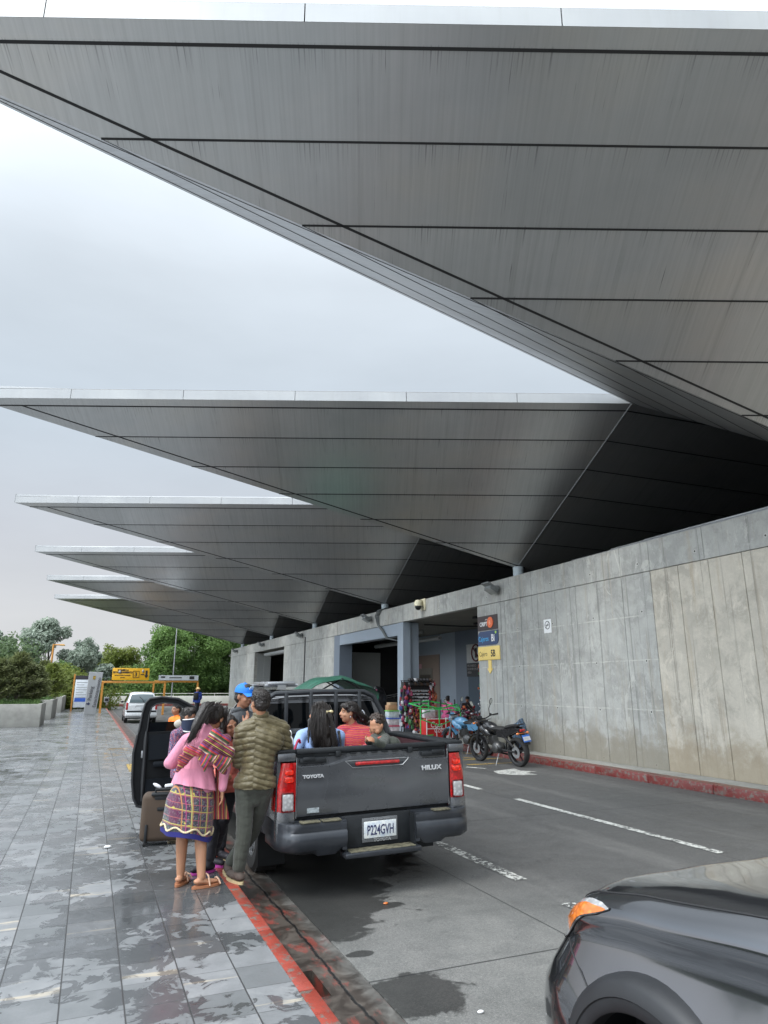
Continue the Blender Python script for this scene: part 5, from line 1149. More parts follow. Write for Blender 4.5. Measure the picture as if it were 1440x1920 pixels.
for r in b.b.verts: c_ = V((.875, 6.27, r.co.z)); r.co += (r.co-c_).normalized()*.003
b.build('blue_hem', mat('blue_velvet', (.02, .02, .14), .9), skirt, True, True)
# her hair: crown, ponytail with a pink tie
def hh(x, y, z): return hW+FW @ (V((x, y, z))*.93)
b = MB(); b.ell(hh(0, -.018, .034), (.084*.93, .098*.93, .088*.93), FW); b.ell(hh(0, -.05, -.005), (.07, .06, .07), FW)
for sx in (-1, 1): cap(b, hh(sx*.068, .03, .03), hh(sx*.080, .03, -.075), .026, .02); cap(b, hh(sx*.05, .06, .06), hh(sx*.074, .045, .0), .018, .018)
b.ell(at(388, 1326, 6.2), (.045, .045, .05)); pt = [at(386, 1326, 6.19), at(378, 1343, 6.16), at(368, 1362, 6.13), at(360, 1382, 6.13), at(354, 1392, 6.14)]
for p, q, r1, r2 in zip(pt[:-1], pt[1:], (.048, .05, .04, .026), (.05, .04, .026, .008)): cap(b, p, q, r1, r2)
cap(b, at(392, 1330, 6.18), at(388, 1355, 6.16), .04, .02)
fuse('hair', b, .006, M_HAIR, wm, 3, lambda c: .005*noise.noise(V((c.x*60, c.y*60, c.z*14)))+.003*noise.noise(V((c.x*130, c.y*130, c.z*30))))
strands(wm, [[at(400, 1318, 6.15), at(388, 1326, 6.14), at(378, 1345, 6.11), at(366, 1366, 6.09), at(357, 1386, 6.09), at(352, 1397, 6.11)], [at(404, 1330, 6.13), at(396, 1328, 6.13), at(384, 1338, 6.12), at(372, 1362, 6.10), at(362, 1384, 6.10)]], 90, .0030, .017, 4)
strands(wm, [[at(410, 1318, 6.17), at(402, 1330, 6.13), at(398, 1345, 6.13), at(402, 1360, 6.16)], [at(425, 1326, 6.2), at(424, 1340, 6.2), at(421, 1356, 6.22)]], 50, .0028, .014, 5)
b = MB(); b.ell(at(387, 1329, 6.165), (.018, .03, .045), Matrix.Rotation(.3, 3, 'Y')); b.build('hair_tie', mat('raspberry_ribbon', (.35, .03, .12), .6), wm, True, True)
# woven carrying cloth knotted across her back
K = at(374, 1411, 6.05)
MS1 = stripes('woven_stripes_diagonal', (3.2, 0, 5.2), 1.15, WOV); MS2 = stripes('woven_stripes_fan', (6.0, 0, -3.4), 1.2, WOV[::-1])
b = MB()
cap(b, K, at(405, 1378, 6.03), .035, .055, .55, (0, 1, 0)); cap(b, at(398, 1392, 6.03), at(424, 1386, 6.08), .055, .05, .6, (0, 1, 0)); cap(b, K, at(425, 1412, 6.04), .03, .062, .6, (0, 1, 0)); cap(b, at(404, 1404, 6.02), at(428, 1412, 6.06), .055, .06, .7, (0, 1, 0))
fu = lambda c: .010*noise.noise(V((c.x*10-c.z*14, c.y*6, c.z*12+c.x*20)))+.005*noise.noise(c*40)
sl = fuse('carrying_cloth', b, .006, MS1, wm, 4, fu)
b = MB(); cap(b, K, at(422, 1428, 6.03), .028, .055, .6, (0, 1, 0)); cap(b, at(410, 1425, 6.02), at(420, 1445, 6.06), .05, .035, .6, (0, 1, 0)); cap(b, K, at(384, 1432, 6.02), .03, .034, .5, (0, 1, 0)); cap(b, at(384, 1432, 6.02), at(383, 1446, 6.02), .034, .012, .5, (0, 1, 0))
fuse('cloth_fold', b, .006, MS2, sl, 4, fu)
b = MB(); cap(b, K, at(355, 1408, 6.06), .036, .05, .55, (0, 1, 0)); cap(b, at(360, 1408, 6.06), at(343, 1425, 6.1), .05, .05, .5, (0, 1, 0)); cap(b, at(347, 1422, 6.09), at(332, 1446, 6.14), .05, .012, .4, (0, 1, 0)); b.ell(K, (.035, .035, .04))
fuse('cloth_fold', b, .006, stripes('woven_stripes_red', (3, 0, 6), 1.3, [(.32, .02, .04), (.5, .05, .06), (.12, .015, .12), (.45, .12, .04), (.3, .02, .03), (.03, .02, .05), (.35, .03, .08), (.45, .35, .08)]), sl, 4, fu)
b = MB(); rows = [[at(404+1.6*j+(j-2)*i*.33+1.2*sin(i+j), 1440+i*12, 6.24+.02*sin(j*1.5)) for j in range(8)] for i in range(9)]; b.grid(rows); b.grid([[p+V((0, .012, 0)) for p in r] for r in rows])
b.build('cloth_end', stripes('woven_stripes_long', (9, 0, .6), 1.0, [(.35, .02, .04), (.03, .015, .02), (.30, .02, .05), (.04, .15, .05), (.4, .03, .05), (.45, .33, .08), (.3, .02, .03)]), sl, True, True)
# sandals
for k_ in 'LR':
    an = W['an'+k_]; td = V(W['toe'+k_]).normalized(); per = V((-td.y, td.x, 0)); cc = an-V((0, 0, .081))+td*.05; ol = []
    for i in range(22): a = 2*pi*i/22; ol.append(cc+td*.130*cos(a)+per*(.045+.006*cos(a))*sin(a)-V((0, 0, .002)))
    b = MB(); b.prism(ol, (0, 0, .018)); sn = b.build('sandal', mat('tan_sole', (.33, .13, .06), .6), wm, True)
    b = MB()
    for o_, hgt in ((.105, .045), (.01, .085)):
        b.tube([cc+td*(o_-.0)+per*.046+V((0, 0, .012)), cc+td*(o_-.012)+per*.032+V((0, 0, hgt)), cc+td*(o_-.015)+V((0, 0, hgt+.012)), cc+td*(o_-.012)-per*.032+V((0, 0, hgt)), cc+td*o_-per*.046+V((0, 0, .012))], .0065, 8)
    b.build('strap', mat('beige_strap', (.62, .40, .28), .5), sn, True)

# ---- girl in coral, facing the group
G = dict(head=at(431, 1361, 6.48), face=(.30, -.93, -.12), hup=(-.35, 0, .93), neck=at(436, 1383, 6.60), chest=(1.27, 6.66, 1.00), pelvis=(1.24, 6.66, .76), front=(.3, -.95, 0),
         shL=at(450, 1392, 6.6), shR=at(418, 1396, 6.62), elL=at(448, 1378, 6.78), wrL=at(456, 1360, 6.62), elR=(1.16, 6.72, .92), wrR=(1.2, 6.55, .85), knL=(1.25, 6.66, .42), knR=(1.17, 6.68, .42),
         hs=.88, anL=(1.20, 6.86, .085), anR=(1.13, 6.62, .085), toeL=(.5, -.8, 0), toeR=(-.95, -.3, 0), hdL=(.35, -.1, .75))
M_CORAL = fabric('coral_jersey', (.62, .16, .12)); M_BLKT = fabric('black_trousers', (.012, .012, .018), .8)
gm, FG, BG, hG = person('person', 'girl in coral top and black trousers, her head against the woman in pink', G, .86, M_SKIN2, topmat=M_CORAL, legmat=M_BLKT, shoemat=(mat('black_shoe', (.015, .014, .02), .6), mat('magenta_sole', (.42, .05, .30), .5)), vox=.006, hem=.06, topthick=.02, hair='none', topdisp=flare, base=(1.2, 6.7, 0), closed=True)
def hg(x, y, z): return hG+FG @ (V((x, y, z))*.86)
b = MB(); b.ell(hg(0, -.022, .036), (.074, .083, .078), FG); cap(b, hg(0, -.06, -.0), hg(0, -.06, -.12), .06, .05)
for sx in (-1, 1): cap(b, hg(sx*.070, .015, .03), hg(sx*.076, .0, -.10), .022, .02)
fuse('hair', b, .006, M_HAIR, gm, 3, lambda c: .004*noise.noise(V((c.x*60, c.y*60, c.z*14))))

# ---- man in olive quilted jacket
O_ = dict(head=at(487, 1318, 6.10), face=(-.30, .95, -.05), neck=at(489, 1345, 6.12), chest=at(490, 1392, 6.12), pelvis=at(478, 1468, 6.14), front=(.12, .99, 0),
          shL=at(455, 1372, 6.12), shR=at(527, 1367, 6.14), elL=at(449, 1428, 6.2), wrL=(1.33, 6.45, .98), elR=at(538, 1412, 6.22), wrR=(1.62, 6.50, 1.08), knL=at(458, 1556, 6.16), knR=at(474, 1558, 6.36),
          anL=at(447, 1640, 6.20), anR=(1.285, 6.46, .09), toeL=(-.25, .9, 0), toeR=(.1, 1, 0))
O_['anL'] = V((O_['anL'].x, 6.20, .09)); O_['chest'].z = 1.15
def m_puff():
    a = NT('olive_quilted_nylon'); co = a.co('Object'); n_ = a.noise(a.co('Object', scale=(9, 9, 22)), 2, 4, .6, .6); a.set(base=a.mix(a.mr(n_, .3, .7), (.088, .070, .032), (.135, .110, .054)), rough=.42, Sheen_Weight=.1).bump(n_, .5, .012); return a.m
def puff(c):
    u = c.z+.30*(c.x-1.45)*(1 if c.x > 1.36 else -.5)+.013*noise.noise(c*5)+.003*noise.noise(c*17); q = abs(sin(pi*u/.052)); k_ = .85+.5*noise.noise(c*9+V((3, 1, 2))); return (.015*(q**.45)-.008)*k_+.003*noise.noise(V((c.x*30+c.z*18, c.y*30, c.z*40)))+.006*noise.noise(c*8)
om, FO, BO, hO = person('person', 'man in olive quilted jacket standing on the red kerb, back to the camera', O_, .97, M_SKIN, topmat=m_puff(), legmat=fabric('dark_olive_trousers', (.052, .056, .044), .85, .5), shoemat=(mat('brown_suede_boot', (.075, .055, .045), .85, var=.3, vs=30, bump=.3), mat('cream_sole', (.45, .36, .2), .6)), vox=.006, topthick=.026, topdisp=puff, hem=.0, itt=3, torso_w=1.05, base=(1.42, 6.2, 0))
b = MB(); b.lathe([(.060, -.03), (.070, -.028), (.072, .02), (.062, .024)], O_['neck']+V((0, 0, .02)), (-.03, .15, 1), 28); b.build('collar', bpy.data.materials['olive_quilted_nylon'], om, True, True)

# ---- man in blue cap beside the cab
C_ = dict(hs=1.08, head=at(458, 1306, 7.7), face=(.55, -.80, -.08), neck=at(452, 1333, 7.75), chest=(1.62, 7.77, 1.12), pelvis=(1.56, 7.77, .80), front=(.4, -.9, 0), shL=at(486, 1352, 7.73), shR=at(432, 1352, 7.8), elL=(1.78, 7.65, .99), wrL=(1.7, 7.45, 1.02), elR=(1.4, 7.75, .96), wrR=(1.5, 7.55, .95),
          knL=(1.6, 7.75, .4), knR=(1.5, 7.75, .4), anL=(1.60, 7.77, -.065), anR=(1.5, 7.77, -.065), toeL=(.4, -.9, 0), toeR=(0, -1, 0))
for k_ in ('pelvis', 'chest', 'elL', 'wrL', 'elR', 'wrR', 'knL', 'knR', 'anL', 'anR'): C_[k_] = V(C_[k_])-V((.16, 0, 0))
cmn, FC, BC, hC = person('person', 'man in bright blue baseball cap and grey hooded top beside the pickup cab', C_, 1.06, M_SKIN2, topmat=fabric('grey_hoodie', (.055, .06, .065)), legmat=M_BLKT, shoemat=(mat('black_shoe', (.015, .014, .02), .6), mat('cream_sole', (.45, .36, .2), .6)), vox=.008, hem=.04, base=(1.4, 7.77, -.15), tuft=0)
def capmesh(t, hc, F, s, m_, mb_, bill=True):
    def h(x, y, z): return hc+F @ (V((x, y, z))*s)
    b = MB(); rr = []
    for i in range(9):
        ph = pi/2*i/8; rr.append([h(.088*cos(ph)*cos(2*pi*k_/28), -.010+.104*cos(ph)*sin(2*pi*k_/28), .040+.095*sin(ph)**.85) for k_ in range(28)])
    b.grid(rr, closed=True); b.ell(h(0, -.010, .136), .008*s); o = b.build('cap', m_, t, True, True)
    if bill:
        b = MB(); r1 = [h(.08*sin(a), .080*cos(a)+.0, .045) for a in [(-1.1+2.2*i/14) for i in range(15)]]; r2 = [h(.085*sin(a), .055+.125*cos(a), .040-.022*sin(a)**2-.01) for a in [(-1.1+2.2*i/14) for i in range(15)]]
        b.grid([r1, r2]); b.grid([[p-V((0, 0, .006)) for p in r1], [p-V((0, 0, .006)) for p in r2]]); b.grid([r2, [p-V((0, 0, .006)) for p in r2]]); b.build('bill', mb_, o, True, True)
    return o
M_CAPB = mat('cap_blue', (.012, .17, .62), .7, var=.06)
co_ = capmesh(cmn, hC, FC, 1.08, M_CAPB, M_CAPB)
b = MB(); p0 = hC+FC @ V((.0, .096, .098)); b.box(p0, (.06, .008, .045), FC @ Matrix.Rotation(-.55, 3, 'X'), .004); b.build('patch', mat('pale_patch', (.55, .68, .72), .6), co_, True)
b = MB(); b.lathe([(.075, -.02), (.10, -.01), (.105, .03), (.08, .035)], C_['neck']+V((-.005, .03, -.005)), (-.1, .25, 1), 26); b.build('hood', bpy.data.materials['grey_hoodie'], cmn, True, True)

# ---- boy with neck warmer over his face
BY = dict(head=at(354, 1345, 8.0), face=(.85, -.45, -.15), neck=at(347, 1366, 8.05), chest=(1.04, 8.1, .96), pelvis=(1.04, 8.12, .70), front=(.8, -.5, 0), shL=at(352, 1376, 8.2), shR=at(330, 1378, 7.98), elL=(1.25, 8.15, .86), wrL=(1.35, 8.0, .85), elR=at(324, 1418, 7.96), wrR=(1.16, 7.86, .88),
          knL=(1.06, 8.1, .38), knR=(1.0, 8.06, .38), anL=(1.06, 8.12, .085), anR=(.99, 8.06, .085), toeL=(1, 0, 0), toeR=(.8, -.5, 0))
def m_speck():
    a = NT('speckled_navy_jacket'); co = a.co('Object'); c = a.mix(a.mr(a.noise(co, 70, 3, .8), .5, .56), (.03, .035, .11), (.35, .08, .09)); c = a.mix(a.mr(a.noise(a.co('Object', loc=(3, 3, 3)), 80, 3, .8), .56, .6), c, (.3, .35, .45)); a.set(base=c, rough=.8); return a.m
bym, FB, BB, hB = person('person', 'boy in speckled navy jacket, dark neck warmer over his nose, by the open door', BY, .86, M_SKIN2, topmat=m_speck(), legmat=M_BLKT, shoemat=(mat('black_shoe', (.015, .014, .02), .6), mat('cream_sole', (.45, .36, .2), .6)), vox=.008, hem=.03, topthick=.022, base=(1.04, 8.1, 0))
def hb_(x, y, z): return hB+FB @ (V((x, y, z))*.86)
b = MB(); rr = []
for i, (z, r) in enumerate(((-.16, .07), (-.12, .072), (-.08, .077), (-.04, .082), (-.012, .084))): rr.append([hb_(r*cos(2*pi*k_/24)*.95, r*sin(2*pi*k_/24)*1.12+.008, z-.012*cos(2*pi*k_/24)+(.02*sin(2*pi*k_/24) if i > 2 else 0)) for k_ in range(24)])
b.grid(rr, closed=True); nw = b.build('neck_warmer', mat('dark_navy_knit', (.02, .03, .06), .9), bym, True, True)
b = MB(); b.tube(rr[-1], .006, 6, closed=True); b.tube(rr[0], .007, 6, closed=True); b.build('white_edge', M_WHITE, nw, True)
b = MB(); b.ell(at(338, 1357, 8.2), (.07, .05, .05)); b.build('fur_hood', mat('beige_fleece', (.4, .38, .33), .95, bump=.8), bym, True, True)

# ---- in the truck bed: woman in light blue, back to us
fl = .46+.0
LB = dict(head=at(598, 1338, 7.02), face=(-.75, .60, -.1), neck=at(600, 1362, 7.0), chest=(2.26, 6.98, 1.0), pelvis=(2.28, 6.95, .62), front=(-.15, .98, 0), shL=at(566, 1380, 6.98), shR=at(636, 1380, 7.0), elL=at(551, 1412, 6.9), wrL=at(541, 1396, 6.80), elR=(2.53, 7.15, .92), wrR=(2.40, 7.35, .92), knL=(2.15, 7.4, .72), knR=(2.38, 7.4, .72), anL=(2.15, 7.25, .54), anR=(2.38, 7.25, .54), toeL=(0, 1, 0), toeR=(0, 1, 0))
lm, FL, BL_, hL = person('person', 'young woman in light blue top, long black hair with gold clip, in the truck bed', LB, 1.0, M_SKIN, topmat=fabric('sky_blue_knit', (.28, .40, .66)), legmat=M_BLKT, seated=True, vox=.007, hair='none', topthick=.014, base=(2.28, 6.95, .47))
def hl_(x, y, z): return hL+FL @ V((x, y, z))
b = MB(); b.ell(hl_(0, -.020, .034), (.088, .102, .092), FL); b.ell(hl_(0, -.055, -.01), (.078, .06, .08), FL)
for (x0, y0), (x1, y1), r1, r2 in (((600, 1345), (606, 1372), .085, .075), ((606, 1372), (611, 1396), .075, .06), ((590, 1365), (594, 1398), .05, .035), ((622, 1370), (628, 1400), .045, .03), ((611, 1390), (612, 1404), .055, .03), ((580, 1350), (578, 1392), .02, .010), ((635, 1372), (640, 1402), .016, .01)): cap(b, at(x0, y0, 6.90), at(x1, y1, 6.86), r1, r2, .6, (0, 1, 0))
fuse('long_hair', b, .006, M_HAIR, lm, 3, lambda c: .007*noise.noise(V((c.x*45, c.y*30, c.z*7)))+.004*noise.noise(V((c.x*120, c.y*60, c.z*16))))
strands(lm, [[at(592, 1322, 6.90), at(588, 1342, 6.86), at(586, 1366, 6.84), at(588, 1392, 6.83), at(590, 1401, 6.83)], [at(603, 1318, 6.89), at(606, 1345, 6.83), at(608, 1370, 6.81), at(609, 1396, 6.80), at(611, 1404, 6.80)], [at(610, 1322, 6.90), at(620, 1345, 6.86), at(625, 1372, 6.83), at(630, 1395, 6.82), at(632, 1402, 6.82)], [at(598, 1320, 6.9), at(597, 1350, 6.84), at(598, 1380, 6.82), at(601, 1402, 6.81)]], 200, .0032, .018, 9)
b = MB()
for x in (613, 621): b.ell(at(x, 1335-(x-613)*.1, 6.87), (.024, .012, .017))
b.ell(at(617, 1334, 6.865), (.01, .012, .008)); b.build('hair_clip', mat('gold_clip', (.7, .6, .35), .3, .5), lm, True, True)
# ---- woman in red weave
RW = dict(head=at(654, 1336, 7.38), face=(-.97, .05, .05), neck=at(660, 1360, 7.4), chest=(2.80, 7.38, 1.02), pelvis=(2.84, 7.36, .64), front=(-.55, -.8, 0), shL=at(690, 1374, 7.30), shR=at(641, 1372, 7.42), elL=at(697, 1400, 7.22), wrL=(2.70, 7.05, .92), elR=(2.58, 7.32, .92), wrR=(2.62, 7.1, .90), knL=(2.75, 6.95, .72), knR=(2.58, 7.0, .72), anL=(2.7, 6.95, .54), anR=(2.55, 7.0, .54), toeL=(0, -1, 0), toeR=(0, -1, 0))
M_REDW = stripes('red_woven_blouse', (1.5, 1.5, 9), 1.1, [(.45, .02, .03), (.5, .02, .06), (.55, .30, .03), (.40, .02, .05), (.35, .02, .12), (.5, .03, .03), (.5, .12, .02), (.42, .02, .05), (.2, .02, .14)], wob=.5)
rm, FR, BR, hR = person('person', 'woman in bright red and yellow woven blouse looking left, sitting in the truck bed', RW, 1.0, M_SKIN, topmat=M_REDW, legmat=M_BLKT, seated=True, vox=.007, hair='none', topthick=.02, torso_w=1.15, base=(2.84, 7.36, .47))
def hr_(x, y, z): return hR+FR @ V((x, y, z))
b = MB(); b.ell(hr_(0, -.026, .036), (.087, .098, .09), FR); b.ell(hr_(0, -.06, -.01), (.072, .055, .075), FR); b.ell(at(680, 1345, 7.36), (.055, .05, .06)); b.ell(at(688, 1352, 7.36), (.04, .04, .055))
for sx in (-1, 1): b.ell(hr_(sx*.055, .045, .062), (.035, .045, .04), FR)
fuse('hair', b, .006, M_HAIR, rm, 3, lambda c: .005*noise.noise(c*50))
strands(rm, [[at(650, 1318, 7.34), at(664, 1322, 7.30), at(674, 1334, 7.29), at(680, 1344, 7.30)], [at(655, 1330, 7.28), at(668, 1334, 7.27), at(678, 1342, 7.28), at(690, 1356, 7.30)], [at(676, 1338, 7.3), at(688, 1346, 7.3), at(697, 1352, 7.32)]], 80, .0030, .016, 12)
b = MB(); b.tube([at(679+8*sin(a)*.5, 1332+9*(1-cos(a)), 7.32) for a in [i*.5 for i in range(7)]], .009, 8); b.build('hair_tie', mat('white_scrunchie', (.55, .57, .62), .7), rm, True)
b = MB(); b.ell(hr_(-.076, 0, -.045), (.007, .007, .012)); b.build('earring', M_CHR, rm, True, True)
# ---- toddler leaning over the tailgate
KD = dict(hs=.86, head=at(706, 1360, 6.42), face=(-.85, -.42, -.35), neck=at(714, 1377, 6.42), chest=(2.76, 6.36, 1.03), pelvis=(2.80, 6.42, .84), front=(-.5, -.85, 0), shL=at(722, 1385, 6.36), shR=at(703, 1385, 6.40), elL=at(716, 1398, 6.10), wrL=at(704, 1391, 6.06), elR=at(700, 1394, 6.26), wrR=at(690, 1389, 6.16), knL=(2.82, 6.42, .68), knR=(2.74, 6.42, .68), anL=(2.82, 6.44, .53), anR=(2.74, 6.44, .53), toeL=(0, -1, 0), toeR=(0, -1, 0))
km, FK, BK, hK = person('toddler', 'toddler in dark green jacket leaning over the tailgate', KD, .66, M_SKIN, topmat=fabric('dark_green_jacket', (.028, .034, .024), .7, .8), legmat=M_BLKT, seated=True, vox=.005, hair='none', topthick=.030, base=(2.80, 6.42, .47), closed=True, faceparts=False)
for sx in (-1, 1): b = MB(); b.tube([hK+FK @ (V((sx*x, y, z))*.86) for x, y, z in ((.020, .0935, -.004), (.032, .092, -.009), (.046, .084, -.005))], .0022, 6); b.build('eye', M_EYE, km, True, True)
b = MB(); b.ell(hK+FK @ (V((0, .090, -.058))*.86), (.014, .006, .006), FK); b.build('mouth', M_LIP, km, True, True)
def hk(x, y, z): return hK+FK @ (V((x, y, z))*.86)
b = MB(); b.ell(hk(0, -.022, .020), (.080, .088, .080), FK); b.ell(hK+FK @ V((0, .0, .0)), (.058, .066, .06), FK); 
fuse('head_round', b, .006, M_SKIN, km, 3) if False else b.b.free()
b = MB(); b.ell(hk(0, -.024, .035), (.074, .076, .072), FK)
rk = random.Random(3)
for i in range(46):
    a = rk.uniform(0, 2*pi); ph = rk.uniform(-.2, 1.4); p = hk(.088*cos(ph)*cos(a), -.024+.092*cos(ph)*sin(a), .035+.086*sin(ph))
    if (FK.transposed() @ (p-hK)).y < .045: b.ell(p, rk.uniform(.010, .018))
fuse('curly_hair', b, .004, mat('dark_brown_hair', (.03, .018, .012), .6, bump=.6), km, 1)
b = MB(); b.box(at(712, 1383, 6.30), (.05, .012, .02), Matrix.Rotation(-.3, 3, 'Y'), .005); b.build('patch', mat('coral_patch', (.5, .12, .08), .7), km, True)
# ---- man in orange behind the door window, and walker in straw hat
def simple(label, x, y, z0, s, face_, topm, legm, hairm=None, sit=False, skin=None, hair='short', grp=None, lean=0, arms=None):
    f = V(face_).normalized(); sd_ = V((f.y, -f.x, 0)); o = V((x, y, z0)); J = dict(front=f, face=f)
    if sit:
        J.update(pelvis=o+V((0, 0, .50))*s, chest=o+V((0, 0, .80))*s+f*lean, neck=o+V((0, 0, 1.0))*s+f*lean*1.4, head=o+V((0, 0, 1.14))*s+f*(lean*1.5+.03))
        for k_, q in (('L', -1), ('R', 1)):
            J['sh'+k_] = o+V((0, 0, .94))*s+sd_*.17*q*s+f*lean*1.3; J['el'+k_] = o+V((0, 0, .70))*s+sd_*.23*q*s+f*(.08+lean); J['wr'+k_] = o+V((0, 0, .62))*s+sd_*.12*q*s+f*.30*s
            J['kn'+k_] = o+V((0, 0, .50))*s+sd_*.11*q*s+f*.42*s; J['an'+k_] = o+V((0, 0, .085*s))+sd_*.10*q*s+f*.40*s; J['toe'+k_] = f
    else:
        J.update(pelvis=o+V((0, 0, .93))*s, chest=o+V((0, 0, 1.24))*s+f*lean, neck=o+V((0, 0, 1.44))*s+f*lean*1.2, head=o+V((0, 0, 1.59))*s+f*(lean*1.4+.02))
        for k_, q in (('L', -1), ('R', 1)):
            J['sh'+k_] = o+V((0, 0, 1.38))*s+sd_*.18*q*s+f*lean; J['el'+k_] = o+V((0, 0, 1.10))*s+sd_*.24*q*s+f*(lean+.03*q); J['wr'+k_] = o+V((0, 0, .90))*s+sd_*.22*q*s+f*(lean+.15+.1*q)
            J['kn'+k_] = o+V((0, 0, .50))*s+sd_*.10*q*s+f*.10*q; J['an'+k_] = o+V((0, 0, .085*s))+sd_*.10*q*s-f*(.02-.16*q); J['toe'+k_] = f
    return person('person', label, J, s, skin or M_SKIN2, topmat=topm, legmat=legm, shoemat=(mat('black_shoe', (.015, .014, .02), .6), M_RUB), tuft=0, vox=.011, hem=.04, base=o, group=grp, hair=hair, faceparts=(hair != 'none'))
pO = at(333, 1325, 12.5)
simple('man in an orange top seen through the half-lowered window of the open door', pO.x, 12.5, -.15, .86, (-.9, -.4, 0), mat('bright_orange_cloth', (.85, .20, .02), .8), M_BLKT)
pH = at(369, 1330, 42)
hm, FH, BH, hH = simple('distant walker in a straw hat and blue shirt in front of the low white wall', pH.x, 42, -.15, 1.0, (-.3, .9, 0), mat('royal_blue_cloth', (.03, .07, .35), .8), M_BLKT, hair='none')
b = MB(); b.lathe([(.0, .10), (.075, .09), (.095, .0), (.19, -.02), (.19, -.03), (.09, -.01), (.0, .08)], hH+V((0, 0, .05)), (0, 0, 1), 24, closed=False); b.build('straw_hat', mat('straw', (.5, .36, .16), .8), hm, True, True)
b = MB(); b.box(hH+V((-.12, -.16, -.38)), (.28, .16, .42), None, .05); b.build('backpack', M_BLK, hm, True)
# ------------------------------------------------------------------ props near the group
st = thing('suitcase', 'brown upright suitcase with black handle standing on the wet paving', 'suitcase', (.86, 7.95, 0), radians(-8))
b = MB(); b.box((0, 0, .275), (.46, .24, .47), None, .055, seg=4); b.build('shell', mat('brown_suitcase_cloth', (.055, .036, .023), .8, bump=.3, bs=200), st)
b = MB(); b.tube([(-.10, -.10, .515), (-.10, -.10, .55), (.12, -.10, .55), (.12, -.10, .515)], .014); b.box((.01, -.10, .505), (.30, .09, .03), None, .012); b.box((.02, -.10, .47), (.26, .05, .06), None, .02); b.build('handle', M_PLAST, st)
b = MB(); b.box((-.02, -.123, .36), (.10, .012, .035), None, .008); b.box((-.165, -.125, .13), (.028, .02, .17), None, .01); b.build('fitting', M_PLAST, st)
for x in (-.17, .17):
    b = MB(); b.cyl((x-.014, -.09, .035), (x+.014, -.09, .035), .035); b.cyl((x-.014, .09, .035), (x+.014, .09, .035), .035); b.build('wheel', M_RUB, st)
b = MB(); b.ell((-.09, -.09, .585), (.05, .03, .018), Matrix.Rotation(.5, 3, 'Y')); b.box((.03, -.09, .585), (.09, .05, .03), Matrix.Rotation(-.1, 3, 'Y'), .01); tag(b.build('crumpled_paper', mat('paper', (.65, .66, .68), .7, bump=.8), None), 'crumpled white paper lying on the suitcase handle', 'paper').location = (0, 0, 0)
bpy.data.objects['crumpled_paper'].matrix_world = wmat(st)
for px, py, s_, lab in ((743, 1570-0, .012, None),): pass
def litter(x, y, z, s_, lab, m_):
    b = MB(); b.ell((0, 0, .4*s_), (s_, s_*.6, s_*.4)); b.box((s_*.3, 0, s_*.3), (s_, s_*.8, s_*.3), Matrix.Rotation(.6, 3, 'Z'), s_*.1); o = b.build('litter', m_, None); o.location = (x, y, z); tag(o, lab, 'litter')
litter(.33, 7.96, 0, .035, 'small scrap of white paper on the paving left of the suitcase', M_WHITE)
litter(2.45, 5.68, -.15, .022, 'tiny orange peel on the road behind the pickup', M_AMB)
litter(2.18, 3.72, -.15, .02, 'small white pebble on the dark wet patch in the foreground', M_WHITE)
b = MB(); b.tube([(1.93+.07*sin(a)*.3, 6.5+.0*a, .88+.20*sin(a)) if False else (1.86+.10*sin(a/2), 6.62+.02*a, .90+.20*sin(a*.9)) for a in [i*.3 for i in range(9)]], .012); tag(b.build('bag_handle', mat('raspberry_strap', (.4, .02, .06), .5), None), 'thin raspberry coloured strap standing up from the truck bed', 'strap')
b = MB(); b.ell((0, 0, 0), (.05, .05, .07)); b.ell((.01, 0, .08), (.02, .02, .035)); o = b.build('plastic_bag', M_WHITE, None); o.location = at(541, 1393, 6.45); tag(o, 'knotted white plastic bag by the left end of the tailgate', 'bag')
# ------------------------------------------------------------------ wall signs and fittings
def wp(y, z, d=0): return V((WX-d, y, z))
def wall_plate(name, y0, y1, z0, z1, m_, par, d=.02, r=.0):
    b = MB(); b.box((WX-d/2-.001, (y0+y1)/2, (z0+z1)/2), (d, abs(y1-y0), abs(z1-z0)), None, r, seg=3); return b.build(name, m_, par, True)
TX, TZ = V((0, -1, 0)), V((0, 0, 1))
t = thing('bitcoin_sign', 'dark sign with white CRIPTO lettering and an orange coin, topmost of three by the corner', 'sign', (WX, 17.3, 3.25), group='cash machine signs')
wall_plate('panel', 17.86, 16.76, 3.27, 3.70, mat('dark_brown_sign', (.03, .018, .02), .4, var=.4, vs=4), t)
textobj('lettering', 'CRIPT', .17, wp(17.74, 3.40, .024), TX, TZ, M_WHITE, t, True, .001, .95, bold=.004); textobj('lettering', 'ATM', .06, wp(17.42, 3.56, .024), TX, TZ, M_WHITE, t, True, .001)
b = MB(); b.cyl(wp(17.13, 3.485, .02), wp(17.13, 3.485, .04), .16, .16, 28); cn = b.build('coin', mat('orange_coin', (.75, .14, .04), .4), t, True)
textobj('lettering', 'B', .17, wp(17.19, 3.425, .042), TX, TZ, mat('pale_orange', (.8, .45, .3), .4), cn, True, .001, 1)
t = thing('atm_sign', 'dark blue sign reading Cajeros Bi, middle of three by the corner', 'sign', (WX, 17.3, 2.8), group='cash machine signs')
b = MB(); ol = [(17.87, 2.83), (16.86, 2.83), (16.78, 2.87), (16.74, 2.95), (16.74, 3.24), (17.74, 3.24), (17.82, 3.20), (17.87, 3.12)]; b.prism([wp(y, z) for y, z in ol], (-.02, 0, 0)); b.build('panel', mat('navy_sign', (.012, .04, .12), .35), t, True, 30)
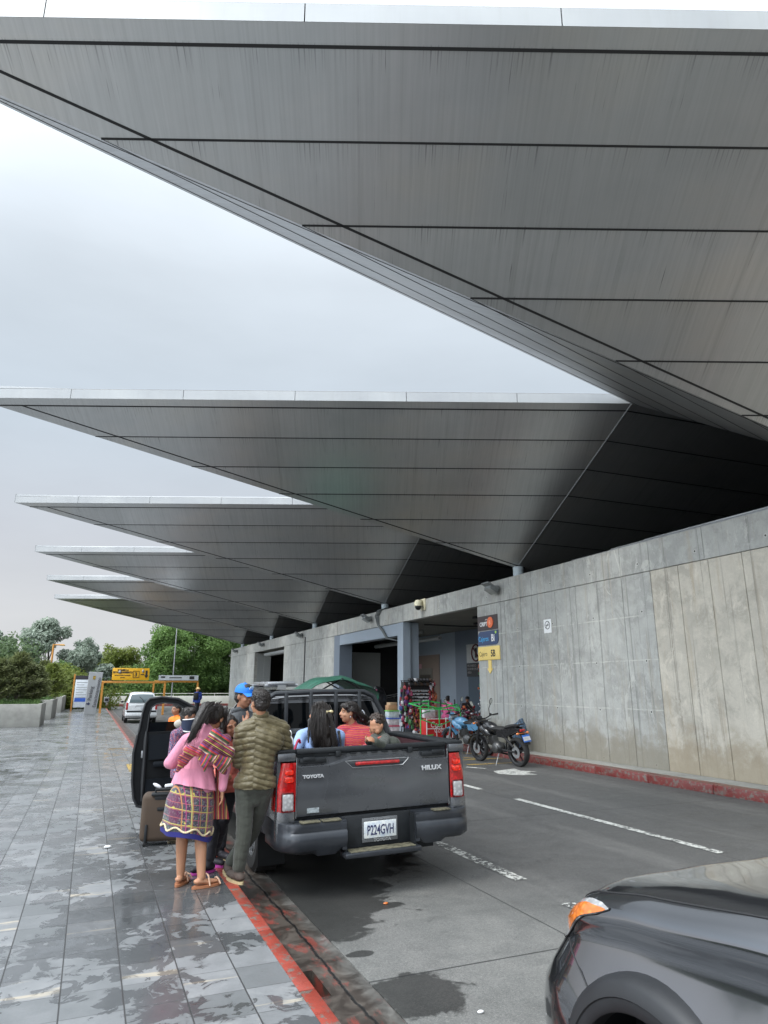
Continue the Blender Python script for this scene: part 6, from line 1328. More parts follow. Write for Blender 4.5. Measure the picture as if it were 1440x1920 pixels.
textobj('lettering', 'Cajeros', .21, wp(17.83, 2.95, .023), TX, TZ, mat('cyan_letter', (.05, .40, .75), .4), t, True, .001, .86); textobj('lettering', 'Bi', .29, wp(17.12, 2.93, .023), TX, TZ, M_WHITE, t, True, .001, .85, bold=.006)
b = MB(); b.box(wp(16.86, 3.18, .022), (.01, .07, .07)); b.build('green_dot', mat('lime', (.35, .6, .08), .4), t, True)
t = thing('cash_machine_sign', 'yellow sign reading Cajero 5B with a down arrow, lowest of three by the corner', 'sign', (WX, 17.3, 2.0), group='cash machine signs')
M_YS = mat('yellow_sign', (.78, .58, .18), .45, var=.04); wall_plate('panel', 17.87, 16.68, 2.39, 2.79, M_YS, t, .03, .012)
textobj('lettering', 'Cajero', .20, wp(17.80, 2.51, .033), TX, TZ, mat('brown_letter', (.12, .09, .03), .5), t, True, .001, .82); textobj('lettering', '5B', .27, wp(17.15, 2.49, .033), TX, TZ, M_BLK, t, True, .001, .85, bold=.008)
b = MB(); b.prism([wp(y, z) for y, z in ((17.33, 2.385), (17.33, 2.14), (17.40, 2.15), (17.25, 2.0), (17.10, 2.15), (17.17, 2.14), (17.17, 2.385))], (-.02, 0, 0)); b.build('arrow', M_YS, t, True, 30)
t = thing('no_smoking_sign', 'small white no smoking sign alone on the concrete wall', 'sign', (WX, 14.4, 3.0))
wall_plate('panel', 14.55, 14.24, 2.98, 3.33, M_WHITE, t, .008)
b = MB(); b.tube([wp(14.395+.10*cos(a), 3.18+.10*sin(a), .010) for a in [2*pi*i/24 for i in range(24)]], .008, 6, closed=True); b.box(wp(14.395, 3.18, .010), (.004, .13, .02)); b.tube([wp(14.46, 3.11, .012), wp(14.33, 3.25, .012)], .006, 6); b.build('symbol', M_BLK, t, True)
def flood(y, z, first=[None]):
    if first[0] is None:
        t = thing('floodlight', 'x', 'floodlight', (WX, y, z), group='floodlights on the parapet')
        b = MB(); R0 = Matrix.Rotation(radians(28), 3, 'Y')
        b.prism([(-.48, -.20, .10), (-.48, .20, .10), (-.40, .20, -.02), (-.40, -.20, -.02)][::1], (0, 0, 0.001)) if False else None
        b.box((-.30, 0, .06), (.38, .42, .05), R0, .02); b.box((-.24, 0, -.03), (.30, .36, .12), R0, .03); hd = b.build('housing', mat('floodlight_grey', (.20, .215, .215), .5, .3), t)
        b = MB(); b.box((-.27, 0, -.10), (.28, .34, .015), R0, .004); b.build('lens', mat('lamp_glass', (.30, .32, .31), .15), hd)
        b = MB(); b.box((-.06, 0, 0), (.12, .12, .18), None, .02); b.cyl((-.14, -.2, 0), (-.14, .2, 0), .05); b.build('bracket', mat('floodlight_grey', (.2, .2, .2), .5), t); first[0] = t
    else: t = copy_tree(first[0]); t.location = (WX, y, z)
    return t
for y, z, lab in ((16.66, 4.43, 'floodlight nearest the camera, above the cash machine signs'), (26.6, 4.45, 'floodlight beside the hanging cable bundle, above the blue beam'), (37.0, 4.46, 'floodlight on the parapet left of the blue portal, above the wall conduit'), (46.4, 4.46, 'floodlight above the dark doorway at the far wall'), (55.9, 4.46, 'farthest floodlight at the left end of the wall')): flood(y, z)['label'] = lab
t = thing('dome_camera', 'cream dome security camera hanging on the parapet over the opening', 'camera', (WX, 21.6, 4.3))
b = MB(); b.box((WX-.02, 21.6, 4.50), (.05, .36, .42), None, .02); b.build('back_box', mat('cream_plastic', (.55, .52, .38), .5), t, True)
b = MB(); b.lathe([(0.001, .18), (.10, .17), (.14, .10), (.15, -.04), (.001, -.04)], (WX-.22, 21.6, 4.48), (0, 0, 1), 24); b.b2((WX-.24, 21.57, 4.60), (WX-.02, 21.63, 4.66)); b.build('housing', mat('cream_plastic', (.5, .5, .4), .5), t, True)
b = MB(); b.ell((WX-.22, 21.6, 4.42), (.12, .12, .13)); b.build('dome', M_GL, t, True)
b = MB()
for i in range(4): b.tube([(11.0, 25.4+.03*i, 4.8), (WX-.03-.02*i, 25.45+.1*i, 4.7), (WX-.04-.02*i, 25.75+.07*i, 4.5), (WX-.04, 25.7+.05*i, 4.1), (WX-.05, 25.2+.06*i, 3.85), (WX-.04, 24.8+.04*i, 3.5), (WX+.1, 24.2, 3.38)], .022, 6)
tag(b.build('cable_bundle', mat('grey_cable', (.09, .10, .10), .6), None), 'bundle of grey cables looping down from the parapet over the blue beam', 'cables')
b = MB(); b.tube([(WX-.03, 36.4, 4.3), (WX-.03, 36.4, -.0)], .035); tag(b.build('downpipe', mat('dark_pipe', (.06, .06, .06), .5), None), 'thin dark downpipe on the concrete wall under a floodlight', 'pipe')
for y, z, h_, m_, lab in ((31.45, 2.98, .55, 'cream', 'cream notice above the lift call panel'), (32.7, 2.6, .33, 'pink', 'left pink notice on the brown lift wall'), (30.35, 2.72, .36, 'pink', 'right pink notice beside the lift')):
    b = MB(); b.box((14.94, y, z-h_/2), (.012, .27, h_)); o = b.build('notice', mat(m_+'_notice', (.55, .5, .35) if m_ == 'cream' else (.42, .22, .24), .5, var=.5, vs=50), None); tag(o, lab, 'notice')
t = thing('prohibition_sign', 'white crossed-ring sign over a dark notice on the slate wall', 'sign', (14.9, 24.9, 2.4))
b = MB(); b.box((14.94, 25.0, 3.02), (.04, 1.5, .78)); b.build('panel', mat('grey_white_board', (.38, .40, .40), .5), t, True)
b = MB(); b.tube([(14.91, 24.95+.34*cos(a), 3.03+.34*sin(a)) for a in [2*pi*i/28 for i in range(28)]], .035, 6, closed=True); b.tube([(14.91, 25.2, 3.27), (14.91, 24.7, 2.79)], .03, 6); b.build('ring', mat('dark_red', (.09, .01, .015), .5), t, True); b = MB(); b.box((14.905, 24.95, 3.03), (.01, .14, .40)); b.build('symbol', M_BLK, t, True)
b = MB(); b.box((14.93, 25.0, 2.33), (.04, 1.5, .55)); nb = b.build('notice_panel', mat('charcoal_board', (.02, .022, .025), .5), t, True)
textobj('lettering', 'PROHIBIDO\nDORMIR EN EL\nAREA', .14, (14.9, 25.68, 2.46), TX, TZ, mat('dim_letter', (.3, .3, .3), .5), nb, True, .001)

# ------------------------------------------------------------------ vendors' corner
rv = random.Random(21)
GC = [(.24, .025, .03), (.02, .02, .023), (.36, .09, .03), (.17, .065, .03), (.03, .06, .20), (.42, .43, .45), (.09, .03, .14), (.05, .16, .06), (.33, .22, .06), (.22, .03, .08), (.06, .035, .022), (.20, .04, .02), (.10, .08, .07)]
GM = [mat('goods_%s' % n_, c, .5, var=.45, vs=30) for n_, c in zip(('red', 'black', 'orange', 'brown', 'blue', 'white', 'purple', 'green', 'yellow', 'crimson', 'umber', 'rust', 'taupe'), GC)]
t = thing('souvenir_rack', 'tall rack crowded with hanging bags, purses, sunglasses and caps', 'market rack', (11.25, 23.1, 0))
b = MB()
for x in (-.62, .62):
    for y_ in (-.1, .1): b.tube([(x, y_, 0), (x, y_, 1.85)], .018)
for z in (.25, .7, 1.0, 1.3, 1.6, 1.84): b.tube([(-.66, -.1, z), (.66, -.1, z)], .012); b.tube([(-.66, .1, z), (.66, .1, z)], .012)
b.b2((-.62, -.06, .2), (.62, .06, 1.8)); b.build('frame', mat('rack_black', (.02, .02, .022), .6), t)
def goods(nm, n, xr, zr, sz, ms, hang=True, yr=(-.26, -.12)):
    b = MB()
    for i in range(n):
        x, z, y_ = rv.uniform(*xr), rv.uniform(*zr), rv.uniform(*yr); s_ = rv.uniform(*sz); mi = rv.randrange(len(ms)); rot = Matrix.Rotation(rv.uniform(-.5, .5), 3, 'Z') @ Matrix.Rotation(rv.uniform(-.25, .25), 3, 'Y')
        if rv.random() < .22: b.ell((x, y_, z), (s_*.5, s_*.25, s_*rv.uniform(.5, .9)), rot, 8, 6, mi)
        else: b.box((x, y_, z), (s_*.8, s_*.3, s_*rv.uniform(.8, 1.5)), rot, s_*.12, mi, 1)
        if hang: b.tube([(x-s_*.2, y_, z+s_*.4), (x, y_, z+s_*1.5), (x+s_*.2, y_, z+s_*.4)], .004, 4, mi)
    return b
for nm, args in (('hanging_purses', (230, (-.30, .42), (.16, .95), (.045, .09), [GM[i] for i in (3, 2, 10, 11, 9, 3, 8, 12)])), ('hanging_bags', (95, (-.80, -.34), (.2, 1.6), (.07, .15), [GM[i] for i in (0, 6, 4, 5, 7, 1, 9, 0)])), ('hanging_bags', (70, (.42, .66), (.35, 1.75), (.06, .12), [GM[i] for i in (2, 11, 0, 3, 5, 9)]))):
    goods(nm, *args).build(nm, args[-1], t)['kind'] = 'stuff'
b = MB()
for r in range(5):
    for i in range(11):
        x = -.30+i*.066; z = 1.0+r*.115; mi = rv.randrange(4); b.ell((x-.012, -.16, z), (.018, .012, .016), None, 8, 6, mi); b.ell((x+.022, -.16, z), (.018, .012, .016), None, 8, 6, mi); b.box((x, -.145, z+.03), (.05, .006, .045), None, 0, 3)
b.build('sunglasses_display', [M_BLK, GM[3], M_CHR, GM[5]], t)['kind'] = 'stuff'
b = MB()
for r in range(2):
    for i in range(8):
        x = -.42+i*.125+rv.uniform(-.02, .02); z = 1.72+r*.15; mi = rv.choice([0, 0, 1, 2, 0, 3]); b.ell((x, -.14, z), (.075, .085, .07), None, 12, 8, mi); b.ell((x, -.24, z-.03), (.06, .06, .012), None, 10, 6, mi)
b.build('caps_on_top', [GM[1], GM[4], GM[5], GM[10]], t)['kind'] = 'stuff'
b = MB()
for i in range(26): b.ell((rv.uniform(-.3, .62), rv.uniform(-.34, -.1), rv.uniform(.03, .12)), (rv.uniform(.03, .08),)*3, None, 8, 6, rv.randrange(5))
b.build('goods_at_foot', [GM[i] for i in (8, 2, 4, 0, 5)], t)['kind'] = 'stuff'
z = 0.0
for h_, wd, bm, lm_, lab, nmm in ((.27, .46, (.45, .42, .44), (.5, .05, .12), 'clear storage box with pink lid, lowest of its stack', 'storage_box'), (.26, .43, (.42, .46, .52), (.04, .10, .45), 'clear storage box with blue lid, in the middle of its stack', 'storage_box'), (.26, .43, (.42, .48, .50), (.12, .45, .08), 'clear storage box with green lid, under the cardboard cartons', 'storage_box')):
    bx = thing(nmm, lab, 'storage box', (10.2, 23.1, z), group='storage boxes stacked by the blue column')
    b = MB(); b.box((0, 0, h_*.45), (wd, .34, h_*.88), None, .02); b.build('tub', mat('tub_'+lab[-9:-5].strip().replace(' ', ''), bm, .3, var=.25, vs=14), bx)
    b = MB(); b.box((0, 0, h_*.93), (wd+.03, .37, .035), None, .01); b.build('lid', mat('lid_%d' % int(z*100), lm_, .4), bx); z += h_
b = MB(); b.box((0, 0, .09), (.36, .28, .18), None, .006); o = b.build('carton', mat('cardboard', (.33, .19, .10), .8, bump=.2), None); o.location = (10.17, 23.1, z); tag(o, 'brown cardboard carton on the green-lidded storage box', 'carton'); z += .18
b = MB(); b.box((0, 0, .05), (.30, .24, .10), Matrix.Rotation(.2, 3, 'Z'), .006); o = b.build('carton', mat('pale_cardboard', (.4, .28, .17), .8), None); o.location = (10.19, 23.1, z); tag(o, 'smaller pale carton topmost on the stack', 'carton')
M_GRN = mat('green_tube_paint', (.03, .42, .09), .35)
t = thing('folding_cart', 'bright green tubular cart frame standing over the red crates', 'cart frame', (10.5, 20.3, -.0))
b = MB(); X0, X1, Y0, Y1 = -.72, .74, -.4, .45
top = 1.12; b.tube([(X0, Y0, 1.0), (X0+.1, Y0, 1.06), (-.1, Y0-.1, .94), (X1-.12, Y0, 1.06), (X1, Y0, .92), (X1, Y0, .60)], .022); b.tube([(X0, Y1, 1.08), (0, Y1, 1.16), (X1, Y1, 1.04)], .022)
b.tube([(X0, Y0, 1.0), (X0, Y0, .10)], .02); b.tube([(X0, Y0, .10), (X0+.45, Y0, .14)], .018); b.tube([(X0, Y0, .62), (-.1, Y0-.1, .42), (X1, Y0, .68)], .018); b.tube([(-.1, Y0-.1, .94), (-.1, Y0-.1, .40)], .02); b.tube([(X0, Y0, 1.0), (X0, Y1, 1.08)], .02); b.tube([(X1, Y0, .92), (X1, Y1, 1.04)], .02); b.tube([(X0, Y0, .78), (.5, Y1, .96)], .016); b.tube([(X1, Y0, .88), (-.4, Y1, .92)], .016); b.tube([(0, Y1, 1.16), (0, Y1, .5)], .018)
b.build('frame', M_GRN, t)
b = MB()
for x in (X0+.12, -.28, .12, X1-.1): b.cyl((x, Y0+.2, 1.0), (x, Y0+.2, 1.22), .03, .022)
b.build('grip', M_BLK, t)
M_CRED = mat('drink_red', (.50, .014, .014), .4, var=.05)
for x0, x1, y0, y1, lab, tx in ((10.03, 10.70, 19.95, 20.5, 'larger red soft drink cooler with white script lettering in a white wire frame', .26), (10.74, 11.2, 20.0, 20.5, 'smaller red soft drink cooler to the right, by the blue motorcycle', .12)):
    t = thing('cooler_box', lab, 'cooler', ((x0+x1)/2, (y0+y1)/2, 0), group='red drink coolers')
    b = MB(); b.b2((x0, y0, .02), (x1, y1, .60), .015); b.build('box', M_CRED, t, True)
    b = MB(); e = .012
    for x in (x0-e, x1+e): b.tube([(x, y0-e, 0), (x, y0-e, .66)], .014)
    b.tube([(x0-e, y0-e-.014, .32), (x1+e, y0-e-.014, .32)], .011); b.tube([(x0-e, y0-e, .62), (x1+e, y0-e, .62)], .011); b.tube([((x0+x1)/2, y0-e-.014, 0), ((x0+x1)/2, y0-e-.014, .32)], .011); b.build('wire_frame', M_WHITE, t, True)
    textobj('lettering', 'Coca', tx, (x0+.12, y0-.006, .36 if tx > .2 else .26), (1, 0, 0), (.12, 0, 1), M_WHITE, t, True, .001, .8); textobj('lettering', 'Cola', tx*.9, (x0+.25 if tx > .2 else x0+.24, y0-.006, .20 if tx > .2 else .17), (1, 0, 0), (.12, 0, 1), M_WHITE, t, True, .001, .8)
    if tx > .2: b = MB(); b.tube([(x0+.14, y0-.008, .335), (x0+.26, y0-.008, .31), (x0+.42, y0-.008, .40), (x0+.56, y0-.008, .47)], [.004, .012, .012, .003], 6); b.build('swoosh', M_WHITE, t, True)
b = MB(); b.box((10.3, 20.35, .76), (.42, .2, .26), None, .03); tag(b.build('white_bag', mat('bag_white_grey', (.5, .5, .52), .6, var=.3, vs=12), None), 'white plastic bag of stock behind the red cooler', 'bag')
M_PKS = fabric('hot_pink_shirt', (.72, .13, .32))
simple('vendor in a hot pink shirt bending forward, back to the road', 12.75, 23.7, 0, 1.02, (.75, .55, 0), M_PKS, mat('grey_trousers', (.09, .09, .10), .8), sit=True, lean=.10, hair='short')
vm, FV, BV, hV = simple('vendor in dark jacket and black cap sitting against the slate wall', 14.0, 24.2, 0, 1.0, (-.5, -.85, 0), mat('maroon_black_jacket', (.018, .010, .012), .8), M_BLKT, sit=True)
capmesh(vm, hV, FV, 1.0, M_BLK, M_BLK)
b = MB(); b.tube([hV+V((-.1, -.16, -.20)), hV+V((.02, -.22, -.35)), hV+V((.14, -.2, -.5))], .008); b.build('bag_strap', mat('tan_strap', (.3, .2, .1), .6), vm, True)
t = thing('snack_stall', 'stall heaped with colourful goods beside the wall corner', 'market stall', (12.35, 20.9, 0))
b = MB(); b.b2((-.85, -.35, .45), (.75, .35, .52)); b.b2((-.8, -.3, 0), (.7, .3, .45)); b.tube([(.35, 0, .5), (.35, 0, 2.5)], .02); b.build('table', mat('stall_table', (.15, .13, .12), .7), t)
b = MB()
for i in range(170): s_ = rv.uniform(.03, .065); b.ell((rv.uniform(-.8, .7), rv.uniform(-.38, .25), .56+abs(rv.gauss(0, .18))), (s_, s_*.7, s_*rv.uniform(.6, 1.2)), Matrix.Rotation(rv.uniform(0, 3), 3, 'X'), 8, 6, rv.choice([0, 1, 2, 4, 5, 6, 7, 7, 1]))
for i in range(50): s_ = rv.uniform(.05, .09); b.box((rv.uniform(-.8, .7), -.39, rv.uniform(.1, .5)), (s_*1.4, .05, s_*1.6), None, .01, rv.randrange(8), 1)
b.build('goods', [GM[i] for i in (0, 5, 2, 8, 9, 1, 5, 12)], t)['kind'] = 'stuff'
b = MB()
for i in range(34): z_ = .95+i*.045; b.box((.35+rv.uniform(-.13, .13), rv.uniform(-.12, .1), z_), (.12, .05, .07), Matrix.Rotation(rv.uniform(-.6, .6), 3, 'Y'), .01, (0 if z_ > 2.1 else 1 if z_ > 1.6 else 0 if z_ > 1.2 else 2), 1)
b.build('hanging_snacks', [GM[2], GM[7], GM[5]], t)['kind'] = 'stuff'
b = MB(); b.ell((0, 0, .22), (.55, .45, .26)); b.ell((.3, .1, .3), (.3, .3, .22)); o = fuse('plastic_bundle', b, .03, mat('blue_plastic_film', (.05, .085, .13), .3, var=.5, vs=10, bump=.8, bs=20), None, 1, lambda c: .04*noise.noise(c*8)); tag(o, 'crumpled blue plastic bundle against the wall behind the black motorcycle', 'bundle'); o.scale = (.34, .5, 1.35); o.location = (10.42, 15.35, .12)
b = MB(); b.b2((-.35, -.35, 0), (.35, .35, 1.05), .1); b.ell((0, 0, 1.15), (.38, .36, .5)); o = fuse('dark_bundle', b, .03, mat('black_film', (.012, .012, .014), .35, bump=.6, bs=12), None, 2, lambda c: .03*noise.noise(c*6)); o.location = (10.95, 26.3, 0); tag(o, 'tall bundle wrapped in black plastic behind the blue column', 'bundle')
b = MB(); b.ell((0, 0, 0), (.05, .03, .20), Matrix.Rotation(.5, 3, 'Y')); o = b.build('pink_tag', mat('pink_tag', (.6, .12, .25), .6), None); o.location = (10.70, 25.98, 1.35); tag(o, 'pink strip stuck on the black plastic bundle', 'tag')

# ------------------------------------------------------------------ far end of the walkway
t = thing('sign_totem', 'leaning grey totem sign reading Parking Estacionamiento standing on the walkway', 'sign', (.12, 43.6, 0), rot=(0, radians(2.2), radians(4)))
s_ = .61/.56*1.24
b = MB(); b.prism([(-.33, 0, .02), (.30, 0, .02), (.40, 0, 2.42), (-.36, 0, 2.42)], (0, .14, 0)); bmesh.ops.bevel(b.b, geom=b.b.edges[:], offset=.015, segments=1, affect='EDGES'); b.build('slab', mat('totem_grey', (.34, .35, .36), .45, var=.04), t)
textobj('lettering', 'Parking', .27, (-.06, -.012, .80), (.05, 0, 1), (-1, 0, .05), mat('totem_letter', (.10, .10, .11), .5), t, False, .003, bold=.004)
textobj('lettering', 'Estacionamiento', .27, (.24, -.012, .42), (.05, 0, 1), (-1, 0, .05), bpy.data.materials['totem_letter'], t, False, .003, .95, bold=.004)
b = MB(); b.box((-.05, -.008, 2.10), (.14, .012, .2)); b.build('emblem', mat('gold_emblem', (.3, .2, .03), .5, var=.8, vs=30), t)
b = MB(); b.box((-.16, -.008, .62), (.13, .012, .13), Matrix.Rotation(radians(45), 3, 'Y')); b.box((-.24, -.008, .62), (.1, .012, .05)); b.build('arrow', M_INK, t)
M_ORG = mat('orange_steel', (.50, .22, .04), .45, var=.06)
t = thing('information_board', 'white information board in an orange steel frame behind the totem', 'notice board', (-.62, 50, 0))
b = MB(); b.b2((-.33, -.05, .25), (.55, 0, 2.05), .02); b.build('board', mat('board_white', (.62, .66, .70), .5), t)
b = MB(); b.b2((-.36, -.06, 2.05), (.6, .01, 2.3)); b.build('header', mat('header_dark', (.03, .028, .035), .5), t)
for x in (-.42, ):
    b = MB(); b.b2((x-.05, -.05, 0), (x+.05, .05, 2.4)); b.build('post', M_ORG, t)
b = MB(); b.b2((-.28, -.062, .62), (.5, -.05, .86)); b.build('blue_band', mat('blue_band', (.03, .10, .45), .5), t)
b = MB()
for i in range(7): b.b2((-.24, -.058, 1.85-i*.16), (.42-.2*(i % 3 == 1), -.05, 1.88-i*.16))
b.build('text_line', mat('grey_print', (.2, .21, .23), .6), t)
def gantry(nm, lab, x0, x1, y, zb, posts):
    t = thing(nm, lab, 'sign gantry', ((x0+x1)/2, y, -.15)); b = MB(); b.b2((x0, y-.05, zb-.09), (x1, y+.05, zb+.04), .01); b.build('beam', M_ORG, t, True)
    for x, z0 in posts: b = MB(); b.b2((x-.06, y-.06, z0), (x+.06, y+.06, zb-.09)); b.build('post', M_ORG, t, True)
    return t
t = gantry('height_gantry', 'orange steel gantry over the road carrying the yellow car park sign', .62, 4.5, 46.5, 1.90, ((.68, 0), (4.42, -.15)))
b = MB(); b.b2((1.18, 46.40, 1.99), (3.4, 46.5, 2.74), .01); ys = b.build('yellow_sign', mat('sign_amber', (.72, .38, .01), .45, var=.03), t, True)
for i, (tx, sz) in enumerate((('INGRESO A', .15), ('ESTACIONAMIENTO', .15), ('RETIRE SU TICKET DE INGRESO', .075), ('GRACIAS', .075))): textobj('lettering', tx, sz, (1.80, 46.39, 2.56-i*.14-(.02 if i > 1 else 0)), (1, 0, 0), (0, 0, 1), M_BLK, ys, True, .001, .85 if i < 2 else .9, align='CENTER', bold=.008 if i < 2 else .004)
textobj('lettering', '3', .34, (2.50, 46.39, 2.24), (1, 0, 0), (0, 0, 1), M_BLK, ys, True, .001, 1, bold=.01)
b = MB(); b.tube([(2.42, 46.385, 2.17), (2.78, 46.385, 2.17), (2.78, 46.385, 2.56), (2.42, 46.385, 2.56), (2.42, 46.385, 2.17)], .02, 4); b.box((2.98, 46.385, 2.35), (.22, .01, .06)); b.prism([(3.16, 46.39, 2.6), (3.28, 46.39, 2.6), (3.28, 46.39, 2.3), (3.34, 46.39, 2.3), (3.22, 46.39, 2.12), (3.10, 46.39, 2.3), (3.16, 46.39, 2.3)], (0, -.01, 0)); b.build('symbols', M_BLK, ys, True)
b = MB(); b.ell((1.62, 46.36, 2.50), (.09, .04, .09)); b.ell((3.0, 46.36, 2.56), (.07, .04, .1)); b.build('sticker', M_STEEL, ys, True)
t = gantry('sign_gantry', 'second orange gantry farther back with a long grey road sign', 4.3, 7.45, 53, 2.0, ((4.25, -.15), (7.4, -.15)))
b = MB(); b.b2((4.55, 52.9, 2.06), (7.4, 52.97, 2.42)); gs = b.build('grey_sign', mat('pale_sign', (.42, .45, .46), .5), t, True)
b = MB(); b.b2((5.3, 52.885, 2.22), (6.2, 52.9, 2.28)); b.b2((4.7, 52.885, 2.24), (5.0, 52.9, 2.34)); b.b2((6.75, 52.885, 2.14), (7.1, 52.9, 2.36)); b.build('print', M_BLK, gs, True)
M_LOWW = mat('whitewashed_wall', (.50, .49, .44), .85, var=.15, vs=.6)
b = MB(); b.b2((-1.7, 70.5, -.42), (30, 70.8, .72), .02); b.tube([(1.5, 70.6, .95), (30, 70.6, .95)], .03)
for i in range(15): b.tube([(1.6+i*2, 70.6, .7), (1.6+i*2, 70.6, .95)], .025)
tag(b.build('boundary_wall', M_LOWW, None), 'long low white wall across the far end of the road', 'wall')
b = MB(); b.b2((-8, 66.3, -.42), (-1.75, 66.6, .9), .02); tag(b.build('boundary_wall', M_LOWW, None), 'short beige wall behind the planters at the far left', 'wall')
b = MB(); b.b2((-.15, -.1, .18), (.15, .1, .50), .02); b.b2((-.02, -.02, 0), (.02, .02, .18)); b.b2((-.1, -.11, .26), (.1, -.1, .42), mi=1); o = b.build('utility_box', [M_STEEL, M_BLK], None); o.location = (1.02, 47.2, .45); tag(o, 'small grey box on the foot of the orange gantry post', 'box')
for nm, x0, x1, y0, y1, h_, lab in (('planter', -9, -1.75, 31.4, 34.5, .90, 'largest concrete planter, at the left edge of the picture'), ('planter', -3.6, -1.65, 38.0, 43.5, .95, 'middle concrete planter, behind the largest one'), ('planter', -3.6, -1.55, 47.8, 56, .97, 'farthest concrete planter, beside the information board')):
    t = thing(nm, lab, 'planter', ((x0+x1)/2, (y0+y1)/2, 0), group='concrete planters along the walkway')
    b = MB(); b.b2((x0, y0, 0), (x1, y0+.18, h_), .015); b.b2((x0, y1-.18, 0), (x1, y1, h_), .015); b.b2((x0, y0+.18, 0), (x0+.18, y1-.18, h_), .01); b.b2((x1-.18, y0+.18, 0), (x1, y1-.18, h_), .01); b.build('box', M_CONC, t, True)
    b = MB(); b.b2((x0+.18, y0+.18, 0), (x1-.18, y1-.18, h_-.10)); b.build('soil', mat('soil', (.04, .03, .02), .95), t, True)
t = thing('lamp_post', 'orange lamp post rising from behind the bushes on the left', 'street lamp', (-2.95, 58, 0))
b = MB(); b.tube([(0, 0, 0), (0, 0, 4.75)], .07); b.tube([(-.05, 0, 4.7), (.75, 0, 4.72)], .05); b.build('post', M_ORG, t)
b = MB(); b.box((.62, 0, 4.68), (.36, .16, .08), None, .02); b.build('lamp_head', mat('lamp_head_yellow', (.4, .25, .04), .5), t)
b = MB(); b.tube([(7.3, 69.5, -.4), (7.3, 69.5, 7.2)], [.06, .045], 10); tag(b.build('light_pole', M_STEEL, None), 'thin grey pole in front of the big green trees', 'pole')

# ------------------------------------------------------------------ trees and plants
def m_leaf(name, c1, c2, tr=.4):
    a = NT(name); g_ = a.n('NewGeometry'); r = g_.outputs['Random Per Island']; n_ = a.noise(a.co('Object'), .9, 3)
    c = a.mix(r, c1, c2); c = a.mix(a.mr(n_, .35, .65, 0, .5), c, tuple(x*1.25 for x in c2)); a.set(base=c, rough=.55, Specular_IOR_Level=.3); 
    td = a.n('BsdfTranslucent'); a.l(c, td.inputs[0]); ms = a.n('MixShader'); ms.inputs[0].default_value = tr; a.l(a.b.outputs[0], ms.inputs[1]); a.l(td.outputs[0], ms.inputs[2]); out = a.t.nodes['Material Output']; a.l(ms.outputs[0], out.inputs[0]); return a.m
LG = m_leaf('leaves_grey_green', (.15, .20, .155), (.34, .39, .32)); LB_ = m_leaf('leaves_bright_green', (.06, .125, .03), (.145, .235, .065)); LD = m_leaf('leaves_dark_green', (.05, .09, .045), (.14, .20, .09)); LC = m_leaf('conifer_needles', (.05, .07, .028), (.17, .19, .075)); LY = m_leaf('leaves_yellow_green', (.085, .12, .025), (.20, .24, .055)); LM = m_leaf('leaves_mid_green', (.045, .10, .03), (.12, .195, .06))
M_BARK = mat('bark', (.11, .095, .08), .9, var=.3, vs=8, bump=.6, bs=30)
def leaves(b, blobs, n, ls, rg_, up=.0, mi=0):
    tot = sum(r[0]*r[1]*r[2] for _, r in blobs); vs = []; fs = []
    for c, r in blobs:
        k_ = max(4, int(n*r[0]*r[1]*r[2]/tot))
        for _ in range(k_):
            d = V((rg_.gauss(0, 1), rg_.gauss(0, 1), rg_.gauss(0, 1))).normalized(); q = rg_.random()**.38; p = V(c)+V((d.x*r[0], d.y*r[1], d.z*r[2]))*q
            nrm = (d*.8+V((rg_.gauss(0, .6), rg_.gauss(0, .6), rg_.gauss(.4, .6)))).normalized(); a_ = nrm.orthogonal().normalized(); c_ = nrm.cross(a_); t_ = rg_.uniform(0, 6.28); e1 = (a_*cos(t_)+c_*sin(t_))*ls*rg_.uniform(.6, 1.3); e2 = (c_*cos(t_)-a_*sin(t_))*ls*.55*rg_.uniform(.6, 1.2); i0 = len(vs)
            vs += [p-e1, p-e2*.9+e1*.1+nrm*ls*.12, p+e1, p+e2*.9+e1*.1+nrm*ls*.12]; fs.append((i0, i0+1, i0+2, i0+3))
    return vs, fs
def crown(name, blobs, n, ls, m_, par, seed):
    vs, fs = leaves(None, blobs, n, ls, random.Random(seed)); me = bpy.data.meshes.new(name); me.from_pydata(vs, [], fs); return mobj(name, me, m_, par, True, False)
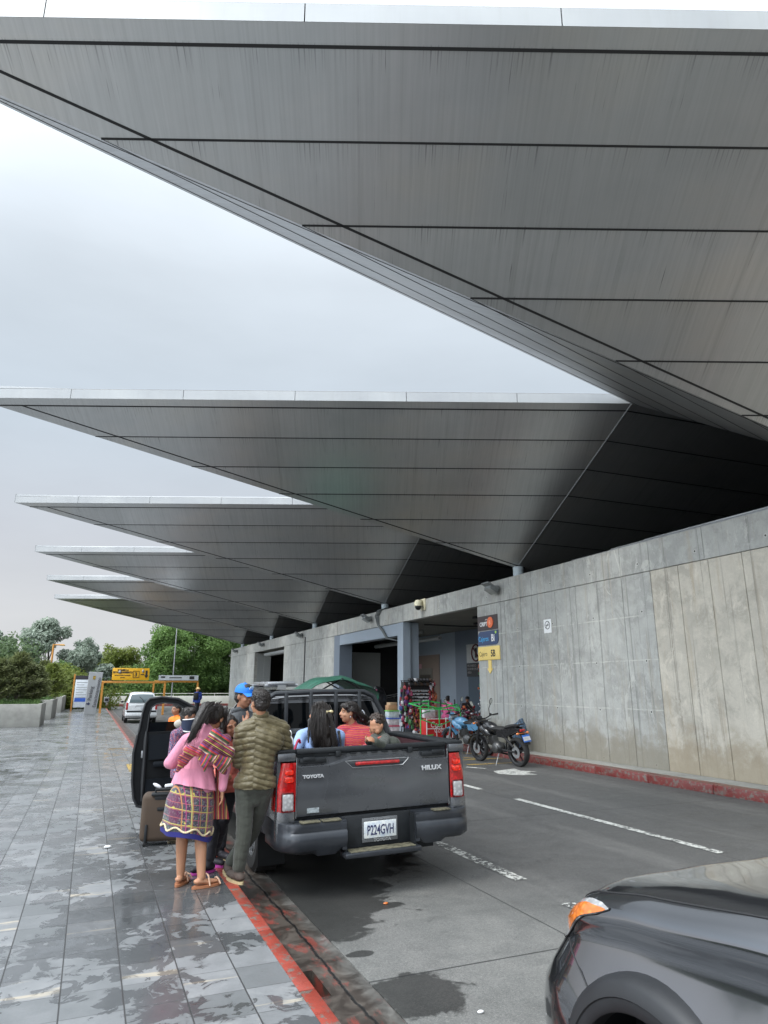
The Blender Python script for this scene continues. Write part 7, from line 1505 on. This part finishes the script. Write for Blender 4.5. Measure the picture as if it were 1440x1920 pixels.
def tree(label, x, y, h, w_, m_, seed, n=9000, ls=.14, nb=16, trunk=.35, base=-.4, bare=.3, cat='tree', group='trees at the far end', clump=.32, flat=.75, name='tree'):
    rg_ = random.Random(seed); t = thing(name, label, cat, (x, y, base), group=group); blobs = []; b = MB(); top = V((x+rg_.uniform(-.3, .3), y, base+h*.8)); mid_ = V((x+rg_.uniform(-.3, .3), y, base+h*.4)); b.tube([(x, y, base), mid_, top], [trunk*.5, trunk*.32, trunk*.08], 8)
    for i in range(nb):
        f = rg_.random(); z = base+h*(bare+(1-bare)*(i+.5)/nb); env = sin(pi*min(1, max(0, ((z-base)/h-bare)/(1-bare)*.80+.15)))**.6; a = rg_.uniform(0, 2*pi); rr_ = w_*.5*env*rg_.uniform(.35, .95); c = V((x+cos(a)*rr_, y+sin(a)*rr_*.8, z)); s_ = w_*clump*rg_.uniform(.55, 1.0); blobs.append((c, (s_, s_, s_*flat)))
        o_ = V((x, y, base+h*.25)).lerp(c, .0); o_.z = base+h*rg_.uniform(.2, .55)*(z-base)/h+.1*h; b.tube([o_, (o_+c)/2+V((0, 0, .2)), c], [trunk*.14, trunk*.09, trunk*.03], 6)
        for j in range(3): d = V((rg_.gauss(0, 1), rg_.gauss(0, 1), rg_.gauss(0, .7))).normalized(); blobs.append((c+d*s_*.85, (s_*.45, s_*.45, s_*.38)))
    b.build('trunk', M_BARK, t, True); crown('crown', blobs, n, ls, m_, t, seed+1); return t
def px(p, q, y): return at(p, q, y)
TR = [('pale grey-green tree at the left edge of the picture', 8, 62, 1187, 4.2, LG, 12000, .17, .35), ('tall grey-green tree with separate round clumps left of the lamp post', 100, 64, 1172, 6.6, LG, 16000, .16, .4), ('small grey-green tree just right of the lamp post', 165, 74, 1222, 4.6, LG, 9000, .18, .3),
      ('light green tree behind the yellow sign', 236, 84, 1221, 5.5, LY, 14000, .16, .15), ('dark distant trees seen above the totem', 188, 110, 1240, 7.5, LD, 9000, .22, .1), ('dark distant trees between the totem and the light green tree', 215, 118, 1243, 6.0, LD, 8000, .22, .1)]
for i, (lab, px_, y_, py_, w_, m_, n_, ls_, bare_) in enumerate(TR):
    p = at(px_, py_, y_); tree(lab, p.x, y_, p.z+.4, w_, m_, 100+i*7, n_, ls_, bare=bare_, clump=.2 if m_ == LG else .28)
for i, (lab, px_, y_, py_, w_, m_, n_) in enumerate((('broad bright green tree behind the low wall, left of the thin pole', 322, 78, 1190, 6.6, LB_, 26000), ('largest bright green tree behind the thin pole', 365, 82, 1178, 8.5, LB_, 34000), ('bright green tree against the end of the terminal wall', 420, 84, 1186, 8.0, LM, 30000), ('lower green tree under the orange gantries', 280, 80, 1262, 6.5, LM, 18000), ('green tree rising behind the terminal corner', 455, 88, 1200, 8, LM, 12000))):
    p = at(px_, py_, y_); tree(lab, p.x, y_, p.z+.4, w_, m_, 300+i*11, n_, .15, bare=.08, nb=22, clump=.28)
for i, (lab, px_, y_, py_, w_, m_, n_, ls_) in enumerate((('bushy yellow-green shrub behind the farthest planter', 135, 58, 1262, 5.5, LY, 16000, .12), ('mid green shrub left of the totem', 105, 60, 1248, 4.5, LM, 14000, .12), ('green shrub behind the totem', 190, 76, 1275, 6, LM, 14000, .14), ('green shrub row beyond the low wall', 245, 76, 1282, 7, LB_, 14000, .14), ('dark shrub at the far left behind the planter', 15, 50, 1225, 6, LD, 12000, .13))):
    p = at(px_, py_, y_); tree(lab, p.x, y_, p.z+.4, w_, m_, 500+i*13, n_, ls_, bare=.03, nb=14, trunk=.15, cat='shrub', group='shrubs behind the planters', name='shrub')
def conifer(label, x, y, h, w_, seed, m_, base):
    rg_ = random.Random(seed); t = thing('conifer', label, 'conifer', (x, y, base), group='conifers in the planters'); b = MB(); b.tube([(x, y, base), (x, y, base+h*.9)], [.09, .02], 8); vs = []; fs = []
    for i in range(210):
        f = rg_.random()**.8; z = base+.1+h*f*.86; a = rg_.uniform(0, 2*pi); L_ = w_*.5*(1-f)**.7*rg_.uniform(.6, 1.1)+.12; d = V((cos(a), sin(a), rg_.uniform(.1, .9))).normalized(); p0 = V((x, y, z)); b.tube([p0, p0+d*L_], [.012, .004], 4)
        for j in range(30):
            q = p0+d*L_*rg_.uniform(.2, 1.08)+V((rg_.gauss(0, .05), rg_.gauss(0, .05), rg_.gauss(0, .04))); e = (d+V((rg_.gauss(0, .6), rg_.gauss(0, .6), rg_.gauss(.2, .5)))).normalized(); s_ = e.orthogonal().normalized()*.022; i0 = len(vs); vs += [q-s_, q+e*.13, q+s_]; fs.append((i0, i0+1, i0+2))
    b.build('trunk', M_BARK, t, True); me = bpy.data.meshes.new('crown'); me.from_pydata(vs, [], fs); mobj('crown', me, m_, t, True, False); return t
for lab, px_, py_, y_, w_, seed, m_ in (('dark conifer filling the largest planter', 42, 1220, 33.0, 2.3, 11, LC), ('conifer at the left edge in the largest planter', 2, 1235, 32.6, 1.8, 12, LC), ('conifer at the right end of the largest planter', 70, 1248, 33.4, 1.4, 15, LC), ('yellow-tipped conifer in the middle planter', 100, 1243, 40.5, 2.0, 13, LY), ('olive conifer behind it in the middle planter', 88, 1236, 42.2, 1.8, 14, LC)):
    p = at(px_, py_, y_); conifer(lab, min(p.x, -1.9), y_, p.z-.75, w_, seed, m_, .78)
lt = tree('leafy tree standing in the park left of the walkway', -30, 4, 6.0, 7.5, LM, 900, 9000, .3, bare=.12, group='trees left of the walkway')
for x_, y_ in ((-24, -8), (-28, 13), (-27, 21), (-30, 30), (-25, -18)):
    c_ = copy_tree(lt); c_.location = (x_, y_, -.4); c_.rotation_euler.z = x_*y_
vs = []; fs = []; rg_ = random.Random(5)
for x0, x1, y0, y1, z, n_ in ((-4.5, -1.95, 31.6, 34.3, .80, 3600), (-3.4, -1.85, 38.2, 43.3, .85, 2500), (-3.4, -1.75, 48, 55.8, .87, 2500)):
    for i in range(n_):
        p = V((rg_.uniform(x0, x1), rg_.uniform(y0, y1), z)); hgt = rg_.uniform(.12, .34); d = V((rg_.gauss(0, .12), rg_.gauss(0, .12), hgt)); a = rg_.uniform(0, 6.3); s_ = V((cos(a), sin(a), 0))*.018; i0 = len(vs); vs += [p-s_, p+s_, p+d]; fs.append((i0, i0+1, i0+2))
me = bpy.data.meshes.new('grass'); me.from_pydata(vs, [], fs); o = mobj('grass', me, LM, None, False, False); tag(o, 'long grass and weeds growing in the concrete planters', 'grass', kind='stuff')
